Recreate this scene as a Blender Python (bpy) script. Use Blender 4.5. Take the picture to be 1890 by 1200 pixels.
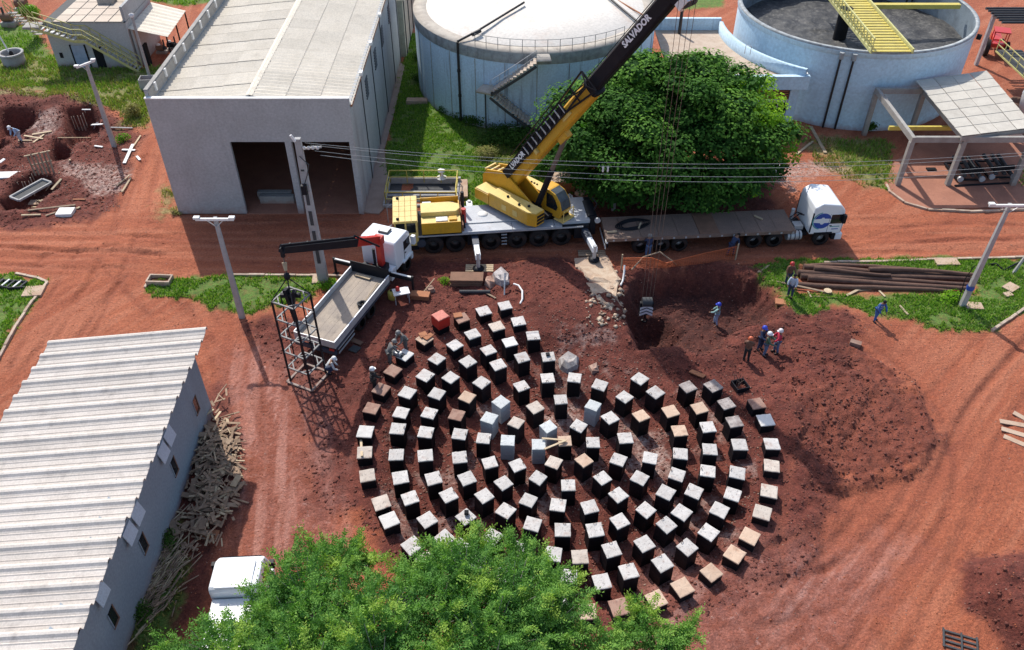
import bpy, math, random
import numpy as np
from mathutils import Vector, Matrix
R = math.radians
PI = math.pi
rnd = random.Random(7)
for o in list(bpy.data.objects):
    bpy.data.objects.remove(o)
scene = bpy.context.scene
COL = scene.collection

# ---------------------------------------------------------------- camera, sky, sun, exposure
CAM_H, FOC, PITCH = 33.0, 1561.0, R(40.7)
cam = bpy.data.cameras.new('camera')
cam.sensor_width = 36.0
cam.lens = 36.0 * FOC / 1890.0
cam.clip_start = 0.5
cam.clip_end = 3000
camo = bpy.data.objects.new('camera', cam)
COL.objects.link(camo)
camo.location = (0, 0, CAM_H)
camo.rotation_euler = (PI / 2 - PITCH, 0, 0)
scene.camera = camo

SUN_DIR = Vector((-3.43, 7.04, 8.6)).normalized()      # towards the sun
world = bpy.data.worlds.new('World')
scene.world = world
world.use_nodes = True
wn = world.node_tree.nodes
wl = world.node_tree.links
wn.clear()
sky = wn.new('ShaderNodeTexSky')
sky.sky_type = 'NISHITA'
sky.sun_disc = False
sky.sun_elevation = math.asin(SUN_DIR.z)
sky.sun_rotation = math.atan2(SUN_DIR.x, SUN_DIR.y)
sky.air_density = 1.0
sky.dust_density = 1.6
sky.ozone_density = 1.0
bg = wn.new('ShaderNodeBackground')
bg.inputs['Strength'].default_value = 0.15
wo = wn.new('ShaderNodeOutputWorld')
wl.new(sky.outputs[0], bg.inputs[0])
wl.new(bg.outputs[0], wo.inputs[0])

sun = bpy.data.lights.new('sun', 'SUN')
sun.energy = 3.6
sun.angle = R(0.6)
sun.color = (1.0, 0.955, 0.88)
suno = bpy.data.objects.new('sun', sun)
COL.objects.link(suno)
suno.rotation_euler = SUN_DIR.to_track_quat('Z', 'Y').to_euler()

scene.view_settings.view_transform = 'Standard'
scene.view_settings.look = 'None'
scene.view_settings.exposure = 0.38
scene.view_settings.gamma = 1.0
scene.view_settings.use_curve_mapping = False
scene.cycles.max_bounces = 5
scene.cycles.diffuse_bounces = 3
scene.cycles.transparent_max_bounces = 6

# ---------------------------------------------------------------- helpers
def g(px, py, z=0.0):
    """survey: the place at height z that the drone sees at photo pixel (px, py)"""
    u = (px - 945) / FOC
    v = (600 - py) / FOC
    dy = math.cos(PITCH) + v * math.sin(PITCH)
    dz = -math.sin(PITCH) + v * math.cos(PITCH)
    t = (z - CAM_H) / dz
    return Vector((u * t, dy * t, z))

def tag(o, label, cat, group=None):
    o['label'] = label
    o['category'] = cat
    if group:
        o['group'] = group
    return o

def thing(name, label, cat, loc=(0, 0, 0), rz=0.0, group=None):
    o = bpy.data.objects.new(name, None)
    o.empty_display_size = 0.3
    COL.objects.link(o)
    o.location = loc
    o.rotation_euler = (0, 0, rz)
    return tag(o, label, cat, group)

def children(o):
    return [c for c in bpy.data.objects if c.parent == o]

def copy_tree(o, kids, parent=None):
    c = o.copy()
    COL.objects.link(c)
    if parent:
        c.parent = parent
    for ch, sub in kids:
        copy_tree(ch, sub, c)
    return c

def kids_of(o):
    return [(c, kids_of(c)) for c in o.children]

class MB:
    """collects shapes and links them as ONE mesh object"""
    def __init__(s):
        s.v = []; s.f = []; s.m = []; s.sm = []
    def add(s, vs, fs, mi=0, smooth=False):
        b = len(s.v)
        s.v += [tuple(v) for v in vs]
        s.f += [tuple(b + i for i in f) for f in fs]
        s.m += [mi] * len(fs)
        s.sm += [smooth] * len(fs)
        return s
    def box(s, x0, x1, y0, y1, z0, z1, mi=0, M=None):
        vs = [Vector((x, y, z)) for z in (z0, z1) for y in (y0, y1) for x in (x0, x1)]
        if M: vs = [M @ v for v in vs]
        return s.add(vs, [(0, 2, 3, 1), (4, 5, 7, 6), (0, 1, 5, 4), (2, 6, 7, 3), (0, 4, 6, 2), (1, 3, 7, 5)], mi)
    def beam(s, p, q, w, h=None, mi=0, up=(0, 0, 1), w2=None, h2=None):
        """box bar from p to q, w across, h along 'up'"""
        p = Vector(p); q = Vector(q); h = w if h is None else h
        w2 = w if w2 is None else w2; h2 = h if h2 is None else h2
        d = (q - p).normalized(); up = Vector(up)
        if abs(d.dot(up)) > .98: up = Vector((1, 0, 0))
        x = d.cross(up).normalized(); y = x.cross(d).normalized()
        vs = []
        for c, a, b in ((p, w, h), (q, w2, h2)):
            for sx, sy in ((-1, -1), (1, -1), (1, 1), (-1, 1)):
                vs.append(c + x * sx * a / 2 + y * sy * b / 2)
        return s.add(vs, [(0, 1, 2, 3), (7, 6, 5, 4), (0, 4, 5, 1), (1, 5, 6, 2), (2, 6, 7, 3), (3, 7, 4, 0)], mi)
    def tube(s, pts, r, n=8, mi=0, caps=True, rr=None):
        pts = [Vector(p) for p in pts]; vs = []; fs = []
        prev = None
        for i, p in enumerate(pts):
            d = (pts[min(i + 1, len(pts) - 1)] - pts[max(i - 1, 0)]).normalized()
            if prev is None:
                a = Vector((0, 0, 1)) if abs(d.z) < .9 else Vector((1, 0, 0))
                x = d.cross(a).normalized()
            else:
                x = (prev - d * prev.dot(d)).normalized()
            prev = x; y = d.cross(x)
            ri = rr[i] if rr else r
            for k in range(n):
                t = 2 * PI * k / n
                vs.append(p + (x * math.cos(t) + y * math.sin(t)) * ri)
        for i in range(len(pts) - 1):
            for k in range(n):
                a = i * n + k; b = i * n + (k + 1) % n
                fs.append((a, b, b + n, a + n))
        s.add(vs, fs, mi, n > 5)
        if caps:
            s.add(vs[:n], [tuple(range(n))[::-1]], mi)
            s.add(vs[-n:], [tuple(range(n))], mi)
        return s
    def lathe(s, prof, n=48, mi=0, c=(0, 0, 0), a0=0.0, a1=2 * PI, axis=None, smooth=True):
        """prof: (r, z) list"""
        full = abs(a1 - a0 - 2 * PI) < 1e-6
        m = n if full else n + 1
        vs = []; fs = []
        for r_, z in prof:
            for k in range(m):
                t = a0 + (a1 - a0) * k / n
                v = Vector((r_ * math.cos(t), r_ * math.sin(t), z))
                if axis: v = axis @ v
                vs.append(v + Vector(c))
        for i in range(len(prof) - 1):
            for k in range(n):
                a = i * m + k; b = i * m + (k + 1) % m
                fs.append((a, b, b + m, a + m))
        return s.add(vs, fs, mi, smooth)
    def prism(s, poly, z0, z1, mi=0, M=None):
        n = len(poly)
        vs = [Vector((x, y, z0)) for x, y in poly] + [Vector((x, y, z1)) for x, y in poly]
        if M: vs = [M @ v for v in vs]
        fs = [tuple(range(n))[::-1], tuple(range(n, 2 * n))] + [(i, (i + 1) % n, n + (i + 1) % n, n + i) for i in range(n)]
        return s.add(vs, fs, mi)
    def build(s, name, mats, parent=None, loc=None, bevel=0.0, rot=None):
        me = bpy.data.meshes.new(name)
        me.from_pydata(s.v, [], s.f)
        if not isinstance(mats, (list, tuple)): mats = [mats]
        for m in mats: me.materials.append(m)
        me.polygons.foreach_set('material_index', s.m)
        me.polygons.foreach_set('use_smooth', s.sm)
        me.update()
        o = bpy.data.objects.new(name, me)
        COL.objects.link(o)
        if parent: o.parent = parent
        if loc is not None: o.location = loc
        if rot is not None: o.rotation_euler = rot
        if bevel:
            b = o.modifiers.new('bevel', 'BEVEL'); b.width = bevel; b.segments = 2; b.limit_method = 'ANGLE'
        return o

def link_mesh(name, me, parent=None, loc=None, rot=None):
    o = bpy.data.objects.new(name, me)
    COL.objects.link(o)
    if parent: o.parent = parent
    if loc is not None: o.location = loc
    if rot is not None: o.rotation_euler = rot
    return o

def frame(o, x, up=(0, 0, 1)):
    """matrix: local X along x, local Z near up"""
    x = Vector(x).normalized(); y = Vector(up).cross(x).normalized(); z = x.cross(y)
    M = Matrix((x, y, z)).transposed().to_4x4()
    M.translation = Vector(o)
    return M

# ---------------------------------------------------------------- materials
def mat(name, col, rough=.75, col2=None, scale=2.0, amt=.5, fine=.12, bump=.15, metal=0.0, stain=None, stain_amt=.4,
        stain_scale=1.0, streak=False, island=0.0, bscale=None, detail=6, objrand=0.0, splash=0.0):
    m = bpy.data.materials.new(name)
    m.use_nodes = True
    N = m.node_tree.nodes; L = m.node_tree.links
    b = N['Principled BSDF']
    b.inputs['Roughness'].default_value = rough
    b.inputs['Metallic'].default_value = metal
    tc = N.new('ShaderNodeTexCoord')
    vec = tc.outputs['Object']
    if objrand:
        oi = N.new('ShaderNodeObjectInfo')
        va = N.new('ShaderNodeVectorMath'); va.operation = 'MULTIPLY_ADD'
        cx = N.new('ShaderNodeCombineXYZ')
        for i in range(3): L.new(oi.outputs['Random'], cx.inputs[i])
        L.new(cx.outputs[0], va.inputs[0]); va.inputs[1].default_value = (37, 53, 71); L.new(vec, va.inputs[2])
        vec = va.outputs[0]
    def noise(sc, det=detail, rg=.6, v=None):
        n = N.new('ShaderNodeTexNoise'); n.inputs['Scale'].default_value = sc
        n.inputs['Detail'].default_value = det; n.inputs['Roughness'].default_value = rg
        L.new(v or vec, n.inputs['Vector']); return n.outputs['Fac']
    def ramp(src, a, b_):
        r = N.new('ShaderNodeMapRange'); r.inputs[1].default_value = a; r.inputs[2].default_value = b_
        r.interpolation_type = 'SMOOTHSTEP'
        L.new(src, r.inputs[0]); return r.outputs[0]
    def mix(fac, c1, c2, k=1.0, mode='MIX'):
        x = N.new('ShaderNodeMix'); x.data_type = 'RGBA'; x.blend_type = mode
        if hasattr(fac, 'node'):
            if k != 1.0:
                mm = N.new('ShaderNodeMath'); mm.operation = 'MULTIPLY'; mm.inputs[1].default_value = k
                L.new(fac, mm.inputs[0]); fac = mm.outputs[0]
            L.new(fac, x.inputs[0])
        else: x.inputs[0].default_value = fac
        for i, c in ((6, c1), (7, c2)):
            if hasattr(c, 'node'): L.new(c, x.inputs[i])
            else: x.inputs[i].default_value = (*c, 1)
        return x.outputs[2]
    col2 = col2 or tuple(c * .72 for c in col)
    c = mix(ramp(noise(scale), .35, .68), col, col2, amt * 1.4 if amt < .7 else 1)
    f = noise(scale * 14, 4)
    fr = N.new('ShaderNodeMapRange'); L.new(f, fr.inputs[0])
    fr.inputs[1].default_value = .25; fr.inputs[2].default_value = .75
    fr.inputs[3].default_value = 1 - fine * 1.6; fr.inputs[4].default_value = 1 + fine
    cm = N.new('ShaderNodeVectorMath'); cm.operation = 'SCALE'
    L.new(c, cm.inputs[0]); L.new(fr.outputs[0], cm.inputs['Scale'])
    c = cm.outputs[0]
    if stain:
        v2 = vec
        if streak:
            mp = N.new('ShaderNodeMapping'); mp.inputs['Scale'].default_value = (1, 1, .07)
            L.new(vec, mp.inputs[0]); v2 = mp.outputs[0]
        c = mix(ramp(noise(stain_scale, 5, .65, v2), .53, .76), c, stain, stain_amt)
    if objrand:
        oi2 = N.new('ShaderNodeMapRange'); L.new(oi.outputs['Random'], oi2.inputs[0])
        oi2.inputs[3].default_value = 1 - objrand; oi2.inputs[4].default_value = 1 + objrand * .5
        cm2 = N.new('ShaderNodeVectorMath'); cm2.operation = 'SCALE'
        L.new(c, cm2.inputs[0]); L.new(oi2.outputs[0], cm2.inputs['Scale']); c = cm2.outputs[0]
    if splash:      # red mud splashed up the foot of the wall
        sp = N.new('ShaderNodeSeparateXYZ'); L.new(tc.outputs['Object'], sp.inputs[0])
        a_ = N.new('ShaderNodeMath'); a_.operation = 'MULTIPLY_ADD'; L.new(noise(1.3, 5, .7), a_.inputs[0]); a_.inputs[1].default_value = -splash * 2.4; L.new(sp.outputs[2], a_.inputs[2])
        q = N.new('ShaderNodeMapRange'); L.new(a_.outputs[0], q.inputs[0]); q.inputs[1].default_value = -splash * .2; q.inputs[2].default_value = -splash * 1.7; q.inputs[4].default_value = .75
        c = mix(q.outputs[0], c, (.30, .12, .07))
    L.new(c, b.inputs['Base Color'])
    if bump:
        bp = N.new('ShaderNodeBump'); bp.inputs['Strength'].default_value = bump
        bp.inputs['Distance'].default_value = .05
        L.new(noise(bscale or scale * 8, 5), bp.inputs['Height']); L.new(bp.outputs[0], b.inputs['Normal'])
    return m

RED = (.115, .032, .022)
M_conc = mat('concrete', (.36, .34, .31), .9, (.27, .25, .23), 1.2, stain=(.16, .13, .11), stain_amt=.5, stain_scale=.8, streak=True, splash=.35)
M_plaster = mat('grey_render', (.44, .445, .445), .92, (.385, .385, .38), .5, amt=.5, stain=(.20, .18, .165), stain_amt=.5, stain_scale=.8, streak=True, splash=.7)
M_shedwall = mat('shed_render', (.27, .32, .37), .92, (.24, .285, .33), .6, stain=(.19, .20, .21), stain_amt=.5, stain_scale=.9, streak=True, splash=.6)
M_pole = mat('pole_concrete', (.42, .41, .40), .9, (.33, .32, .31), 2, stain=(.2, .18, .16), stain_amt=.4)
M_roof = mat('fibre_cement_roof', (.74, .665, .55), .85, (.67, .595, .48), .7, stain=(.42, .37, .30), stain_amt=.4, stain_scale=1.1, objrand=.10)
M_shedroof = mat('channel_roof', (.64, .58, .52), .85, (.53, .475, .42), 1.0, stain=(.30, .265, .24), stain_amt=.55, stain_scale=1.7, objrand=.10)
M_canroof = mat('canopy_roof', (.55, .51, .44), .85, (.47, .43, .37), 1.2, stain=(.3, .27, .22), stain_amt=.4, stain_scale=1.4, objrand=.1)
M_louver = mat('louver_dark', (.10, .11, .12), .6)
M_joint = mat('dark_joint', (.06, .062, .065), .8)
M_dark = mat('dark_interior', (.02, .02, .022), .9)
M_tank = mat('tank_blue', (.58, .75, .87), .85, (.52, .69, .81), .5, stain=(.17, .21, .26), stain_amt=.72, stain_scale=2.3, streak=True, splash=.6)
M_tank2 = mat('tank_pale_blue', (.56, .73, .84), .8, (.51, .68, .79), .3, stain=(.34, .49, .58), stain_amt=.5, stain_scale=1.2, streak=True, splash=.5)
M_rim = mat('rim_concrete', (.50, .45, .38), .9, (.36, .31, .26), 1.4, stain=(.16, .13, .11), stain_amt=.6, stain_scale=1.5)
M_band = mat('grimy_band', (.40, .43, .44), .9, (.22, .22, .22), 2.2, stain=(.08, .08, .08), stain_amt=.7, stain_scale=2.2, streak=True)
M_tankroof = mat('tank_roof_white', (.78, .72, .64), .8, (.72, .66, .58), .35, stain=(.60, .36, .24), stain_amt=.35, stain_scale=.25, bump=.05)
M_sludge = mat('sludge', (.03, .03, .032), .55, (.10, .097, .09), 1.6, bump=1.0, bscale=5, stain=(.24, .23, .20), stain_amt=.65, stain_scale=3.2)
M_blackpipe = mat('black_pipe', (.022, .02, .022), .5)
M_yel = mat('yellow_paint', (.62, .50, .10), .55, (.52, .42, .09), 2, stain=(.3, .22, .1), stain_amt=.3)
M_yelpale = mat('pale_yellow_rail', (.58, .55, .22), .6, (.42, .38, .16), 2)
M_cyel = mat('crane_yellow', (.68, .36, .022), .42, (.58, .33, .03), 1.2, stain=(.25, .12, .04), stain_amt=.35, stain_scale=1.3, bump=.03)
M_cyel2 = mat('crane_pale_yellow', (.72, .53, .17), .5, (.66, .47, .13), 1.2, stain=(.35, .2, .08), stain_amt=.25, bump=.03)
M_black = mat('black_steel', (.013, .014, .019), .5, (.018, .018, .022), 2, stain=(.05, .035, .03), stain_amt=.25, bump=.03)
M_deck = mat('crane_deck_grey', (.48, .50, .53), .55, (.38, .40, .44), 1.5, stain=(.2, .13, .1), stain_amt=.4, stain_scale=1.8, bump=.04)
M_white = mat('white_paint', (.80, .82, .84), .35, (.77, .79, .81), 1, amt=.2, fine=.02, stain=(.5, .42, .36), stain_amt=.12, stain_scale=1.2, bump=.02)
M_whitepl = mat('white_plain', (.80, .79, .77), .7, (.68, .66, .63), 2)
M_red = mat('red_paint', (.52, .028, .02), .4, (.45, .03, .02), 2, stain=(.18, .04, .03), stain_amt=.4, bump=.02)
M_glass = mat('dark_glass', (.012, .016, .02), .08, (.02, .025, .03), 1, bump=0)
M_tyre = mat('tyre_rubber', (.022, .021, .022), .85, (.05, .03, .025), 3, stain=(.13, .05, .035), stain_amt=.4)
M_rim_s = mat('wheel_rim', (.38, .38, .39), .45, (.25, .2, .18), 4, metal=.3)
M_rimdark = mat('wheel_rim_dark', (.06, .058, .06), .6, (.1, .06, .05), 4)
M_trailer = mat('trailer_deck', (.20, .135, .105), .8, (.26, .17, .13), 1.1, fine=.25, stain=(.27, .16, .12), stain_amt=.6, stain_scale=1.6, bump=.3)
M_rust = mat('rusty_plate', (.23, .12, .075), .85, (.15, .08, .05), 1.6, stain=(.30, .17, .11), stain_amt=.5)
M_bedfloor = mat('truck_bed_floor', (.40, .33, .26), .85, (.28, .235, .20), 1.0, stain=(.10, .09, .085), stain_amt=.6, stain_scale=1.3)
M_steelpaint = mat('dark_blue_grey_steel', (.05, .06, .085), .5)
M_alu = mat('pale_metal', (.50, .51, .52), .45, (.40, .40, .41), 2, metal=.2)
M_wood = mat('weathered_wood', (.33, .24, .165), .9, (.22, .155, .105), 3, stain=(.12, .085, .06), stain_amt=.5, stain_scale=3, objrand=.35)
M_woodpale = mat('pale_wood', (.56, .44, .29), .85, (.44, .33, .21), 3, objrand=.25)
M_woodgrey = mat('grey_scrap_wood', (.40, .275, .185), .95, (.21, .14, .095), 3, stain=(.30, .24, .19), stain_amt=.6, stain_scale=2, objrand=.3)
M_log = mat('dark_log', (.15, .082, .058), .95, (.09, .05, .038), 2.4, stain=(.24, .14, .10), stain_amt=.5, stain_scale=3, bump=.5, objrand=.25)
M_brick = mat('orange_brickwork', (.42, .175, .085), .92, (.34, .14, .07), 3, stain=(.2, .1, .07), stain_amt=.4, objrand=.15)
M_slab = mat('dusty_concrete_slab', (.50, .37, .27), .93, (.42, .28, .19), 1.5, stain=(.30, .15, .10), stain_amt=.5, stain_scale=1.4)
def matte(m, v=.15):
    m.node_tree.nodes['Principled BSDF'].inputs['Specular IOR Level'].default_value = v
for _m in (M_black, M_dark, M_tyre): matte(_m)
M_apron = mat('red_stained_slab', (.38, .165, .105), .93, (.30, .125, .08), .8, stain=(.22, .10, .07), stain_amt=.5, stain_scale=1.2)
M_kerb = mat('kerb_stone', (.52, .42, .33), .92, (.38, .24, .17), 2.5, stain=(.25, .12, .08), stain_amt=.5, stain_scale=3, objrand=.2)
M_tile = mat('deck_tile', (.60, .50, .40), .85, (.55, .45, .36), 2, objrand=.1)
M_rebar = mat('rebar_rust', (.16, .10, .075), .8)
M_wire = mat('wire_grey', (.45, .46, .44), .5)
M_pitconc = mat('crumbled_concrete', (.58, .46, .34), .95, (.42, .27, .18), 2, bump=.8, stain=(.25, .12, .08), stain_amt=.6, stain_scale=1.5)
M_orange = mat('orange_mesh', (.55, .12, .035), .7)
M_blue = mat('blue_print', (.03, .09, .42), .5)
M_teal = mat('teal_print', (.10, .38, .42), .5)
M_rock = mat('pale_rubble', (.40, .27, .21), .95, (.27, .13, .09), 2, bump=.4, objrand=.3)
M_soilrock = mat('soil_clod', (.13, .038, .027), .98, (.2, .07, .045), 2, bump=.5)
# ---------------------------------------------------------------- terrain
_rs = np.random.RandomState(11)
_LAT = _rs.rand(256, 256)
def vnoise(x, y):
    xi = np.floor(x).astype(int); yi = np.floor(y).astype(int)
    fx = x - xi; fy = y - yi
    fx = fx * fx * (3 - 2 * fx); fy = fy * fy * (3 - 2 * fy)
    a = _LAT[xi & 255, yi & 255]; b = _LAT[(xi + 1) & 255, yi & 255]
    c = _LAT[xi & 255, (yi + 1) & 255]; d = _LAT[(xi + 1) & 255, (yi + 1) & 255]
    return (a * (1 - fx) + b * fx) * (1 - fy) + (c * (1 - fx) + d * fx) * fy
def fbm(x, y, s=1.0, o=4, k=.55, off=0.0):
    t = 0; a = 1; n = 0
    for i in range(o):
        t = t + a * vnoise(x * s + 17.3 * i + off, y * s - 9.1 * i + off * 2); n += a
        a *= k; s *= 2.07
    return t / n
def sstep(a, b, v):
    t = np.clip((v - a) / (b - a), 0, 1)
    return t * t * (3 - 2 * t)
def gp(pts, z=0.0):
    return [tuple(g(a, b, z)[:2]) for a, b in pts]
def sdist(X, Y, poly):
    """signed distance, positive inside"""
    d = np.full(X.shape, 1e9); ins = np.zeros(X.shape, bool)
    n = len(poly)
    for i in range(n):
        x0, y0 = poly[i]; x1, y1 = poly[(i + 1) % n]
        ex, ey = x1 - x0, y1 - y0
        t = np.clip(((X - x0) * ex + (Y - y0) * ey) / (ex * ex + ey * ey + 1e-9), 0, 1)
        d = np.minimum(d, np.hypot(X - x0 - t * ex, Y - y0 - t * ey))
        c = ((y0 > Y) != (y1 > Y)) & (X < ex * (Y - y0) / (ey + 1e-12) + x0)
        ins ^= c
    return np.where(ins, d, -d)

PC = Vector((2.72, 28.35))            # centre of the pillar field
GRASS = {
 'left_corner': gp([(-60, 500), (30, 503), (88, 520), (70, 545), (38, 596), (0, 655), (-60, 700)]),
 'median': gp([(267, 530), (285, 514), (420, 509), (560, 511), (622, 513), (618, 522), (590, 536), (562, 556), (505, 563), (480, 575), (455, 578), (415, 570), (381, 571), (350, 553), (317, 553), (285, 545)]),
 'yard': gp([(748, 62), (775, 62), (790, 150), (830, 205), (900, 240), (1000, 262), (1060, 300), (1090, 345), (1010, 372), (905, 388), (856, 380), (850, 342), (712, 342), (706, 300), (726, 215)]),
 'right_median': gp([(1388, 492), (1440, 480), (1560, 478), (1900, 476), (2020, 530), (1890, 578), (1830, 606), (1770, 614), (1700, 604), (1660, 590), (1600, 580), (1560, 566), (1520, 566), (1500, 580), (1452, 572), (1425, 545), (1402, 520)]),
 'field': gp([(-120, 40), (60, 45), (110, 118), (260, 126), (300, 122), (292, 190), (258, 235), (215, 205), (120, 178), (0, 168), (-150, 168)]),
 'far_left': gp([(270, 0), (270, -60), (420, -60), (395, 4), (340, 12)]),
 'gap': gp([(1258, 20), (1255, -40), (1345, -40), (1335, 14)]),
 'verge': gp([(1545, 262), (1640, 258), (1655, 335), (1640, 352), (1590, 330), (1550, 300)]),
 'right_strip': gp([(1868, 320), (1960, 300), (1960, 350), (1880, 348)]),
 'debris_side': gp([(300, 960), (330, 960), (335, 1060), (300, 1200), (250, 1260), (235, 1200)]),
}
DRY = {
 'field': gp([(-150, 95), (60, 100), (130, 128), (290, 128), (285, 200), (250, 240), (200, 205), (-150, 172)]),
 'verge': gp([(1480, 255), (1640, 255), (1655, 340), (1590, 345), (1500, 300)]),
 'weeds': gp([(880, 262), (960, 255), (1000, 300), (960, 340), (900, 330)]),
 'corner': gp([(200, 170), (285, 180), (270, 235), (230, 240)]),
 'west': gp([(300, 350), (322, 350), (332, 400), (305, 402)]),
}
BARE_LOGS = gp([(1470, 488), (1800, 508), (1800, 545), (1600, 552), (1465, 545)])
DARK = [gp(p) for p in (
 [(440, 596), (500, 578), (560, 590), (620, 560), (640, 500), (760, 478), (900, 474), (1060, 474), (1140, 492), (1420, 486), (1450, 575), (1560, 574), (1600, 608), (1560, 660), (1600, 720), (1610, 800), (1560, 900), (1500, 1060), (1380, 1110), (1230, 1190), (1000, 1230), (800, 1130), (700, 1010), (640, 960), (560, 930), (560, 800), (540, 720), (480, 660)],
 [(-150, 172), (100, 176), (205, 200), (268, 250), (240, 300), (226, 372), (150, 412), (60, 420), (-150, 440)],
 [(370, 700), (430, 700), (452, 820), (452, 960), (400, 1010), (390, 1100), (330, 1180), (230, 1300), (150, 1300), (300, 1000)],
 [(1000, 330), (1140, 300), (1380, 330), (1420, 345), (1440, 400), (1100, 420), (1040, 400)],  # under the round tree: its shade painted into the ground colour
)]
MUD = [gp(p) for p in (      # pinkish wet worn tracks
 [(420, 640), (560, 640), (600, 780), (660, 980), (640, 1060), (440, 1040), (440, 860), (400, 700)],
 [(1180, 1000), (1480, 1000), (1700, 1000), (1640, 1100), (1500, 1260), (1150, 1260)])]
DUST = [gp(p) for p in (     # pale lime dust
 [(1425, 325), (1460, 296), (1545, 300), (1560, 315), (1500, 322), (1462, 345)],
 [(120, 300), (235, 318), (230, 350), (190, 362), (130, 330)],
 [(60, 215), (105, 212), (100, 245), (50, 262)],
 [(1170, 800), (1225, 810), (1250, 850), (1215, 880), (1150, 850)],
 [(1035, 690), (1070, 690), (1068, 800), (1020, 770)])]
HOLE = gp([(1163, 520), (1240, 498), (1330, 505), (1400, 520), (1432, 562), (1425, 590), (1360, 610), (1330, 648), (1290, 655), (1245, 640), (1215, 640), (1180, 632), (1160, 600), (1146, 560)])
HOLE2 = gp([(1154, 600), (1158, 566), (1190, 548), (1235, 552), (1262, 580), (1256, 625), (1225, 648), (1182, 642), (1160, 625)])
HEAP = gp([(1770, 1050), (1800, 1028), (1860, 1020), (2000, 1020), (2060, 1280), (1900, 1280), (1820, 1150), (1780, 1120)])
TRENCH = [gp(p) for p in (   # excavations on the left
 [(118, 262), (128, 215), (168, 205), (190, 222), (180, 256), (140, 268)],
 [(-10, 235), (18, 213), (60, 208), (72, 222), (40, 250), (-10, 262)],
 [(92, 288), (98, 268), (134, 268), (128, 292), (100, 296)],
 [(0, 372), (30, 340), (58, 322), (92, 322), (108, 345), (60, 385), (10, 390)],
 [(-60, 280), (0, 262), (20, 270), (-20, 300), (-60, 310)])]
def bump_at(X, Y, px, py, r, h, p=2.0):
    c = g(px, py)
    return h * np.exp(-(((X - c.x) ** 2 + (Y - c.y) ** 2) / (r * r)) ** (p / 2))
_TR = []
def _curve(pts, n=14):
    P = [Vector((*gp([p])[0], 0)) for p in pts]; P = [P[0] * 2 - P[1]] + P + [P[-1] * 2 - P[-2]]; out = []
    for i in range(1, len(P) - 2):
        a, b, c, d = P[i - 1:i + 3]
        for k in range(6):
            t = k / 6; out.append(.5 * ((2 * b) + (c - a) * t + (2 * a - 5 * b + 4 * c - d) * t * t + (3 * b - a - 3 * c + d) * t ** 3))
    out.append(P[-2]); return out
for pts in ([(420, 560), (470, 660), (520, 800), (540, 960), (520, 1100)], [(380, 560), (440, 700), (470, 860), (470, 1060)], [(200, 470), (330, 600), (430, 720), (500, 860), (600, 1000)],
            [(0, 440), (250, 452), (500, 470), (700, 475)], [(-20, 470), (200, 490), (160, 560), (60, 700)], [(100, 480), (230, 480), (330, 500), (360, 560), (440, 640)], [(240, 300), (200, 400), (160, 480), (90, 600), (20, 740)], [(270, 300), (240, 400), (200, 500), (140, 620)],
            [(1890, 590), (1750, 740), (1680, 880), (1560, 1040), (1400, 1180)], [(1940, 620), (1830, 760), (1760, 920), (1680, 1080), (1600, 1240)], [(1450, 600), (1600, 660), (1700, 760), (1720, 900), (1600, 1060), (1350, 1130)],
            [(1900, 430), (1700, 430), (1560, 470), (1400, 486)], [(1900, 455), (1700, 462), (1500, 478)], [(1480, 640), (1620, 720), (1650, 860), (1530, 1000), (1400, 1060)], [(1600, 1200), (1500, 1100), (1480, 960), (1520, 820), (1600, 700)]):
    _TR.append(_curve(pts))
def ruts(X, Y):
    dz = np.zeros(X.shape); mk = np.zeros(X.shape)
    for C in _TR:
        lo = np.array([min(p.x for p in C), min(p.y for p in C)]) - 2; hi = np.array([max(p.x for p in C), max(p.y for p in C)]) + 2
        sel = (X > lo[0]) & (X < hi[0]) & (Y > lo[1]) & (Y < hi[1])
        x, y = X[sel], Y[sel]; best = np.full(x.shape, 9.); arc = np.zeros(x.shape); s0 = 0.
        for a, b in zip(C[:-1], C[1:]):
            ex, ey = b.x - a.x, b.y - a.y; l = math.hypot(ex, ey) + 1e-6
            t = np.clip(((x - a.x) * ex + (y - a.y) * ey) / (l * l), 0, 1)
            d = np.hypot(x - a.x - t * ex, y - a.y - t * ey); k = d < best
            best = np.where(k, d, best); arc = np.where(k, s0 + t * l, arc); s0 += l
        r = np.abs(best - .95)          # two wheels 1.9 m apart
        w = np.exp(-(r / .19) ** 2) * (.35 + .65 * sstep(.42, .6, fbm(x, y, .5, 2, off=91)))
        berm = np.exp(-((r - .36) / .12) ** 2) * .6
        dz[sel] += -.075 * w * (1 + .35 * np.sin(arc * 2 * PI / .34)) + .03 * berm
        mk[sel] = np.maximum(mk[sel], w)
    return dz, mk
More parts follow.
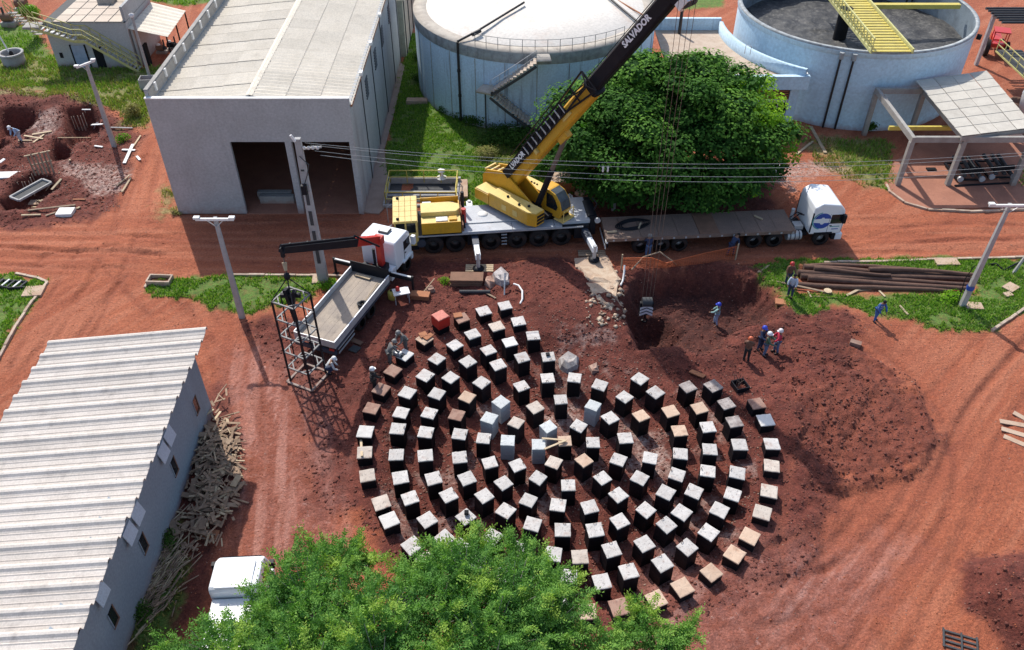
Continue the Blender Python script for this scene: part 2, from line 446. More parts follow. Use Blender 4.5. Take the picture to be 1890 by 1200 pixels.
def height(X, Y):
    X = np.asarray(X, float); Y = np.asarray(Y, float)
    Z = (fbm(X, Y, .12, 3) - .5) * .25 + (fbm(X, Y, .9, 4, off=3) - .5) * .10
    # dirt road ruts along x
    rx = sstep(42.8, 44.2, Y) * (1 - sstep(49.2, 50.3, Y)) * sstep(-60, -40, X)
    yy = Y + .5 * np.sin(X * .13)
    Z = Z + rx * (-.06 * (np.exp(-((yy - 45.7) / .35) ** 2) + np.exp(-((yy - 47.6) / .35) ** 2)) + (fbm(X * .22, Y, 3.2, 3, off=8) - .5) * .09)
    # foundation basin
    dx = X - PC.x; dy = Y - PC.y; r = np.hypot(dx, dy)
    a = np.arctan2(dy, dx)
    side = sstep(.1, .95, np.cos(a + 1.0))             # east / south-east rim is heaped higher
    left = sstep(.2, .9, -np.cos(a + .2))
    rr = r + (fbm(X, Y, .5, 3, off=5) - .5) * 1.6
    basin = -.38 * (1 - sstep(8.0, 9.8, rr))
    rim = (.24 * side + .08) * sstep(8.2, 9.4, rr) * (1 - sstep(10.8, 14.0, rr))
    rim = rim + .12 * left * sstep(8.5, 9.6, rr) * (1 - sstep(10.5, 12.0, rr))
    Z = Z * (1 - .6 * (r < 10)) + basin + rim
    Z = Z + (r < 12) * (fbm(X, Y, 2.2, 3, off=9) - .5) * .14
    # loose soil
    sd = sdist(X, Y, DARK[0])
    loose = sstep(-.3, 1.0, sd)
    Z = Z + loose * ((fbm(X * 1.0, Y, 1.5, 5, .65, off=21) - .5) * .42) * sstep(9.5, 12, r)
    # spoil heap west of the hole and east mound
    Z = Z + bump_at(X, Y, 1060, 590, 2.6, .75) + bump_at(X, Y, 1010, 530, 2.2, .45) + bump_at(X, Y, 1130, 660, 1.8, .4)
    Z = Z + bump_at(X, Y, 1475, 770, 2.0, .45) + bump_at(X, Y, 1540, 720, 2.6, .35) + bump_at(X, Y, 1560, 610, 2.0, .35)
    east = sdist(X, Y, gp([(1440, 640), (1560, 640), (1690, 700), (1735, 815), (1700, 880), (1560, 920), (1450, 900)]))
    Z = Z + .28 * sstep(-.1, .5, east) + sstep(0, .6, east) * (fbm(X, Y, 2.2, 4, .7, off=2) - .5) * .5
    # hole
    w = (fbm(X, Y, .8, 4, off=31) - .5) * 1.4
    h1 = sdist(X, Y, HOLE) + w * .6
    Z = Z - 1.6 * sstep(-.3, 1.0, h1) + .3 * np.exp(-((h1 + .6) / .6) ** 2)
    h2 = sdist(X, Y, HOLE2) + w * .8
    Z = Z - 1.5 * sstep(-.5, 1.2, h2)
    # heap bottom right
    hh = sdist(X, Y, HEAP) + w * .4
    Z = Z + 1.2 * sstep(-.2, 1.4, hh) + sstep(-.2, .8, hh) * (fbm(X, Y, 1.4, 4, off=12) - .5) * .5
    # left excavations
    for i, t in enumerate(TRENCH):
        d = sdist(X, Y, t) + w * .15
        Z = Z - 1.5 * sstep(-.15, .35, d) + .22 * np.exp(-((d + .55) / .5) ** 2)
    lf = sdist(X, Y, DARK[1])
    Z = Z + sstep(0, 1.5, lf) * (fbm(X, Y, .8, 4, off=14) - .5) * .5
    Z = Z + bump_at(X, Y, 125, 195, 2.2, .9) + bump_at(X, Y, 10, 190, 2.6, .9) + bump_at(X, Y, 20, 290, 1.4, .5) + bump_at(X, Y, 180, 235, 1.2, .4)
    Z = Z + bump_at(X, Y, 400, 850, 1.7, .25)
    Z = Z + sstep(0, .6, sdist(X, Y, GRASS['right_median'])) * .1 + sstep(0, .4, sdist(X, Y, GRASS['median'])) * .08 + sstep(0, .4, sdist(X, Y, GRASS['left_corner'])) * .08
    if X.size > 50: Z = Z + ruts(X, Y)[0]
    # keep building footprints flat
    flat = ((X > -24.5) & (X < -8.2) & (Y > 49.6) & (Y < 110)) | ((X > 20) & (Y > 50) & (Y < 64) & (X < 44))
    Z = np.where(flat, np.minimum(Z, 0) * .1 - .03, Z)
    return Z
def hgt(x, y):
    return float(height(np.array([x]), np.array([y]))[0])
def gh(px, py, dz=0.0):
    """point on the actual terrain seen at the pixel"""
    z = 0.0
    for _ in range(3):
        p = g(px, py, z); z = hgt(p.x, p.y)
    p = g(px, py, z); p.z = z + dz
    return p

def build_ground():
    xs = np.concatenate([np.array([-900, -400, -200, -120, -90, -75]), np.arange(-62, -37, .45), np.arange(-37, 36, .135), np.arange(36, 60, .5), np.array([75, 90, 120, 200, 400, 900])])
    ys = np.concatenate([np.array([-300, -80, -20, 0, 6]), np.arange(9, 14, .5), np.arange(14, 56, .135), np.arange(56, 96, .33), np.array([98, 102, 108, 116, 130, 160, 220, 400, 900, 2500])])
    X, Y = np.meshgrid(xs, ys)
    Z = height(X, Y)
    n, m = X.shape
    co = np.stack([X, Y, Z], -1).reshape(-1, 3)
    idx = np.arange(n * m).reshape(n, m)
    q = np.stack([idx[:-1, :-1], idx[:-1, 1:], idx[1:, 1:], idx[1:, :-1]], -1).reshape(-1, 4)
    me = bpy.data.meshes.new('ground')
    me.vertices.add(len(co)); me.vertices.foreach_set('co', co.ravel())
    me.loops.add(q.size); me.loops.foreach_set('vertex_index', q.ravel())
    me.polygons.add(len(q)); me.polygons.foreach_set('loop_start', np.arange(0, q.size, 4)); me.polygons.foreach_set('loop_total', np.full(len(q), 4))
    me.polygons.foreach_set('use_smooth', np.ones(len(q), bool))
    me.update(); me.validate()
    jit = (fbm(X, Y, .55, 5, .62, off=41) - .5)
    jf = (fbm(X, Y, 2.6, 3, .6, off=45) - .5)
    def M(polys, a, b, j, jj=.6):
        o = np.zeros(X.shape)
        for p in polys: o = np.maximum(o, sstep(a, b, sdist(X, Y, p) + jit * j + jf * jj))
        return o
    dark = M(DARK[:2], -.4, .5, 2.2); dark = np.maximum(dark, M(DARK[2:], -.3, .6, 1.4))
    east_edge = gp([(1440, 640), (1560, 640), (1690, 700), (1735, 815), (1700, 880), (1560, 920), (1450, 900)])
    r = np.hypot(X - PC.x, Y - PC.y)
    # soft fading of the loose soil towards the trafficked south-east
    fade = sstep(11.5, 15.5, r + jit * 3) * (1 - sstep(30.5, 34, Y)) * (X > PC.x)
    dark = dark * (1 - .6 * fade); dark = np.maximum(dark, M([HEAP], -.4, .3, .8)); dark = np.maximum(dark, .72 * M([east_edge], -.2, .5, 3.4, 1.8))
    grass = M(list(GRASS.values()), -.25, .35, 1.3, .9)
    grass = grass * (1 - M([BARE_LOGS], -.2, .4, .8))
    dry = M(list(DRY.values()), -.6, .9, 3.5, 1.2)
    mud = M(MUD, -1.2, 1.8, 3.0)
    hole_dark = M([HOLE], -.2, 1.0, 1.6, .8)  # darker earth colour towards the middle of the hole
    mid = M([gp([(1150, 560), (1500, 560), (1700, 640), (1800, 780), (1760, 950), (1700, 1100), (1500, 1260), (1000, 1260), (1000, 1100)]), gp([(360, 600), (620, 560), (640, 1000), (640, 1260), (330, 1260), (350, 900)])], -2.5, 3.0, 4.0, .8)
    rz_, rm_ = ruts(X, Y)
    dust = M(DUST, -.6, .4, 2.4, 1.6)
    # rubble-coloured patches between the pillars
    dust = np.maximum(dust, .55 * sstep(.56, .66, fbm(X, Y, .7, 4, off=77)) * (r < 9.5))
    # wheel tracks: stretched noise along each road
    def along(ang, s1, s2, off):
        u = X * math.cos(ang) + Y * math.sin(ang); v = -X * math.sin(ang) + Y * math.cos(ang)
        return fbm(u * s1, v * s2, 1.0, 4, .6, off=off)
    t1 = along(.0, .16, 2.6, 1); t2 = along(R(58), .16, 2.4, 5); t3 = along(R(46), .14, 2.2, 9); t4 = along(R(100), .16, 2.4, 15)
    wx = sstep(42.5, 44, Y) * (1 - sstep(50, 51, Y))
    left = sstep(-8, -12, X + (Y - 20) * .05); right = sstep(12, 18, X)
    lane = np.where((X < -17) & (Y < 44), t2, t4)
    tr = wx * t1 + (1 - wx) * (np.where(X < 0, lane, t3))
    for nm, arr in (('dark', dark), ('grass', grass), ('dry', dry), ('mud', mud), ('dust', dust), ('track', tr), ('hole_dark', hole_dark), ('mid', mid), ('rut', rm_)):
        at = me.attributes.new(nm, 'FLOAT', 'POINT'); at.data.foreach_set('value', arr.ravel().astype(np.float32))
    m = bpy.data.materials.new('red_earth'); m.use_nodes = True
    N = m.node_tree.nodes; L = m.node_tree.links; b = N['Principled BSDF']; b.inputs['Roughness'].default_value = .97
    tc = N.new('ShaderNodeTexCoord'); vec = tc.outputs['Object']
    def A(nm):
        a = N.new('ShaderNodeAttribute'); a.attribute_name = nm; return a.outputs['Fac']
    def noise(sc, det=5, rg=.6, st=None):
        v = vec
        if st:
            mp = N.new('ShaderNodeMapping'); mp.inputs['Scale'].default_value = st; L.new(vec, mp.inputs[0]); v = mp.outputs[0]
        q = N.new('ShaderNodeTexNoise'); q.inputs['Scale'].default_value = sc; q.inputs['Detail'].default_value = det; q.inputs['Roughness'].default_value = rg
        L.new(v, q.inputs['Vector']); return q.outputs['Fac']
    def mr(s, a, b_, c=0., d=1.):
        q = N.new('ShaderNodeMapRange'); L.new(s, q.inputs[0])
        for i, v in enumerate((a, b_, c, d)): q.inputs[i + 1].default_value = v
        return q.outputs[0]
    def ma(op, a, b_):
        q = N.new('ShaderNodeMath'); q.operation = op
        for i, s in enumerate((a, b_)):
            if hasattr(s, 'node'): L.new(s, q.inputs[i])
            else: q.inputs[i].default_value = s
        return q.outputs[0]
    def mx(f, a, b_):
        q = N.new('ShaderNodeMix'); q.data_type = 'RGBA'
        if hasattr(f, 'node'): L.new(f, q.inputs[0])
        else: q.inputs[0].default_value = f
        for i, s in ((6, a), (7, b_)):
            if hasattr(s, 'node'): L.new(s, q.inputs[i])
            else: q.inputs[i].default_value = (*s, 1)
        return q.outputs[2]
    big = noise(.35, 5); mid = noise(1.6, 6, .65); fin = noise(9, 4, .7); tiny = noise(30, 2, .6)
    road = mx(mr(big, .35, .65), (.43, .128, .058), (.34, .094, .043))
    road = mx(mr(A('track'), .46, .66, 0, .5), road, (.50, .19, .105))
    road = mx(mr(A('track'), .47, .30, 0, .45), road, (.31, .08, .036))
    dk = mx(mr(mid, .38, .64), (.118, .026, .017), (.20, .050, .031))
    dk = mx(mr(big, .5, .7), dk, (.088, .019, .012))
    md = mx(mr(mid, .4, .62), (.36, .145, .11), (.25, .08, .056))
    md = mx(mr(noise(.8, 6, .7), .48, .62, 0, .8), md, (.19, .055, .036))
    md = mx(mr(A('track'), .44, .60, 0, .85), md, (.52, .27, .22))
    md = mx(mr(noise(2.4, 6, .75), .58, .68, 0, .8), md, (.60, .36, .31))
    road = mx(ma('MULTIPLY', A('mid'), .72), road, mx(mr(mid, .4, .62), (.29, .075, .037), (.38, .110, .055)))
    c = mx(ma('MULTIPLY', A('mud'), .7), road, md)
    c = mx(A('dark'), c, mx(ma('MULTIPLY', A('mud'), .6), dk, md))
    c = mx(ma('MULTIPLY', A('hole_dark'), .85), c, mx(mr(mid, .4, .6), (.045, .014, .011), (.085, .025, .018)))
    c = mx(ma('MULTIPLY', A('rut'), .5), c, mx(mr(mid, .4, .6), (.27, .08, .042), (.20, .055, .03)))
    gr = mx(mr(mid, .38, .62), (.13, .24, .04), (.08, .165, .025))
    gr = mx(ma('MULTIPLY', mr(noise(.9, 5), .55, .75), .6), gr, (.16, .11, .05))
    dg = mx(mr(mid, .4, .6), (.33, .27, .115), (.17, .17, .055))
    c = mx(ma('MULTIPLY', A('dry'), mr(noise(1.1, 4), .32, .5)), c, dg)
    gr = mx(ma('MULTIPLY', A('dry'), .62), gr, dg)
    c = mx(A('grass'), c, gr)
    c = mx(ma('MULTIPLY', A('dust'), mr(noise(3, 5, .7), .36, .62)), c, (.50, .36, .31))
    c = mx(ma('MULTIPLY', mr(noise(13, 3, .7), .66, .74), .7), c, (.55, .30, .2))
    c = mx(ma('MULTIPLY', mr(noise(4.2, 6, .75), .52, .70), .5), c, mx(A('dark'), (.22, .062, .036), (.26, .085, .052)))
    c = mx(ma('MULTIPLY', mr(noise(6.5, 6, .8), .50, .36), .5), c, mx(A('dark'), (.24, .07, .04), (.05, .014, .011)))
    v = N.new('ShaderNodeVectorMath'); v.operation = 'SCALE'
    f = ma('MULTIPLY', mr(fin, .28, .72, .62, 1.30), mr(tiny, .25, .75, .78, 1.2))
    L.new(c, v.inputs[0]); L.new(f, v.inputs['Scale'])
    L.new(v.outputs[0], b.inputs['Base Color'])
    bp = N.new('ShaderNodeBump'); bp.inputs['Strength'].default_value = .9; bp.inputs['Distance'].default_value = .24
    hh = ma('ADD', ma('MULTIPLY', mid, .5), ma('MULTIPLY', noise(5.5, 6, .75), .55))
    L.new(hh, bp.inputs['Height']); L.new(bp.outputs[0], b.inputs['Normal'])
    me.materials.append(m)
    o = bpy.data.objects.new('ground', me); COL.objects.link(o); o['kind'] = 'structure'
    return o
GROUND = build_ground()

def scatter_mesh(name, P, kind, m, size, parent=None):
    pass

# small clods, stones and rubble lying on the soil (nobody could count them)
def chunks(name, pts, smin, smax, m, flat=.6, seed=3):
    rs = np.random.RandomState(seed)
    base = np.array([(1, 0, 0), (-1, 0, 0), (0, 1, 0), (0, -1, 0), (0, 0, 1), (0, 0, -.4)], float)
    F = np.array([(0, 2, 4), (2, 1, 4), (1, 3, 4), (3, 0, 4), (2, 0, 5), (1, 2, 5), (3, 1, 5), (0, 3, 5)])
    n = len(pts); s = smin + (smax - smin) * rs.rand(n) ** 3
    an = rs.rand(n) * 6.28
    V = base[None] * (s[:, None, None] * (.6 + .8 * rs.rand(n, 6, 3))); V[:, :, 2] *= flat
    c, sn = np.cos(an)[:, None], np.sin(an)[:, None]
    x = V[:, :, 0] * c - V[:, :, 1] * sn; y = V[:, :, 0] * sn + V[:, :, 1] * c
    V = np.stack([x, y, V[:, :, 2]], -1) + pts[:, None, :]
    f = (F[None] + 6 * np.arange(n)[:, None, None]).reshape(-1, 3)
    me = bpy.data.meshes.new(name)
    me.vertices.add(n * 6); me.vertices.foreach_set('co', V.ravel())
    me.loops.add(f.size); me.loops.foreach_set('vertex_index', f.ravel())
    me.polygons.add(len(f)); me.polygons.foreach_set('loop_start', np.arange(0, f.size, 3)); me.polygons.foreach_set('loop_total', np.full(len(f), 3))
    me.update(); me.materials.append(m)
    o = bpy.data.objects.new(name, me); COL.objects.link(o); o['kind'] = 'stuff'
    return o
def rand_in(polys, n, seed, edge=0.0):
    rs = np.random.RandomState(seed); out = []
    areas = []
    for p in polys:
        a = np.array(p); areas.append(np.prod(a.max(0) - a.min(0)))
    for p, ar in zip(polys, areas):
        a = np.array(p); lo, hi = a.min(0), a.max(0)
        k = int(n * ar / sum(areas))
        q = lo + rs.rand(k, 2) * (hi - lo)
        q = q[sdist(q[:, 0], q[:, 1], p) > edge]
        out.append(q)
    q = np.concatenate(out)
    return np.c_[q, height(q[:, 0], q[:, 1])]
tag(chunks('soil_clods', rand_in(DARK[:2] + [HEAP, gp([(1440, 640), (1560, 640), (1690, 700), (1735, 815), (1700, 880), (1560, 920), (1450, 900)])], 46000, 5), .015, .12, M_soilrock), 'dark red soil clods strewn over the dug earth', 'soil clods')
tag(chunks('rubble', rand_in([gp([(700, 640), (960, 560), (1240, 690), (1420, 720), (1400, 960), (1200, 1130), (980, 1100), (700, 930)]), DUST[0], DUST[1], DUST[2], gp([(20, 230), (230, 240), (220, 390), (30, 400)]), gp([(1010, 650), (1110, 650), (1130, 720), (1010, 720)])], 15000, 6), .015, .085, M_rock), 'pale stones and rubble scattered between the pillars and spoil', 'rubble')

_allg = gp([(-60, 60), (1950, 60), (1950, 1230), (-60, 1230)])
_pp = rand_in([gp([(-60, 230), (1950, 230), (2000, 700), (2050, 1230), (-100, 1230), (-80, 700)])], 60000, 16)
_pp = _pp[np.max([sdist(_pp[:, 0], _pp[:, 1], q) for q in GRASS.values()], 0) < 0]
tag(chunks('gravel', _pp[::2], .012, .06, mat('earth_crumbs', (.36, .11, .05), .98, (.24, .07, .035), 2), .6, 21), 'small red earth crumbs scattered over the dirt roads', 'gravel')
tag(chunks('grit', _pp[1::4], .010, .045, M_rock, .6, 22), 'sparse pale grit scattered over the dirt roads', 'grit')
# grass blades
def grass_blades(name, polys, dens, h, m, seed, bare=None, label=''):
    P = []
    for p in polys:
        a = np.array(p); lo, hi = a.min(0), a.max(0)
        P.append((p, int(dens * np.prod(hi - lo))))
    rs = np.random.RandomState(seed); Q = []
    for p, k in P:
        a = np.array(p); lo, hi = a.min(0), a.max(0)
        q = lo + rs.rand(k, 2) * (hi - lo)
        jit = (fbm(q[:, 0], q[:, 1], .55, 5, .62, off=41) - .5) * 1.3 + (fbm(q[:, 0], q[:, 1], 2.6, 3, .6, off=45) - .5) * .9
        keep = sdist(q[:, 0], q[:, 1], p) + jit > 0
        keep &= fbm(q[:, 0], q[:, 1], .9, 3, off=61) > .36
        if bare: keep &= sdist(q[:, 0], q[:, 1], bare) < .1
        Q.append(q[keep])
    q = np.concatenate(Q); n = len(q)
    z = height(q[:, 0], q[:, 1])
    clump = .45 + 1.1 * fbm(q[:, 0], q[:, 1], 1.1, 3, off=71)
    hh = h * (.4 + .9 * rs.rand(n)) * clump; an = rs.rand(n) * 6.28; w = .035 + .035 * rs.rand(n)
    dx, dy = np.cos(an) * w, np.sin(an) * w
    lean = (rs.rand(n, 2) - .5) * 1.1 * hh[:, None]
    A_ = np.stack([q[:, 0] - dx, q[:, 1] - dy, z - .02], -1); B_ = np.stack([q[:, 0] + dx, q[:, 1] + dy, z - .02], -1)
    C_ = np.stack([q[:, 0] + lean[:, 0], q[:, 1] + lean[:, 1], z + hh], -1)
    V = np.stack([A_, B_, C_], 1).reshape(-1, 3)
    me = bpy.data.meshes.new(name)
    me.vertices.add(3 * n); me.vertices.foreach_set('co', V.ravel())
    me.loops.add(3 * n); me.loops.foreach_set('vertex_index', np.arange(3 * n))
    me.polygons.add(n); me.polygons.foreach_set('loop_start', np.arange(0, 3 * n, 3)); me.polygons.foreach_set('loop_total', np.full(n, 3))
    me.update()
    at = me.attributes.new('tint', 'FLOAT', 'POINT'); at.data.foreach_set('value', np.repeat(rs.rand(n), 3).astype(np.float32))
    me.materials.append(m)
    o = bpy.data.objects.new(name, me); COL.objects.link(o); o['kind'] = 'stuff'
    return tag(o, label, 'grass')
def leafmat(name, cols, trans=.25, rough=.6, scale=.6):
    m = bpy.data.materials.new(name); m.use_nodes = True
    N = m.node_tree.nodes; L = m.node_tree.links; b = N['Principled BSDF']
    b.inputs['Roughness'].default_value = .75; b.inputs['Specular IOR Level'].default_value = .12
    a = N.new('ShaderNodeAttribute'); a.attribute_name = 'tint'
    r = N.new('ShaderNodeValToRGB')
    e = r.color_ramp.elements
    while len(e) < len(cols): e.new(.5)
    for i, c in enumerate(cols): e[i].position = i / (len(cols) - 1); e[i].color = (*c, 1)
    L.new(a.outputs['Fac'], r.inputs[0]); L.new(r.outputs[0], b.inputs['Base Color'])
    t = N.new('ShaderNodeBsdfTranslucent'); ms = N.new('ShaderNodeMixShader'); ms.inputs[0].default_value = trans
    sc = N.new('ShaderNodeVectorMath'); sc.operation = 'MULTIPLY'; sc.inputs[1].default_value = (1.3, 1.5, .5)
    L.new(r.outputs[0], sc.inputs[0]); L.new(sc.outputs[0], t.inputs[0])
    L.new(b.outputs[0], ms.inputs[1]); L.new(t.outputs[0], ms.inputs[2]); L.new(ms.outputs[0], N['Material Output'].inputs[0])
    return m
M_grass = leafmat('grass_green', [(.09, .19, .028), (.15, .29, .04), (.22, .37, .06), (.32, .41, .10)])
M_drygrass = leafmat('grass_dry', [(.19, .20, .06), (.33, .29, .11), (.16, .23, .05), (.42, .36, .17)])
grass_blades('grass', [GRASS[k] for k in ('left_corner', 'median', 'right_median', 'yard')], 190, .17, M_grass, 21, BARE_LOGS, 'bright green grass on the verges and beside the warehouse')
grass_blades('meadow_grass', [GRASS['field'], GRASS['far_left'], GRASS['verge'], GRASS['right_strip']], 45, .3, M_grass, 22, None, 'uneven green meadow grass around the stair building')
grass_blades('dry_grass', list(DRY.values()) + [GRASS['debris_side']], 55, .28, M_drygrass, 23, None, 'straw coloured dry grass in the field and verges')
# ---------------------------------------------------------------- warehouse
def corr_sheet(name, lx, ly, waves, amp, m):
    """corrugated sheet, waves run along x, origin at its corner; has thickness"""
    n = waves * 4
    vs = []; fs = []
    for k in range(n + 1):
        y = ly * k / n
        z = amp * math.sin(2 * PI * k / 4)
        for x in (0, lx):
            vs.append((x, y, z)); 
    for k in range(n):
        a = 2 * k
        fs.append((a, a + 1, a + 3, a + 2))
    b = len(vs)
    vs += [(x, y, z - .02) for x, y, z in vs]
    fs += [tuple(b + i for i in f[::-1]) for f in fs[:n]]
    fs += [(0, b, b + 1, 1), (2 * n, 2 * n + 1, b + 2 * n + 1, b + 2 * n)]
    for k in range(n):
        a = 2 * k
        fs += [(a, a + 2, b + a + 2, b + a), (a + 1, b + a + 1, b + a + 3, a + 3)]
    me = bpy.data.meshes.new(name); me.from_pydata(vs, [], fs); me.materials.append(m); me.update()
    return me

def warehouse():
    X0, X1, Y0, Y1, ZT = -23.5, -10.45, 50.4, 77.0, 8.7
    t = thing('warehouse', 'long grey rendered warehouse with pale corrugated roof and two tall open doorways', 'warehouse', (0, 0, 0))
    d1a, d1b = g(455, 397).x, g(551, 395).x; d2a, d2b = g(562, 395).x, g(663, 394).x; ZD = 5.65
    w = MB()
    w.box(X0, d1a, Y0, Y0 + .25, -.3, ZT)
    w.box(d1a, X1, Y0, Y0 + .25, ZD, ZT)
    w.box(d2b, X1, Y0, Y0 + .25, -.3, ZD)
    w.build('front_wall', M_plaster, t)
    MB().box(d1b, d2a, Y0 + .003, Y0 + .35, -.3, ZD).build('door_column', M_plaster, t)
    MB().box(X0, X0 + .2, Y0 + .25, Y1, -.3, 9.15).build('side_wall', M_plaster, t)
    MB().box(X1 - .2, X1, Y0 + .25, Y1, -.3, 8.25).build('side_wall', M_plaster, t)
    MB().box(X0 + .2, X1 - .2, Y1 - .2, Y1, -.3, 8.6).build('rear_wall', M_plaster, t)
    MB().box(X0 - .03, X1 + .03, Y0 - .03, Y0 + .28, ZT, ZT + .06).build('coping', M_whitepl, t)
    # inner face of raised left parapet: weathered stones along it
    MB().box(X0 - .03, X0 + .23, Y0 + .28, Y1, 9.15, 9.21).build('coping', M_conc, t)
    # interior beams, and an added black wall so the doorways stay deep and dark
    for y in (54, 60, 66, 72):
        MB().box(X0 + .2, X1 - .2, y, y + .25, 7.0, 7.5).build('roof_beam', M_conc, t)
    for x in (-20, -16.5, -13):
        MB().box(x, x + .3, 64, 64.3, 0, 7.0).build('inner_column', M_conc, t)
    MB().box(X0 + .2, X1 - .2, 68, 68.2, -.2, 7).build('doorway_blackout', M_dark, t)  # black wall added to keep the doorways dark
    f = MB(); f.box(X0 + .2, X1 - .2, Y0, Y1 - .2, -.4, .02); f.build('floor', M_apron, t)
    # roof sheets
    xm = (X0 + .2 + X1) / 2; half = xm - X0 - .2
    rows = 14; ly = (Y1 - Y0 - .25) / rows
    cols = 3; lx = half / cols
    base = corr_sheet('roof_sheet', lx * 1.015, ly + .05, 4, .05, M_roof)
    rise = .55
    for side in (0, 1):
        for c in range(cols):
            for r_ in range(rows):
                u = c * lx
                y = Y0 + .27 + r_ * ly
                if side == 0:
                    x = X0 + .2 + u; z = 8.2 + rise * u / half + .03 * c
                    o = link_mesh('roof_sheet', base, t, (x, y, z + .012 * (r_ % 2)), (0, -math.atan2(rise, half), 0))
                else:
                    x = X1 + .12 - u; z = 8.2 + rise * u / half + .03 * c
                    o = link_mesh('roof_sheet', base, t, (x, y + ly + .03, z + .012 * (r_ % 2)), (0, -math.atan2(rise, half), PI))
    rb = MB(); n = 28
    for k in range(n):
        y = Y0 + .3 + (Y1 - Y0 - .4) * k / n
        rb.beam((xm - .11, y, 8.83), (xm - .11, y + .9, 8.84 + .02 * (k % 2)), .22, .03, up=(-.25, 0, 1))
        rb.beam((xm + .11, y, 8.83), (xm + .11, y + .9, 8.84 + .02 * (k % 2)), .22, .03, up=(.25, 0, 1))
    rb.build('ridge_cap', M_roof, t)
    MB().box(X1 + .01, X1 + .12, Y0 + .3, Y1, 8.02, 8.16).build('gutter', M_brick, t)
    # side wall joints, pilasters, louvres
    ys = [g(697, 267).y, g(706, 208).y, g(719, 152).y, g(729, 109).y - .4, 55.2]
    for y in ys:
        MB().box(X1 + .003, X1 + .05, y - .07, y + .07, -.2, 8.0).build('wall_joint', M_joint, t)
        MB().box(X1 + .0, X1 + .22, y - .25, y + .25, 8.17, 8.42).build('bracket', M_whitepl, t)
    for y in (57.2, 62.2, 66.6, 71.4):
        lv = MB()
        for k in range(7): lv.box(X1 + .004, X1 + .06, y - .5, y + .5, 5.6 + k * .22, 5.6 + k * .22 + .13)
        lv.build('louvre', M_louver, t)
    # left parapet spikes
    for k in range(12):
        y = Y0 + 1.5 + k * 2.1
        MB().box(X0 + .2, X0 + .34, y - .12, y + .12, 8.6, 9.15).build('parapet_stub', M_whitepl, t)
    MB().box(X0 + .19, X0 + .24, Y0 + .3, Y1, 8.35, 9.1).build('parapet_lining', M_conc, t)
warehouse()

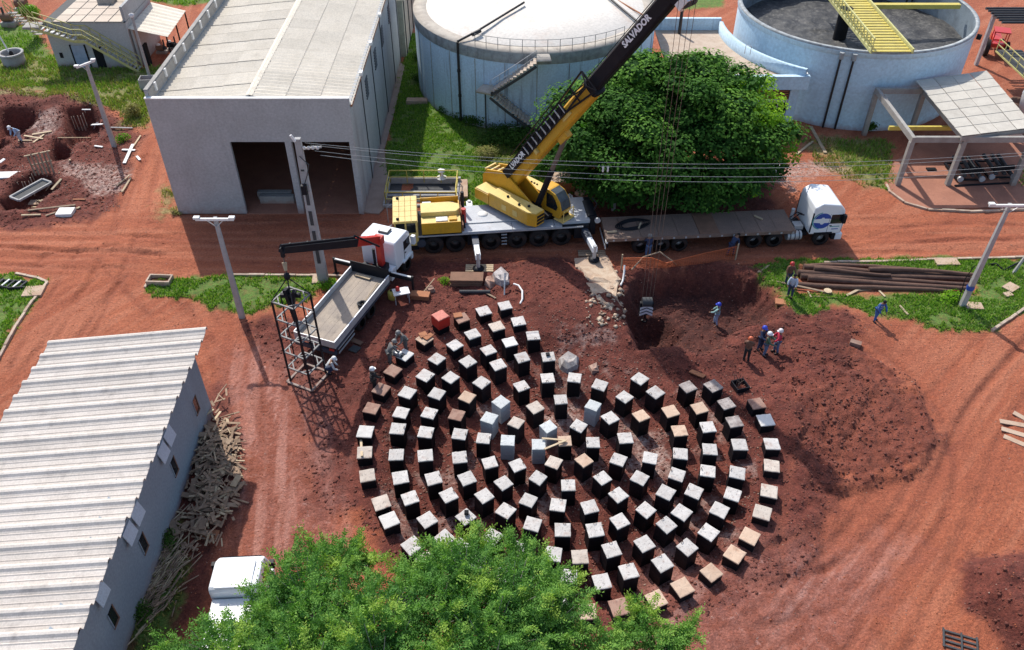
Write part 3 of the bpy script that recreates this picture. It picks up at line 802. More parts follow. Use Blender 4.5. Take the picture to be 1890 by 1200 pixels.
def more_buildings():
    t = thing('annex', 'narrow cream building continuing behind the grey warehouse', 'building')
    MB().box(-14.5, -10.0, 77.4, 96, -.3, 5.3).build('wall', mat('cream_wall', (.44, .42, .34), .9), t)
    MB().box(-14.6, -9.7, 77.2, 96, 5.3, 5.45).build('roof', M_roof, t)
    for k in range(3): MB().box(-9.99, -9.92, 78 + k * 3.2, 78.15 + k * 3.2, 0, 5.2).build('wall_joint', M_joint, t)
    t = thing('concrete_curb', 'pale concrete inspection block half buried in grass between warehouse and white tank', 'concrete block', (0, 0, 0))
    c = g(770, 189)
    MB().box(c.x - .9, c.x + .9, c.y - .35, c.y + .35, -.1, .28).build('slab', M_slab, t, bevel=.02)
    # concrete apron along the warehouse
    poly = gp([(672, 393), (692, 300), (709, 205), (733, 112), (747, 122), (727, 211), (709, 277), (722, 372), (700, 395)])
    o = MB().prism(poly, -.25, .06).build('apron_pavement', mat('brownish_pavement', (.36, .27, .22), .9, (.28, .20, .16), 1), None); o['kind'] = 'structure'
    # concrete barrier in the doorway
    for (a, b, y, z, lab) in ((482, 545, 374, .0, 'long concrete beam lying on the dirt inside the left warehouse doorway'), (478, 540, 366, .0, 'second concrete beam lying behind the first inside the left warehouse doorway')):
        p = g(a, y); q = g(b, y)
        o = MB().beam((p.x, p.y, z + .32), (q.x, q.y, z + .32), .4, .6).build('concrete_beam', M_conc, None, bevel=.03)
        tag(o, lab, 'concrete beam')

    # ---- stair building top left
    X0, X1, Y0, Y1, Z = -42.0, -34.6, 75.0, 81.5, 4.2
    t = thing('stair_building', 'grey two level block with tiled roof terrace and yellow railed outside stair', 'building')
    MB().box(X0, X1, Y0, Y1, -.3, Z).build('wall', M_plaster, t)
    cols, rows = 5, 4; tw = (X1 - X0 - 1.2) / cols; th = (Y1 - Y0) / rows
    for i in range(cols):
        for j in range(rows):
            x = X0 + .9 + i * tw; y = Y0 + j * th
            MB().box(x + .05, x + tw - .05, y + .05, y + th - .05, Z - .02, Z + .05).build('deck_tile', M_tile, t)
    MB().box(X0, X1, Y0 - .05, Y1, Z - .03, Z + .01).build('roof_slab', M_joint, t)
    MB().box(X1 - .25, X1, Y0 + .2, Y1, Z + .01, Z + 1.3).build('parapet', M_plaster, t)
    MB().box(X0 + 3, X1 - .3, Y1 - .1, Y1 + .1, Z, Z + .9).build('rear_parapet', mat('plum_panel', (.10, .06, .09), .8), t)
    pl = MB(); pl.box(-38.6, -37.2, 79.2, 80.4, Z + .06, Z + .5); pl.box(-38.3, -37.5, 79.4, 80.2, Z + .5, Z + .7); pl.build('roof_plinth', M_conc, t, bevel=.04)
    # door and hatch
    MB().box(-40.2, -39.0, Y0 - .06, Y0 - .003, 0, 2.05).build('door', mat('pale_blue_door', (.35, .42, .55), .6), t)
    MB().box(-40.32, -40.2, Y0 - .09, Y0 - .003, 0, 2.15).build('door_frame', M_dark, t)
    MB().box(-39.0, -38.88, Y0 - .09, Y0 - .003, 0, 2.15).build('door_frame', M_dark, t)
    MB().box(-41.5, -41.2, Y0 - .03, Y0 - .003, .9, 1.4).build('vent', M_dark, t)
    MB().box(-38.3, -37.5, Y0 - .05, Y0 - .003, 0, 2.0).build('side_door', M_dark, t)
    # stair: platform then two flights with a short landing
    ya, yb = Y0 - 1.05, Y0 - .06
    P = [(-42.6, 4.15), (-39.2, 2.95), (-38.3, 2.95), (-34.2, .05)]
    pf = MB().box(-43.4, -41.9, ya, yb + .3, 3.95, 4.15).build('stair_platform', M_conc, t)
    for k in range(7):
        x = -42.0 + (k) * .42; z = 4.0 - k * .155
        MB().box(x, x + .34, ya, yb, z - .1, z - .04).build('step', M_alu, t)
    for k in range(15):
        x = -38.4 + k * .28; z = 2.85 - k * .19
        MB().box(x, x + .22, ya, yb, z - .1, z - .04).build('step', M_alu, t)
    for y in (ya, yb):
        s = MB()
        for a, b in zip(P[:-1], P[1:]): s.beam((a[0], y, a[1] - .1), (b[0], y, b[1] - .1), .06, .22)
        s.build('stringer', M_yelpale, t)
        rl = MB()
        for dz in (.5, 1.0):
            for a, b in zip(P[:-1], P[1:]): rl.beam((a[0], y, a[1] + dz), (b[0], y, b[1] + dz), .06)
        for k in range(12):
            u = k / 11; x = P[0][0] + (P[-1][0] - P[0][0]) * u
            z = np.interp(x, [p[0] for p in P], [p[1] for p in P])
            rl.beam((x, y, z - .1), (x, y, z + 1.0), .05)
        rl.build('railing', M_yelpale, t)
    # white corrugated lean-to beside it
    t = thing('lean_to_canopy', 'white corrugated canopy on dark posts beside the stair building', 'canopy')
    A_, B_, C_, D_ = Vector((-34.6, 75.2, 3.55)), Vector((-34.4, 81.2, 3.75)), g(343, 20, 3.2), g(310, 68, 3.0)
    n = 9
    for k in range(n):
        a0 = A_.lerp(B_, k / n); a1 = A_.lerp(B_, (k + 1) / n); b0 = D_.lerp(C_, k / n); b1 = D_.lerp(C_, (k + 1) / n)
        h = Vector((0, 0, .05)); m_ = (a0 + a1) / 2 + h; m2 = (b0 + b1) / 2 + h; d = Vector((0, 0, -.03))
        MB().add([a0, m_, a1, b0, m2, b1] + [v + d for v in (a0, m_, a1, b0, m2, b1)],
                 [(0, 3, 4, 1), (1, 4, 5, 2), (6, 7, 10, 9), (7, 8, 11, 10), (0, 1, 7, 6), (1, 2, 8, 7), (3, 9, 10, 4), (4, 10, 11, 5), (0, 6, 9, 3), (2, 5, 11, 8)]).build('roof_sheet', M_roof, t)
    for p in (C_, D_, D_.lerp(C_, .5)):
        MB().tube([(p.x - .15, p.y, 0), (p.x - .15, p.y, p.z)], .07, 6).build('post', M_dark, t)
    MB().box(-34.5, -34.3, 75.3, 80, 0, 3.4).build('back_panel', M_plaster, t)
    MB().box(-33.8, -33.6, 75.2, 75.9, 0, 2).build('cabinet', M_dark, t)
    # pumps under the canopy
    for i, (px, py, lab) in enumerate(((300, 98, 'motor pump with pale cap under the white canopy, nearer the stair building'), (320, 92, 'dark motor pump at the outer edge under the white canopy'))):
        c = g(px, py)
        tt = thing('motor_pump', lab, 'pump', (c.x, c.y, 0))
        MB().box(-.5, .5, -.3, .3, 0, .2).build('base', M_conc, tt)
        MB().tube([(-.45, 0, .5), (.2, 0, .5)], .26, 10).build('motor', M_dark if i else M_rust, tt)
        MB().tube([(.2, 0, .5), (.5, 0, .5)], .16, 10).build('pump_head', M_joint, tt)
        MB().tube([(.35, 0, .6), (.35, 0, 1.3)], .08, 8).build('outlet_pipe', M_joint, tt)
        MB().lathe([(.0, .95), (.16, .9), (.2, .78)], 10, c=(-.2, 0, .0)).build('cap', M_whitepl, tt)
    # ring well with white mast, far left
    c = g(28, 118)
    t = thing('ring_well', 'round concrete ring well in the grass with a white mast standing in it', 'well', (c.x, c.y, 0))
    MB().lathe([(1.0, 0), (1.0, 1.0), (.86, 1.0), (.86, .4), (0, .4)], 24).build('ring', M_conc, t)
    MB().lathe([(1.06, .98), (1.1, 1.12), (.88, 1.12), (.88, .98)], 24).build('rim', M_pole, t)
    t = thing('mast', 'thin white pole leaning out of the ring well at the far left', 'pole', (c.x, c.y, .4))
    MB().tube([(0, 0, 0), (-1.4, .5, 5.5)], .07, 8).build('pole', M_whitepl, t)
    MB().lathe([(.18, 0), (.18, .7), (.1, .8)], 10).build('sleeve', M_dark, t)
    # bits of yellow rail and machinery at the top left corner
    t = thing('stair_gantry', 'pale yellow railed access gantry in the top left corner of the yard', 'gantry')
    a, b, c2 = g(60, 50, 1.0), g(5, 5, 4), g(0, 30, 2)
    rl = MB()
    for s in (0, .9):
        for dz in (0, .5, 1.0): rl.beam((a.x + s, a.y, a.z + dz - .8), (b.x + s, b.y + s, b.z + dz - .8), .07)
        for k in range(5):
            p = a.lerp(b, k / 4); rl.beam((p.x + s, p.y, p.z - .8), (p.x + s, p.y, p.z + .2), .06)
    rl.build('railing', M_yelpale, t)
    for k in range(9):
        p = a.lerp(b, (k + .5) / 9); MB().box(p.x, p.x + .9, p.y - .2, p.y + .2, p.z - .85, p.z - .8).build('step', M_conc, t)
    for (px, py, s, lab) in ((46, 22, .8, 'rusty machine block near the top left railings'), (20, 48, .7, 'pale grey machine base at the top left edge')):
        q = g(px, py); tt = thing('machine', lab, 'machine', (q.x, q.y, 0))
        MB().box(-s, s, -.5, .5, 0, .5).build('base', M_conc, tt)
        MB().tube([(-s * .8, 0, .9), (s * .6, 0, .9)], .42, 12).build('drum', M_rust, tt)
        MB().tube([(-s * .4, 0, 1.1), (-s * .4, 0, 1.9)], .12, 8).build('pipe', M_joint, tt)
    # iron bin by the warehouse corner
    c = g(276, 165)
    t = thing('open_bin', 'small open topped rusty bin beside the warehouse left parapet', 'bin', (c.x, c.y, 0), .1)
    bx = MB()
    for a_ in ((-.6, .6, -.5, -.44), (-.6, .6, .44, .5), (-.6, -.54, -.44, .44), (.54, .6, -.44, .44)): bx.box(a_[0], a_[1], a_[2], a_[3], 0, 1.1)
    bx.box(-.54, .54, -.44, .44, .1, .15); bx.build('body', M_pole, t)
    MB().box(-.5, .5, -.4, .4, .16, .7).build('contents', M_soilrock, t)
more_buildings()

# ---------------------------------------------------------------- lower left shed
def shed():
    t = thing('shed', 'long shed with deep ribbed channel roof and slate blue side wall at lower left', 'shed')
    Y1 = 31.3; Y0 = 8.0; XW = -15.95; XE = -14.88; XL = -22.9
    zr, zl = 6.1, 5.2
    w = MB(); w.box(XW - .2, XW, Y0, Y1 - .1, -.3, 5.75)
    w.build('side_wall', M_shedwall, t)
    MB().box(-22.2, XW - .2, Y1 - .3, Y1 - .1, -.3, 5.2).build('end_wall', M_shedwall, t)
    MB().box(-22.2, -22.0, Y0, Y1 - .3, -.3, 5.0).build('far_wall', M_shedwall, t)
    # channel tiles: each a folded trough (raised rib then flat pan), laid across
    ys = []
    px = [(380, 604), (374.6, 624), (363, 649.5), (352, 673.7), (341.6, 700), (328.9, 725.7), (317.5, 755), (306, 784), (293.3, 816), (279.4, 845), (265.4, 879)]
    per = (g(374.6, 624, 6.1).y - g(265.4, 879, 6.1).y) / 9.0
    ytop = g(374.6, 624, 6.1).y
    sl = (zl - zr) / (XL - XE)
    prof = [(0, -.02), (.06, .17), (.16, .20), (.27, .18), (.36, .09), (.45, .05), (.5, .085), (.55, .05), (.74, .02), (.78, .05), (.82, .02), (.94, .0), (1.0, -.02)]
    prof = [(u * per, z) for u, z in prof]
    vs = []; n = len(prof); L_ = XE - XL
    for x in (0, -L_):
        for u, z in prof: vs.append((x, -u, z + x * sl))
    for x in (0, -L_):
        for u, z in prof: vs.append((x, -u, z + x * sl - .03))
    fs = []
    for i in range(n - 1):
        fs += [(i, i + 1, n + i + 1, n + i), (2 * n + i, 3 * n + i, 3 * n + i + 1, 2 * n + i + 1), (i, 2 * n + i, 2 * n + i + 1, i + 1), (n + i, n + i + 1, 3 * n + i + 1, 3 * n + i)]
    fs += [(0, n, 3 * n, 2 * n), (n - 1, 3 * n - 1, 4 * n - 1, 2 * n - 1)]
    me = bpy.data.meshes.new('roof_channel'); me.from_pydata(vs, [], fs); me.materials.append(M_shedroof); me.update()
    k = -1
    for k in range(-1, 26):
        y = ytop - k * per
        if y < Y0: break
        o = link_mesh('roof_channel', me, t, (XE + rnd.uniform(-.04, .04), y + .01, zr - .22 + rnd.uniform(-.008, .008)))
        lp = MB(); lp.box(XE - 4.05, XE - 4.0, y - per + .03, y - .03, zr - .30 + .2, zr - .30 + .22)
    # dark hollow ends beneath the ribs
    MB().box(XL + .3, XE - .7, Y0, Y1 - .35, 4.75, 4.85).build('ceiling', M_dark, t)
    # windows: (px,py) centre, height, width
    for (a, b) in ((1425, 585), (1262, 1030)):
        pass
    def on_wall(px, py):
        u = (px - 945) / FOC; v = (600 - py) / FOC
        dy = math.cos(PITCH) + v * math.sin(PITCH); dz = -math.sin(PITCH) + v * math.cos(PITCH)
        s = XW / u
        return Vector((XW, dy * s, CAM_H + dz * s))
    for (px_, py_) in ((361, 748), (321, 861), (264, 1003), (208, 1138)):
        c = on_wall(px_, py_)
        fr = MB()
        fr.box(XW - .01, XW + .012, c.y - .22, c.y + .22, c.z - .45, c.z + .45); fr.build('window', M_glass, t)
        rv = MB(); rv.box(XW + .013, XW + .05, c.y - .27, c.y + .27, c.z - .53, c.z - .45); rv.build('window_sill', M_rust, t)
        MB().box(XW + .013, XW + .04, c.y + .22, c.y + .27, c.z - .45, c.z + .49).build('window_jamb', M_rust, t)
        MB().box(XW + .013, XW + .04, c.y - .27, c.y - .22, c.z - .45, c.z + .49).build('window_jamb', M_shedwall, t)
    # open pale flap panels under the eave, in pairs
    M_flap = mat('flap_panel', (.55, .64, .72), .4, (.50, .59, .67), 1)
    for (a, b, c_, d) in (((1215, 735), (1265, 800), (1215, 905), (1185, 845)), ((1180, 850), (1215, 912), (1175, 1025), (1140, 960))):
        P = [on_wall(x / 3.9375, 600 + y / 3.9375) for x, y in (a, b, c_, d)]
        flap(P, t, M_flap)
    for (a, b, c_, d) in (((995, 95), (1042, 170), (985, 305), (940, 235)), ((935, 245), (980, 325), (935, 445), (888, 360)), ((745, 690), (772, 720), (712, 870), (680, 840))):
        P = [on_wall(x / 3.9375, 900 + y / 3.9375) for x, y in (a, b, c_, d)]
        flap(P, t, M_flap)
def flap(P, t, m):
    c = sum(P, Vector()) / 4
    hy = .52; hz = .55
    y0 = min(p.y for p in P); y1 = max(p.y for p in P)
    c.y = (y0 + y1) / 2
    M = Matrix.Translation(Vector((c.x, c.y, c.z + .1)))
    f = MB()
    f.add([M @ Vector(v) for v in ((.03, -.40, .38), (.03, .40, .38), (.20, .40, -.36), (.20, -.40, -.36), (0, -.40, .36), (0, .40, .36), (.17, .40, -.38), (.17, -.40, -.38))],
          [(0, 1, 2, 3), (7, 6, 5, 4), (0, 4, 5, 1), (1, 5, 6, 2), (2, 6, 7, 3), (3, 7, 4, 0)])
    f.build('flap', m, t)
shed()

# ---------------------------------------------------------------- tanks
M_tread = mat('beige_tread', (.62, .52, .42), .9, (.45, .34, .26), 3)
def tank_one():
    cx, cy, r, Z = 1.94, 72.5, 10.3, 6.7
    t = thing('storage_tank', 'round pale blue tank with white domed roof and zigzag outside stair', 'tank', (cx, cy, 0))
    MB().lathe([(r, -.3), (r, Z - .85)], 96).build('wall', M_tank, t)
    MB().lathe([(r + .015, Z - .85), (r + .05, Z - .8), (r + .05, Z)], 96).build('wall_band', M_band, t)
    MB().lathe([(r + .05, Z), (r + .05, Z + .04), (r - 1.15, Z + .10), (r - 1.2, Z + .02)], 96).build('rim', M_rim, t)
    MB().lathe([(r - 1.0, Z + .03), (r - 1.1, Z + .12), (6, Z + .75), (3, Z + 1.15), (0, Z + 1.3)], 96).build('roof', M_tankroof, t)
    for k in range(12):     # thin panel seams of the wall
        a = R(-160 + k * 14)
        MB().box(-.035, .03, -.03, .03, .0, Z - .9, M=Matrix.Rotation(a, 4, 'Z') @ Matrix.Translation((r + .005, 0, 0))).build('wall_seam', M_band, t)
    # railing on the rim near the stair head
    def at(a, rr, z): return (rr * math.cos(R(a)), rr * math.sin(R(a)), z)
    rl = MB(); A0, A1 = -118, -48; n = 13
    pts = [A0 + (A1 - A0) * k / n for k in range(n + 1)]
    for k, a in enumerate(pts):
        rl.tube([at(a, r - .1, Z), at(a, r - .1, Z + 1.05)], .025, 5)
        if k:
            for dz in (.5, 1.03): rl.tube([at(pts[k - 1], r - .1, Z + dz), at(a, r - .1, Z + dz)], .02, 5)
    rl.build('railing', mat('thin_grey_rail', (.30, .28, .26), .6), t)
    # stair
    R1, R2 = r + .08, r + 1.25
    def flight(a0, z0, a1, z1, n, tag_):
        for k in range(n):
            u = (k + .5) / n; a = a0 + (a1 - a0) * u; z = z0 + (z1 - z0) * u
            da = abs(a1 - a0) / n * .5
            s = MB(); vs = [at(a - da, R1, z), at(a + da, R1, z), at(a + da, R2, z), at(a - da, R2, z)]
            vs += [(x, y, zz - .08) for x, y, zz in vs]
            s.add(vs, [(0, 1, 2, 3), (7, 6, 5, 4), (0, 4, 5, 1), (1, 5, 6, 2), (2, 6, 7, 3), (3, 7, 4, 0)])
            s.build('step', M_tread, t)
        for rr in (R1 + .03, R2):
            b = MB(); m = 6
            for k in range(m):
                b.beam(at(a0 + (a1 - a0) * k / m, rr, z0 + (z1 - z0) * k / m - .32), at(a0 + (a1 - a0) * (k + 1) / m, rr, z0 + (z1 - z0) * (k + 1) / m - .32), .06, .2)
            b.build('stringer', M_joint if rr > R1 + .1 else M_band, t)
        rl = MB(); m = 5
        for k in range(m + 1):
            a = a0 + (a1 - a0) * k / m; z = z0 + (z1 - z0) * k / m
            rl.tube([at(a, R2, z), at(a, R2, z + .95)], .022, 5)
            if k:
                aa = a0 + (a1 - a0) * (k - 1) / m; zz = z0 + (z1 - z0) * (k - 1) / m
                rl.tube([at(aa, R2, zz + .95), at(a, R2, z + .95)], .022, 5); rl.tube([at(aa, R2, zz + .5), at(a, R2, z + .5)], .018, 5)
        rl.build('stair_railing', M_alu, t)
    flight(-90.5, 6.55, -108, 3.95, 14, 0)
    MB().lathe([(R1, 3.7), (R2 + .1, 3.7), (R2 + .1, 3.9), (R1, 3.9)], 5, a0=R(-114), a1=R(-108)).build('landing', M_rim, t)
    flight(-108.5, 3.75, -89, .9, 16, 0)
    MB().lathe([(R1, .7), (R2 + .1, .7), (R2 + .1, .85), (R1, .85)], 5, a0=R(-89), a1=R(-84)).build('landing', M_rim, t)
    MB().lathe([(R1, Z - .1), (R2 + .1, Z - .1), (R2 + .1, Z + .02), (R1, Z + .02)], 4, a0=R(-90.5), a1=R(-85)).build('landing', M_rim, t)
    flight(-89, .7, -101, .1, 7, 0)
    for a, z in ((-112, 3.6), (-86, .7), (-98, 1.9)):
        MB().tube([at(a, r + .5, 0), at(a, r + .5, z)], .07, 6).build('stair_post', M_joint, t)
    for (a, z0, z1) in ((-101, 1.6, 1.66), (-103.5, 1.75, 1.8)):
        MB().lathe([(r + .02, z0), (r + .1, z0), (r + .1, z1), (r + .02, z1)], 3, a0=R(a), a1=R(a + 1.8)).build('wall_bracket', M_dark, t)
    # pipes
    pr = MB(); a = -126.3
    pr.tube([at(a, r + .12, 0), at(a, r + .12, Z + .15)], .10, 8); pr.tube([at(a, r + .12, Z + .2), at(a + 3.5, r - 1.5, Z + .55)], .10, 8)
    pr.tube([at(a + 3.5, r - 1.5, Z + .55), at(a + 20, 3.4, Z + 1.35)], .09, 8)
    pr.build('drain_pipe', M_blackpipe, t)
    jo = MB()
    for z in (.3, 2.3, 4.4): jo.tube([at(a, r + .12, z), at(a, r + .12, z + .2)], .14, 8)
    jo.tube([at(a + 3, r - 1.1, Z + .45), at(a + 5, r - 1.8, Z + .6)], .17, 8)
    jo.build('pipe_collar', M_blackpipe, t)
    MB().tube([at(a + 5.5, r - 1.7, Z + .35), at(a + 22, 3.6, Z + 1.15)], .03, 5).build('cable', M_alu, t)
    MB().tube([at(-30, 9.6, Z + .25), at(20, 5.0, Z + 1.35)], .09, 8).build('roof_pipe', M_blackpipe, t)
    MB().tube([at(-22, 10.0, Z + .2), at(60, 6.0, Z + 1.1)], .06, 8).build('roof_pipe', M_brick, t)
tank_one()

def tank_two():
    cx, cy, r, Z = 29.3, 72.4, 9.7, 6.6
    t = thing('open_tank', 'open pale blue clarifier tank holding black sludge, crossed by a yellow bridge', 'tank', (cx, cy, 0))
    MB().lathe([(r, -.3), (r, Z - .55)], 96).build('wall', M_tank2, t)
    MB().lathe([(r + .01, Z - .55), (r + .08, Z - .5), (r + .08, Z - .02)], 96).build('wall_band', M_tank2, t)
    MB().lathe([(r + .083, Z - .14), (r + .09, Z), (r - .22, Z), (r - .22, Z - .05)], 96).build('rim', M_band, t)
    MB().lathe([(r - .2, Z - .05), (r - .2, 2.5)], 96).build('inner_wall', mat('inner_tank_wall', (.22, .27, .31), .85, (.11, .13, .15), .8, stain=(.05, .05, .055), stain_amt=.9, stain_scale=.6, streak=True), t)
    # sludge: radially ridged disc
    n, mrad = 72, 26; vs = []; fs = []
    for i in range(mrad + 1):
        rr = (r - .2) * i / mrad
        for k in range(n):
            a = 2 * PI * k / n; x, y = rr * math.cos(a), rr * math.sin(a)
            vs.append((x, y, 4.15 + .02 * rr + float(fbm(np.array([x]), np.array([y]), 1.1, 3, off=5)[0] - .5) * .42))
    for i in range(mrad):
        for k in range(n):
            a = i * n + k; b = i * n + (k + 1) % n
            fs.append((a, b, b + n, a + n))
    o = MB().add(vs, fs, 0, True).build('sludge', M_sludge, t)
    # bridge
    xa, xb = -1.9, 1.25; ZB = Z + .12
    n = 26
    for k in range(n):
        y = -r - .25 + k * .78 * .72
        MB().box(xa + .1, xb - .1, y, y + .36, ZB, ZB + .06).build('bridge_slat', M_yel, t)
    L_ = n * .78 * .72
    for x in (xa, xb):
        MB().beam((x, -r - .3, ZB + .02), (x, -r + L_, ZB + .02), .12, .24).build('bridge_girder', M_yelpale, t)
    rl = MB()
    x = xa - .03
    rl.beam((x, -r - .3, ZB + 1.05), (x, -r + L_, ZB + 1.05), .1, .1)
    m = 18
    for k in range(m + 1):
        y = -r - .25 + L_ * k / m
        rl.beam((x, y, ZB), (x, y, ZB + 1.05), .06)
        if k < m: rl.beam((x, y, ZB), (x, y + L_ / m, ZB + 1.0), .045)
    rl.build('bridge_truss', M_yelpale, t)
    rl = MB(); x = xb
    rl.beam((x, -r - .3, ZB + .22), (x, -r + L_, ZB + .22), .12, .12)
    rl.build('bridge_rail', M_yelpale, t)
    MB().box(-.1, 8.9, -.15, .35, Z - .2, Z + .15).build('cross_beam', M_yel, t)
    MB().tube([(-1.1, -1, 3.6), (-1.1, -1, Z + .2)], .55, 14).build('centre_shaft', M_dark, t)
    wt = MB(); wt.lathe([(0, 4.37), (1.3, 4.36)], 16, c=(-3.1, -7.4, 0)); wt.build('water_puddle', mat('pale_scum', (.22, .26, .30), .25, (.05, .055, .06), 2), t)
    def at(a, rr, z): return (rr * math.cos(R(a)), rr * math.sin(R(a)), z)
    for (px0, py0, px1, py1) in ((1521, 226, 1552, 103), (1541, 229, 1576, 105)):
        b = g(px0, py0); ab = math.degrees(math.atan2(b.y - cy, b.x - cx))
        pp = MB(); pp.tube([at(ab, r + .14, 0), at(ab, r + .16, Z - .25)], .09, 8); pp.build('outside_pipe', M_blackpipe, t)
        MB().tube([at(ab, r + .1, Z - .75), at(ab, r + .2, Z - .2)], .2, 8).build('pipe_bracket', M_band, t)
    for a in (38, 41):
        MB().tube([at(a, r - .35, 4), at(a, r - .35, Z + .1)], .07, 6).build('inner_pipe', M_blackpipe, t)
    MB().tube([at(-33, r + .15, Z - .5), at(-33, r + .5, Z - .5)], .22, 10).build('outlet', M_dark, t)
tank_two()

def pump_house():
    t = thing('pump_house', 'low pale blue building with beige flat roof wedged between the two tanks', 'building')
    cx, cy = 29.3, 72.4; Z = 4.0
    arc = [(cx + 11.2 * math.cos(R(a)), cy + 11.2 * math.sin(R(a))) for a in range(236, 178, -6)]
    poly = [(12.6, 63.3), (22.9, 63.3)] + arc + [(arc[-1][0], 73.6), (12.6, 73.6)]
    body = [(12.8, 63.6), (22.3, 63.6)] + [(cx + 11.6 * math.cos(R(a)), cy + 11.6 * math.sin(R(a))) for a in range(234, 178, -6)] + [(17.6, 73.2), (12.8, 73.2)]
    MB().prism(poly, Z - .02, Z + .12).build('roof', mat('beige_roof', (.52, .42, .33), .92, (.42, .31, .23), 1.2, stain=(.25, .17, .12), stain_amt=.5), t)
    MB().box(12.6, 23.4, 62.9, 63.3, Z - .55, Z + .55).build('fascia', M_tank2, t)
    MB().box(22.9, 23.3, 63.301, 64.6, Z - .5, Z + .62).build('corner_parapet', M_whitepl, t)
    MB().lathe([(11.25, Z + .1), (11.25, Z + 1.05), (10.95, Z + 1.05), (10.95, Z - .5), (11.25, Z - .5)], 22, c=(cx, cy, 0), a0=R(177), a1=R(236)).build('curved_parapet', M_tank2, t)
    MB().box(12.6, 18.3, 73.4, 73.7, Z, Z + 1.15).build('rear_parapet', M_tank, t)
    # front wall: columns, louvre, windows, dado
    Y = 63.35
    MB().box(12.8, 22.9, Y + .02, Y + .2, -.3, 1.15).build('lower_wall', M_tank2, t)
    MB().box(22.2, 22.9, Y - .1, Y + .25, -.3, Z - .55).build('corner_column', M_tank2, t)
    MB().box(12.8, 22.2, Y + .12, Y + .3, 1.15, Z - .5).build('window_glass', M_dark, t)
    MB().box(12.8, 22.2, Y, Y + .15, 2.15, 2.4).build('transom', M_whitepl, t)
    for k in range(5):
        MB().box(12.8, 22.2, Y + .04, Y + .1, 2.45 + k * .2, 2.57 + k * .2).build('louvre_blade', M_brick, t)
    for x in (13.6, 15.8, 18.0, 20.2, 21.4):
        MB().box(x, x + .08, Y + .02, Y + .15, 1.15, 2.15).build('window_frame', M_alu, t)
    p = MB(); p.tube([(14.6, 72.6, Z), (14.6, 72.6, Z + 2.4)], .14, 8); p.build('vent_pipe', M_blackpipe, t)
    MB().beam((11, 82, Z + 1.9), (19.5, 82, Z + 1.9), .2).build('header_pipe', M_rust, t)
    MB().tube([(18.9, 66.5, Z + .9), (18.9, 66.5, Z + 1.6), (19.3, 66.3, Z + 1.6), (19.3, 66.3, Z + .9)], .03, 5).build('ladder_rail', M_alu, t)
pump_house()

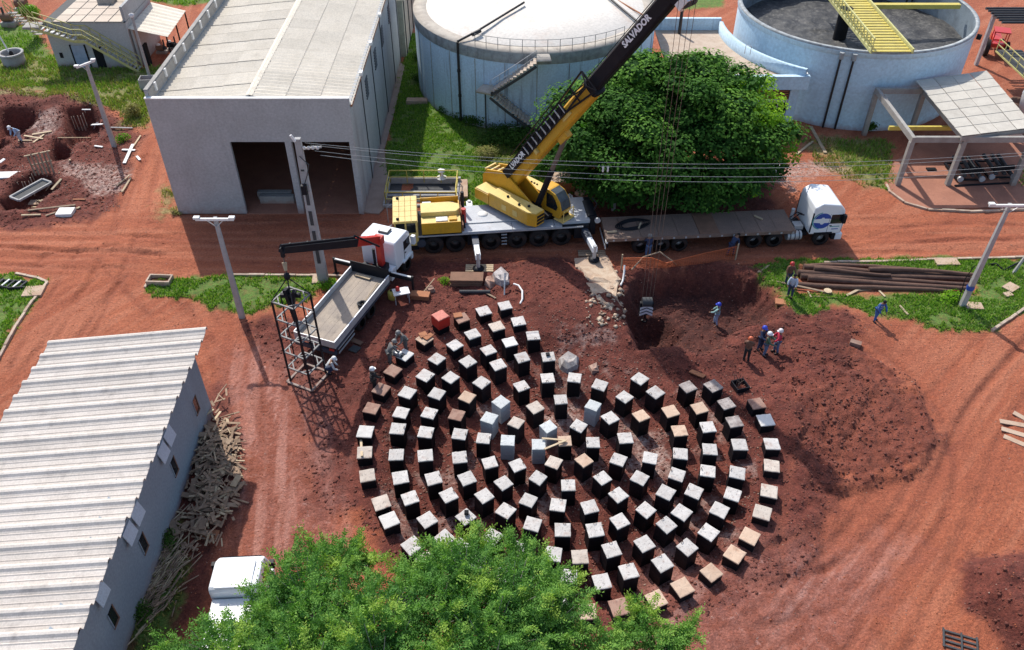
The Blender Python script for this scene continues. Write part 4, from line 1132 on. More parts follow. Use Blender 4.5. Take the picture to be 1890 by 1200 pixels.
def right_canopy():
    X0, X1, X2, Y0, Y1, Z = 28.5, 32.2, 37.0, 54.2, 62.0, 3.6
    t = thing('concrete_canopy', 'open concrete frame shelter half covered by a beige fibre cement roof', 'shelter')
    for i, (x, y) in enumerate(((X0, Y0), (X1, Y0), (X2, Y0), (X0, Y1), (X1, Y1), (X2, Y1), (34.4, Y0 + .2))):
        if i == 6: continue
        MB().beam((x, y, -.2), (x, y, Z), .34, .34, up=(0, 1, 0)).build('column', M_conc, t)
    for a, b in (((X0, Y0), (X1 - .17, Y0)), ((X0, Y1), (X1 - .17, Y1)), ((X1, Y0), (X2, Y0)), ((X1, Y1), (X2, Y1))):
        MB().beam((a[0] + .17, a[1], Z + .2), (b[0], b[1], Z + .2), .24, .42).build('beam', M_conc, t)
    for x in (X0, X1, X2):
        MB().beam((x, Y0 - .17, Z + .203), (x, Y1 + .17, Z + .203), .26, .44).build('beam', M_conc, t)
    MB().beam((28.2, 57.6, 2.9), (33.5, 57.6, 2.9), .2, .3).build('hoist_beam', M_yel, t)
    # roof sheets
    A_ = g(1690, 150, 4.35); B_ = g(1822, 132, 4.35); C_ = g(1775, 252, 4.2); D_ = g(1910, 236, 4.2)
    cols, rows = 4, 7
    for i in range(cols):
        for j in range(rows):
            def q(u, v): return (C_.lerp(D_, u)).lerp(A_.lerp(B_, u), v)
            P = [q(i / cols + .004, j / rows), q((i + 1) / cols - .004, j / rows), q((i + 1) / cols - .004, (j + 1) / rows + .01), q(i / cols + .004, (j + 1) / rows + .01)]
            dz = Vector((0, 0, .02 + .015 * (i % 2)))
            P = [p + dz for p in P]; P[0].z += .03; P[1].z += .03
            s = MB(); s.add(P + [p - Vector((0, 0, .035)) for p in P], [(0, 1, 2, 3), (7, 6, 5, 4), (0, 4, 5, 1), (1, 5, 6, 2), (2, 6, 7, 3), (3, 7, 4, 0)])
            s.build('roof_sheet', M_canroof, t)
    MB().beam(C_ + Vector((.05, .1, -.22)), D_ + Vector((0, .1, -.22)), .14, .34).build('eave_board', M_conc, t)
    # slab and its kerb
    poly = gp([(1632, 340), (1650, 300), (1700, 262), (1990, 255), (1990, 372), (1900, 380), (1800, 385), (1715, 386), (1670, 374), (1642, 356)])
    o = MB().prism(poly, -.3, .07).build('shelter_slab', M_apron, None); o['kind'] = 'structure'
    # machinery beneath
    for k, (px, py, lab) in enumerate(((1775, 322, 'grey pipework skid under the concrete shelter, left unit'), (1832, 318, 'grey pipework skid under the concrete shelter, right unit'))):
        c = g(px, py)
        m = thing('pipe_skid', lab, 'machine', (c.x, c.y, .07))
        f = MB()
        for y in (-1.2, 1.2): f.beam((-.9, y, .2), (.9, y, .2), .12)
        for x in (-.9, .9): f.beam((x, -1.2, .2), (x, 1.2, .2), .12)
        f.build('frame', M_black, m)
        for x in (-.5, .1, .6): MB().tube([(x, -1.3, .55), (x + .1, 1.3, .7)], .13, 8).build('pipe', M_joint, m)
        MB().tube([(-.7, -1.1, .9), (.8, -.9, .9)], .2, 10).build('cylinder', M_dark, m)
        for x in (-.8, .8):
            MB().tube([(x, -1.45, .35), (x, -1.3, .35)], .22, 10).build('valve_wheel', M_alu, m)
    MB().beam(g(1762, 343, .12), g(1862, 338, .12), .12, .12).build('door_rail', M_black, t)
    # yellow flat item on the slab
    c = g(1718, 315)
    o = MB().box(-.35, .35, -.18, .18, 0, .1).build('drain_cover', M_dark, None, (c.x, c.y, .075)); tag(o, 'small dark drain cover on the red stained shelter slab', 'drain cover')
right_canopy()

def pipe_rack():
    t = thing('pipe_rack', 'tall steel pipe rack with dark parallel pipes at the top right edge', 'pipe rack')
    a = Vector((43.4, 74.5, 0))
    for x, y in ((43.0, 66.0), (43.2, 75.5)):
        MB().beam((x, y, 0), (x, y, 4.6), .3, .3, up=(0, 1, 0)).build('post', M_alu, t)
        MB().beam((x - .2, y, 4.7), (x + 7, y, 4.7), .25, .25).build('cross_beam', M_alu, t)
    for k in range(7):
        MB().tube([(42.6, 76.2 - k * .55, 5.0), (52, 76.2 - k * .55, 5.0)], .12, 8).build('pipe', M_joint, t)
    for k in range(2): MB().beam((42.8 + k * .9, 66, 2.6), (42.8 + k * .9, 72.5, 2.6), .12, .12).build('walkway_beam', M_yelpale, t)
    MB().box(42.8, 45.0, 66, 72.5, 2.68, 2.72).build('walkway', M_joint, t)
    rl = MB()
    for z in (3.2, 3.7): rl.beam((42.8, 66, z), (42.8, 72.5, z), .06)
    for k in range(6): rl.beam((42.8, 66 + k * 1.3, 2.7), (42.8, 66 + k * 1.3, 3.7), .06)
    rl.build('railing', M_yelpale, t)
    # white inclined conveyor in front of it
    t = thing('white_chute', 'slanting white steel chute leaving the picture at the right edge', 'chute')
    p, q = g(1876, 250, .6), g(1900, 170, 5.5)
    MB().beam(p, q, .8, .35).build('trough', M_white, t)
    for s in (-.4, .4): MB().beam(p + Vector((s, 0, .2)), q + Vector((s, 0, .2)), .06, .12).build('side_rail', M_black, t)
    MB().beam((p.x + .4, p.y, 0), (p.x + .4, p.y, 1.0), .15).build('leg', M_alu, t)
    c = g(1862, 232); t = thing('rusty_hopper', 'olive brown rusty hopper standing behind the shelter roof', 'hopper', (c.x, c.y, 0))
    MB().lathe([(.5, 0), (.5, .1), (.35, .5), (.75, 1.5), (.75, 2.2), (.66, 2.2), (.3, .6)], 14).build('drum', M_rust, t)
    for k in range(3):
        a = k * 2.1; MB().beam((.6 * math.cos(a), .6 * math.sin(a), 0), (.7 * math.cos(a), .7 * math.sin(a), 1.5), .08).build('leg', M_black, t)
    # red tractor beyond
    c = g(1832, 98); t = thing('tractor', 'red tractor parked beyond the steel pipe rack at top right', 'tractor', (c.x, c.y, 0), R(70))
    MB().box(-.2, 1.9, -.4, .4, .8, 1.4).build('hood', M_red, t, bevel=.08)
    MB().box(-1.1, -.2, -.6, .6, .9, 1.3).build('body', M_red, t, bevel=.05)
    cab = MB()
    for x in (-1.2, -.1):
        for y in (-.6, .6): cab.beam((x, y, 1.3), (x, y, 2.4), .08)
    cab.box(-1.35, .05, -.7, .7, 2.4, 2.5); cab.build('cab', M_red, t)
    for x, y, r in ((-.8, .8, .75), (-.8, -.8, .75), (1.5, .65, .45), (1.5, -.65, .45)):
        w = MB().tube([(x, y - .18, r), (x, y + .18, r)], r, 16).build('wheel', M_tyre, t)
        MB().tube([(x, y - .2, r), (x, y + .2, r)], r * .5, 12).build('rim', M_whitepl, w)
    MB().tube([(1.2, .2, 1.4), (1.2, .2, 2.1)], .05, 6).build('exhaust', M_black, t)
pipe_rack()
# ---------------------------------------------------------------- vehicles
def wheel(t, x, y, r, w, side, rimm, name='wheel'):
    """wheel with tyre at local x, outer face at y, 'side' = -1 outer face looks to -y"""
    yi = y - side * w
    tp = MB()
    a, b = (y, yi)
    A = Matrix.Rotation(R(90), 4, 'X')
    prof = [(r * .55, w / 2), (r * .9, w / 2), (r, w * .36), (r, -w * .36), (r * .9, -w / 2), (r * .55, -w / 2)]
    tp.lathe(prof, 20, axis=A, smooth=True)
    o = tp.build(name, M_tyre, t, (x, y - side * w / 2, r))
    rm = MB()
    s = -side
    # rim disc dished with hub, on outer side
    pr = [(r * .56, s * -w * .45), (r * .5, s * -w * .30), (r * .22, s * -w * .2), (r * .2, s * -w * .42), (0.0, s * -w * .44)]
    rm.lathe([(a_, -b_ * -1) for a_, b_ in pr], 16, axis=A)
    rm.build('rim', rimm, o)
    return o

def text_on(name, s, size, M, m, parent, ext=.004, bold=.0, sx=1.0):
    cu = bpy.data.curves.new(name, 'FONT'); cu.body = s; cu.size = size; cu.extrude = ext; cu.offset = bold
    cu.align_x = 'CENTER'; cu.align_y = 'CENTER'; cu.resolution_u = 2
    tmp = bpy.data.objects.new(name, cu); COL.objects.link(tmp)
    dg = bpy.context.evaluated_depsgraph_get()
    me = bpy.data.meshes.new_from_object(tmp.evaluated_get(dg))
    bpy.data.objects.remove(tmp)
    me.materials.clear(); me.materials.append(m)
    o = bpy.data.objects.new(name, me); COL.objects.link(o); o.parent = parent
    o.matrix_local = M @ Matrix.Diagonal((sx, 1, 1, 1))
    return o

def mobile_crane():
    a, b = g(802, 469), g(1036, 454)
    yaw = math.atan2(b.y - a.y, b.x - a.x)
    t = thing('mobile_crane', 'large yellow mobile crane on six axle grey carrier with black boom raised to the right', 'crane', (a.x, a.y, .0), yaw)
    c, s_ = math.cos(-yaw), math.sin(-yaw)
    def loc(p):   # world -> local
        d = Vector(p) - Vector((a.x, a.y, 0)); return Vector((d.x * c - d.y * s_, d.x * s_ + d.y * c, d.z))
    W = 3.05; r = .66
    xs = [loc(g(px, py)).x for px, py in ((802, 469), (842, 467), (907, 463), (955, 461), (995, 458), (1036, 454))]
    for x in xs:
        wheel(t, x, 0, r, .5, -1, M_rimdark); wheel(t, x, W, r, .5, 1, M_rimdark)
    xr = xs[-1] + 1.9
    ch = MB(); ch.box(-1.0, xr, .55, W - .55, .45, 1.25); ch.box(-1.0, xr - .1, .04, W - .04, 1.3, 1.5)
    ch.box(xs[1] + .8, xs[2] - .8, .08, .5, .5, 1.28); ch.box(xs[5] + .85, xr - .2, .08, .5, .5, 1.28); ch.build('chassis', M_black, t)
    # deck plates
    for x0, x1 in ((1.9, 5.2), (5.23, 8.0), (8.03, xr - 1.9)):
        MB().box(x0, x1, -.02, .85, 1.51, 1.60).build('deck_plate', M_deck, t)
    MB().box(1.95, 6.2, .92, W - .03, 1.5, 1.66).build('deck_plate', M_deck, t)
    MB().box(6.23, xr - 1.9, .92, W - .03, 1.5, 1.6).build('deck_plate', M_black, t)
    MB().box(xr - 1.86, xr, .3, W + .1, 1.51, 1.75).build('rear_deck', M_deck, t)
    MB().lathe([(0, 1.68), (.35, 1.68), (.35, 1.66)], 16, c=(3.4, 1.9, 0)).build('deck_hatch', M_whitepl, t)
    # mudguard lip
    MB().box(-1.0, xr - .5, -.05, .02, 1.42, 1.5).build('side_skirt', M_alu, t)
    x = (xs[2] + xs[3]) / 2
    for k in range(4): MB().box(x - .18, x + .18, -.06, .03, .45 + k * .25, .5 + k * .25).build('ladder_step', M_alu, t)
    # engine housing with open tray
    MB().box(-.7, 1.85, -.02, .05, 1.61, 2.45).build('side_panel', M_cyel, t)
    MB().box(-.7, 1.85, .053, .8, 1.61, 2.40).build('locker', M_cyel2, t, bevel=.03)
    MB().box(.25, 1.0, .15, .6, 2.41, 2.5).build('locker_lid', M_whitepl, t)
    MB().box(1.1, 1.6, .2, .6, 2.41, 2.52).build('locker_lid', M_cyel, t)
    h = MB(); h.prism([(-.7, .85), (1.6, .85), (1.85, 1.2), (1.85, 1.75), (1.2, 2.05), (-.7, 2.05)], 1.61, 2.72); h.build('engine_hood', M_cyel2, t, bevel=.04)
    tr = MB(); tr.box(-.7, 1.85, 2.1, 2.16, 1.61, 2.2); tr.box(-.7, 1.85, W - .06, W, 1.61, 2.5); tr.box(1.8, 1.86, 2.161, W - .061, 1.61, 2.3); tr.build('tray_wall', M_cyel, t)
    MB().box(-.6, 0, 2.3, 2.9, 1.61, 2.3).build('battery_box', M_whitepl, t, bevel=.03)
    MB().lathe([(0, 2.2), (.28, 2.2), (.3, 1.62)], 14, c=(1.3, 2.58, 0)).build('air_filter', M_alu, t)
    MB().tube([(2.1, 1.1, 1.6), (2.1, 1.1, 2.7)], .16, 10).build('red_cylinder', M_red, t)
    ex = MB(); ex.tube([(2.1, 2.5, 1.6), (2.1, 2.5, 3.1)], .12, 8); ex.tube([(2.1, .5, 1.6), (2.05, .5, 2.2), (2.05, 1.6, 2.4)], .07, 6); ex.build('exhaust_stack', M_black, t)
    MB().box(1.92, 2.02, .1, 2.9, 1.62, 2.1).build('hose_bulkhead', M_rust, t)
    # driver cab
    x0, x1 = -2.5, -.95
    cb = MB(); cb.prism([(x0, .15), (x0 + .15, 0), (x1, 0), (x1, W), (x0 + .15, W), (x0, W - .15)], .75, 1.75); cb.build('cab_body', M_cyel2, t, bevel=.04)
    MB().box(x0 + .08, x1 - .03, .06, W - .06, 1.751, 2.55).build('cab_windows', M_glass, t)
    for (x, y) in ((x0 + .1, .03), (x1 - .08, .03), (x0 + .1, W - .1), (x1 - .08, W - .1), ((x0 + x1) / 2, .03)):
        MB().box(x - .05, x + .05, y, y + .07, 1.75, 2.56).build('cab_pillar', M_cyel2, t)
    rf = MB()
    for i in range(4):
        for j in range(5):
            dx = (x1 - x0) / 4; dy = W / 5
            rf.box(x0 + i * dx + .015, x0 + (i + 1) * dx - .015, j * dy + .015, (j + 1) * dy - .015, 2.6, 2.70)
    rf.box(x0 - .02, x1 + .02, -.02, W + .02, 2.56, 2.62); rf.build('cab_roof', M_cyel2, t)
    for y in (.25, W - .3): MB().lathe([(0, 2.82), (.1, 2.8), (.1, 2.7)], 8, c=(x0 + .3, y, 0)).build('roof_beacon', M_black, t)
    mi = MB(); mi.tube([(x0 + .1, 0, 2.3), (x0 - .1, -.35, 2.3), (x0 - .1, -.35, 1.6)], .03, 5); mi.box(x0 - .2, x0 - .05, -.5, -.25, 1.55, 2.1); mi.build('mirror', M_black, t)
    fb = MB(); fb.box(x0 - .12, x1, -.01, W + .01, .45, .74); fb.build('bumper', M_black, t)
    MB().tube([(x1 + .15, -.02, .9), (x1 + .15, .5, .9)], .3, 10).build('fuel_tank', M_steelpaint, t)
    rlg = MB(); rlg.tube([(x0 - .1, .3, 2.3), (x0 - .45, .3, 2.1), (x0 - .45, .3, .9)], .03, 5); rlg.tube([(x0 - .1, W - .3, 2.3), (x0 - .45, W - .3, 2.1), (x0 - .45, W - .3, .9)], .03, 5); rlg.build('front_guard', M_alu, t)
    # rear winch drum
    MB().tube([(xr + .2, .6, 1.5), (xr + .2, 2.6, 1.5)], .42, 14).build('rear_winch', M_black, t)
    hk = MB()
    hk.box(xr, xr + .4, .3, .5, .6, 1.9); hk.box(xr, xr + .4, 2.7, 2.9, .6, 1.9); hk.tube([(xr + .4, 1.2, 1.9), (xr + .6, 1.2, 2.4), (xr + .3, 1.5, 2.7)], .05, 6); hk.build('winch_frame', M_black, t)
    MB().tube([(xr + .5, .3, 1.7), (xr + .5, .2, 1.7)], .2, 12).build('hose_reel', M_alu, t)
    # outriggers
    for (px0, py0, px1, py1, z1) in ((877, 447, 883, 497, .0), (1080, 434, 1096, 480, .15)):
        p0 = loc(g(px0, py0, 1.0)); q = loc(g(px1, py1, z1)); p0.y = .3
        o = MB().beam((p0.x, p0.y, 1.05), (q.x, q.y - .1, 1.0), .34, .36).build('outrigger_beam', M_white, t)
        MB().beam((p0.x, .1, 1.05), (p0.x + (q.x - p0.x) * .45, q.y * .45, 1.03), .42, .42).build('outrigger_sleeve', M_steelpaint, t)
        MB().tube([(q.x, q.y, 1.3), (q.x, q.y, z1 + .12)], .13, 10).build('outrigger_jack', M_alu, t)
        MB().lathe([(0, z1 + .2), (.15, z1 + .2), (.38, z1 + .1), (.38, z1 + .02), (0, z1 + .02)], 12, c=(q.x, q.y, 0)).build('outrigger_foot', M_black, t)
    for x in (xs[1] + 1.2, xr - .7):
        MB().box(x - .2, x + .2, W - .2, W + 1.3, .85, 1.2).build('outrigger_beam', M_white, t)
        MB().tube([(x, W + 1.2, 1.3), (x, W + 1.2, .1)], .12, 8).build('outrigger_jack', M_alu, t)
        MB().lathe([(.36, .1), (.36, .02), (0, .02)], 12, c=(x, W + 1.2, 0)).build('outrigger_foot', M_black, t)
    # ---- superstructure, local frame S
    S = Vector((-2.35, 49.2, 0)); d = Vector((.725, -.69, 0)).normalized(); n = Vector((-d.y, d.x, 0))
    def sl(x, y, z): return loc(S + d * x + n * y + Vector((0, 0, z)))
    SM = frame(sl(0, 0, 0), sl(1, 0, 0) - sl(0, 0, 0))
    def sbox(nm, m, *a, **k):
        bv = k.pop('bevel', .03)
        return MB().box(*a, M=SM).build(nm, m, t, bevel=bv)
    MB().lathe([(1.25, 1.6), (1.25, 1.95)], 28, c=sl(2.9, 1.7, 0)).build('turntable', M_black, t)
    sbox('rotating_platform', M_black, .2, 5.0, .4, 2.9, 1.95, 2.1, bevel=0)
    sbox('counterweight', M_cyel, -.25, 1.05, -.0, 1.1, 2.0, 2.75)
    sbox('counterweight_lid', M_cyel2, -.2, 1.0, .05, 1.05, 2.751, 2.82)
    mb = MB().prism([(1.1, 0), (4.6, 0), (5.15, .25), (5.15, 1.05), (1.1, 1.05)], 1.95, 2.9, M=SM).build('machinery_house', M_cyel, t, bevel=.03)
    MB().prism([(1.12, .03), (4.58, .03), (5.1, .28), (5.1, 1.02), (1.12, 1.02)], 2.902, 2.95, M=SM).build('house_roof', M_cyel2, t)
    for k in range(3): sbox('louvre', M_black, 5.151, 5.18, .35, .98, 2.08 + k * .25, 2.24 + k * .25, bevel=0)
    for (x, y) in ((2.4, .5), (4.2, .6), (3.6, .3)): MB().lathe([(0, 3.06), (.09, 3.05), (.09, 2.95)], 8, c=sl(x, y, 0)).build('filler_cap', M_black, t)
    for k in range(2): sbox('access_door', M_cyel2, 2.3 + k * 1.0, 2.7 + k * 1.0, -.02, .0, 2.2, 2.6, bevel=0)
    # boom side plates and winch frame at the rear
    for y in (1.15, 2.25):
        p = MB(); vs = [(-.6, 2.1), (4.4, 2.1), (4.4, 2.5), (1.9, 3.9), (1.2, 4.1), (-.2, 3.7), (-.6, 3.2)]
        p.add([SM @ Vector((x, y + e, z)) for e in (0, .1) for x, z in vs], [tuple(range(7)), tuple(range(13, 6, -1))] + [(i, 7 + i, 7 + (i + 1) % 7, (i + 1) % 7) for i in range(7)])
        p.build('boom_side_plate', M_cyel, t)
    for k in range(4): sbox('cross_bar', M_cyel2, -.5 + k * .42, -.38 + k * .42, 1.25, 2.25, 3.55, 3.68, bevel=0)
    MB().tube([sl(.2, 1.25, 2.9), sl(.2, 2.25, 2.9)], .45, 14).build('hoist_drum', M_rust, t)
    MB().tube([sl(-.45, 1.25, 2.7), sl(-.45, 2.25, 2.7)], .3, 12).build('hoist_drum', M_black, t)
    sbox('far_housing', M_cyel2, 1.4, 4.0, 2.4, 3.25, 2.0, 3.1)
    for k in range(3): MB().lathe([(0, 3.16), (.07, 3.15), (.07, 3.1)], 8, c=sl(2.4 + k * .25, 2.8, 0)).build('filler_cap', M_black, t)
    # operator cab with slanted, rounded front
    cx0 = 4.0
    prof = [(0, 1.9), (1.55, 1.9), (1.75, 2.5), (1.55, 3.15), (1.15, 3.6), (.6, 3.75), (0, 3.75)]
    cbm = MB(); y0, y1 = 2.05, 3.05
    cbm.add([SM @ Vector((cx0 + x, y, z)) for y in (y0, y1) for x, z in prof], [tuple(range(7)), tuple(range(13, 6, -1))] + [(i, 7 + i, 7 + (i + 1) % 7, (i + 1) % 7) for i in range(7)])
    cbm.build('operator_cab', M_cyel, t, bevel=.04)
    pw = [(.45, 2.45), (1.3, 2.45), (1.42, 2.75), (1.2, 3.2), (.95, 3.45), (.45, 3.5)]
    MB().add([SM @ Vector((cx0 + x, y0 - e, z)) for e in (.004, .02) for x, z in pw], [tuple(range(6)), tuple(range(11, 5, -1))] + [(i, 6 + i, 6 + (i + 1) % 6, (i + 1) % 6) for i in range(6)]).build('side_window', M_glass, t)
    fw = MB(); q = [(1.74, 2.55), (1.56, 3.13), (1.16, 3.58), (.7, 3.73)]
    for i in range(3):
        a_, b_ = q[i], q[i + 1]; nx = Vector((b_[1] - a_[1], 0, -(b_[0] - a_[0]))).normalized() * .02
        P = [(cx0 + a_[0], y0 + .08, a_[1]), (cx0 + a_[0], y1 - .08, a_[1]), (cx0 + b_[0], y1 - .08, b_[1]), (cx0 + b_[0], y0 + .08, b_[1])]
        P = [Vector(p) + nx for p in P]; Q = [p - nx * 1.5 for p in P]
        fw.add([SM @ p for p in P + Q], [(0, 1, 2, 3), (7, 6, 5, 4), (0, 4, 5, 1), (1, 5, 6, 2), (2, 6, 7, 3), (3, 7, 4, 0)])
    fw.build('windscreen', mat('cab_glass', (.10, .115, .12), .1, (.04, .05, .06), 3, bump=0), t)
    wl_ = MB(); wl_.box(cx0 + 1.2, cx0 + 2.0, y0 - .1, y1 + .1, 1.8, 1.88, M=SM)
    for yy in (y0, y1): wl_.beam(sl(cx0 + 1.95, yy, 1.85), sl(cx0 + 1.95, yy, 2.6), .05)
    wl_.beam(sl(cx0 + 1.95, y0, 2.6), sl(cx0 + 1.95, y1, 2.6), .05); wl_.build('cab_step', M_cyel2, t)
    MB().box(cx0 + 1.5, cx0 + 1.75, y0 + .2, y1 - .2, 2.0, 2.1, M=SM).build('wiper_box', M_black, t)
    # ---- boom
    P0 = Vector((0.05, 49.35, 3.6)); P1 = P0 + d * 11.3 + Vector((0, 0, 15.4))
    B0, B1 = loc(P0), loc(P1)
    D = (B1 - B0).normalized(); L_ = (B1 - B0).length
    side = -(sl(0, 1, 0) - sl(0, 0, 0)).normalized()        # outward, faces the camera
    upv = side.cross(D).normalized()
    if upv.z < 0: upv = -upv
    BM = Matrix((D, -side, upv)).transposed().to_4x4(); BM.translation = B0      # x along, -y faces camera, z up
    def bb(nm, m, x0, x1, y0_, y1_, z0, z1, bevel=.0):
        return MB().box(x0, x1, y0_, y1_, z0, z1, M=BM).build(nm, m, t, bevel=bevel)
    XB = L_ * .56
    def octo(nm, m, x0, x1, w, h0, h1, ch=.12):
        oc = [(-w, h0 + ch), (-w + ch, h0), (w - ch, h0), (w, h0 + ch), (w, h1 - ch), (w - ch, h1), (-w + ch, h1), (-w, h1 - ch)]
        q = MB(); q.add([BM @ Vector((x, y, z)) for x in (x0, x1) for y, z in oc], [tuple(range(8)), tuple(range(15, 7, -1))] + [(i, 8 + i, 8 + (i + 1) % 8, (i + 1) % 8) for i in range(8)])
        return q.build(nm, m, t, bevel=.02)
    octo('boom_base_section', M_cyel, -.6, XB, .44, -.62, .40)
    octo('boom_collar', M_black, XB - .25, XB + .05, .48, -.66, .44)
    octo('boom_upper_section', M_black, XB + .055, L_ - .9, .36, -.46, .42)
    hd = MB(); hd.box(L_ - .9, L_ + .2, -.5, .5, -.55, .6, M=BM); hd.build('boom_head', M_black, t, bevel=.04)
    for y in (-.34, -.12, .12, .34): MB().tube([BM @ Vector((L_ - .4, y - .05, -.8)), BM @ Vector((L_ - .4, y + .05, -.8))], .30, 16).build('sheave', M_joint, t)
    MB().box(L_ - .8, L_ - .1, -.5, .5, -.95, -.56, M=BM).build('sheave_bracket', M_whitepl, t)
    bb('sensor_box', M_whitepl, L_ - 1.4, L_ - 1.0, .4, .6, -.8, -.5)
    MB().tube([BM @ Vector((.2, .2, .55)), BM @ Vector((L_ - .5, .2, .62))], .025, 5).build('hoist_line', M_black, t)
    # stowed black lattice jib clamped on the camera side of the boom
    yj = -.50
    jb = MB(); x0, x1, x2 = .3, XB * .76, XB + .35
    jb.box(x0, x0 + 2.9, yj - .18, yj - .0, .02, .62, M=BM); jb.build('jib_name_panel', M_black, t)
    jb = MB()
    za, zb = .0, .62
    P = lambda x, z, y=yj - .1: BM @ Vector((x, y, z))
    jb.beam(P(x0 + 2.9, za), P(x1, za), .11); jb.beam(P(x1, za), P(x2, -.5), .11); jb.beam(P(x2, -.5), P(x2, .85), .09)
    jb.beam(P(x1, zb + .08), P(x2, .85), .09); jb.beam(P(x0 + 2.9, zb), P(x1, zb + .08), .11); jb.beam(P(x0 + 2.9, za), P(x0 + 2.9, zb), .1)
    jb.beam(P(x1, za), P(x1, zb + .08), .09); jb.beam(P(x1, za), P(x2, .2), .06); jb.beam(P(x1, zb), P(x2, .2), .06); jb.beam(P((x1 + x2) / 2, -.25), P((x1 + x2) / 2, .75), .07)
    jb.beam(P(x2, .85), P(x2, -.05, yj - .5), .07); jb.beam(P(x2, -.5), P(x2, -.05, yj - .5), .07); jb.beam(P(x1, za), P(x2, -.05, yj - .5), .07); jb.beam(P(x1, zb), P(x2, -.05, yj - .5), .07)
    jb.build('lattice_jib', M_black, t)
    jc = MB(); jc.beam(P(x0 + 1.5, zb + .28, yj - .1), P(x1, zb + .34, yj - .15), .06); jc.build('jib_chord', M_black, t)
    m = 8
    for k in range(m + 1):
        x = x0 + 3.1 + (x1 - x0 - 3.1) * k / m
        MB().beam(P(x, za, yj - .13), P(x, zb, yj - .13), .06).build('jib_rung', M_alu, t)
    for k in range(m):
        x = x0 + 3.1 + (x1 - x0 - 3.1) * k / m; x_ = x0 + 3.1 + (x1 - x0 - 3.1) * (k + 1) / m
        MB().beam(P(x, za, yj + .0), P(x_, zb, yj + .0), .05).build('jib_brace', M_black, t)
        MB().beam(P(x, zb, yj - .1), P(x, zb + .3, yj - .12), .04).build('jib_brace', M_black, t)
    bb('jib_back_plate', M_black, x0 + 2.9, x1, -.485, -.445, .06, .58)
    bb('jib_bracket', M_cyel2, 3.9, 4.15, -.62, -.445, -.35, .0); bb('jib_bracket', M_cyel2, XB * .7, XB * .7 + .9, -.52, -.445, -.28, -.1)
    # lettering runs up the boom on the camera side
    def side_text(x, z, y, size, s, sx=1):
        M = BM @ Matrix.Translation((x, y, z)) @ Matrix.Rotation(R(90), 4, 'X')
        text_on('lettering', s, size, M, M_white, t, bold=.02, sx=sx)
    side_text(x0 + 1.9, .32, yj - .19, .46, 'LVADOR', 1.05)
    side_text(XB + 4.75, .06, -.365, .48, 'SALVADOR', 1.0)
    # luffing cylinder with its yellow foot bracket on the boom
    C1 = BM @ Vector((L_ * .33, 0, -.85))
    C0 = sl(3.9, 1.7, 2.3); mid = C0.lerp(C1, .56)
    MB().tube([C0, mid], .2, 12).build('luffing_cylinder', M_black, t); MB().tube([mid, C1], .15, 10).build('piston_rod', mat('dull_steel', (.17, .13, .11), .5), t)
    MB().box(L_ * .33 - .5, L_ * .33 + .4, -.24, .24, -1.0, -.55, M=BM).build('cylinder_bracket', M_cyel, t)
    return (BM @ Vector((L_ - .4, 0, -1.1))), a, yaw
_tip, _ca, _cy = mobile_crane()
TIP = Matrix.Rotation(_cy, 4, 'Z') @ _tip + Vector((_ca.x, _ca.y, 0))

def crane_hook():
    TIP.x -= .35; TIP.y -= .5
    zt = -1.05
    t = thing('hook_block', 'black crane hook block with white chevrons hanging into the dug pit', 'hook block', (TIP.x, TIP.y, zt))
    MB().box(-.42, .42, -.14, .14, 0, 1.0).build('cheek_plate', M_black, t, bevel=.05)
    for z in (.05, .3, .55):
        ch = MB()
        for s in (-1, 1):
            vs = [(0, z + .3), (s * .4, z + .10), (s * .4, z - .06), (0, z + .14)]
            ch.add([(x, y, zz) for y in (-.165, -.143) for x, zz in vs], [(0, 1, 2, 3), (7, 6, 5, 4), (0, 4, 5, 1), (1, 5, 6, 2), (2, 6, 7, 3), (3, 7, 4, 0)])
        ch.build('chevron', M_white, t)
    MB().tube([(-.3, 0, 1.0), (.3, 0, 1.0)], .3, 14).build('sheave', M_joint, t)
    MB().tube([(0, 0, 0), (0, 0, -.3), (.16, 0, -.45), (.1, 0, -.62), (-.1, 0, -.6), (-.16, 0, -.45)], .06, 8).build('hook', M_black, t)
    cb = MB()
    for dx, dy in ((-.32, 0), (-.1, 0), (.12, 0), (.32, 0)):
        cb.tube([(dx, dy, 1.1), (dx * 1.3, dy, TIP.z - zt + .5)], .014, 5)
    cb.build('hoist_rope', M_rebar, t)
crane_hook()

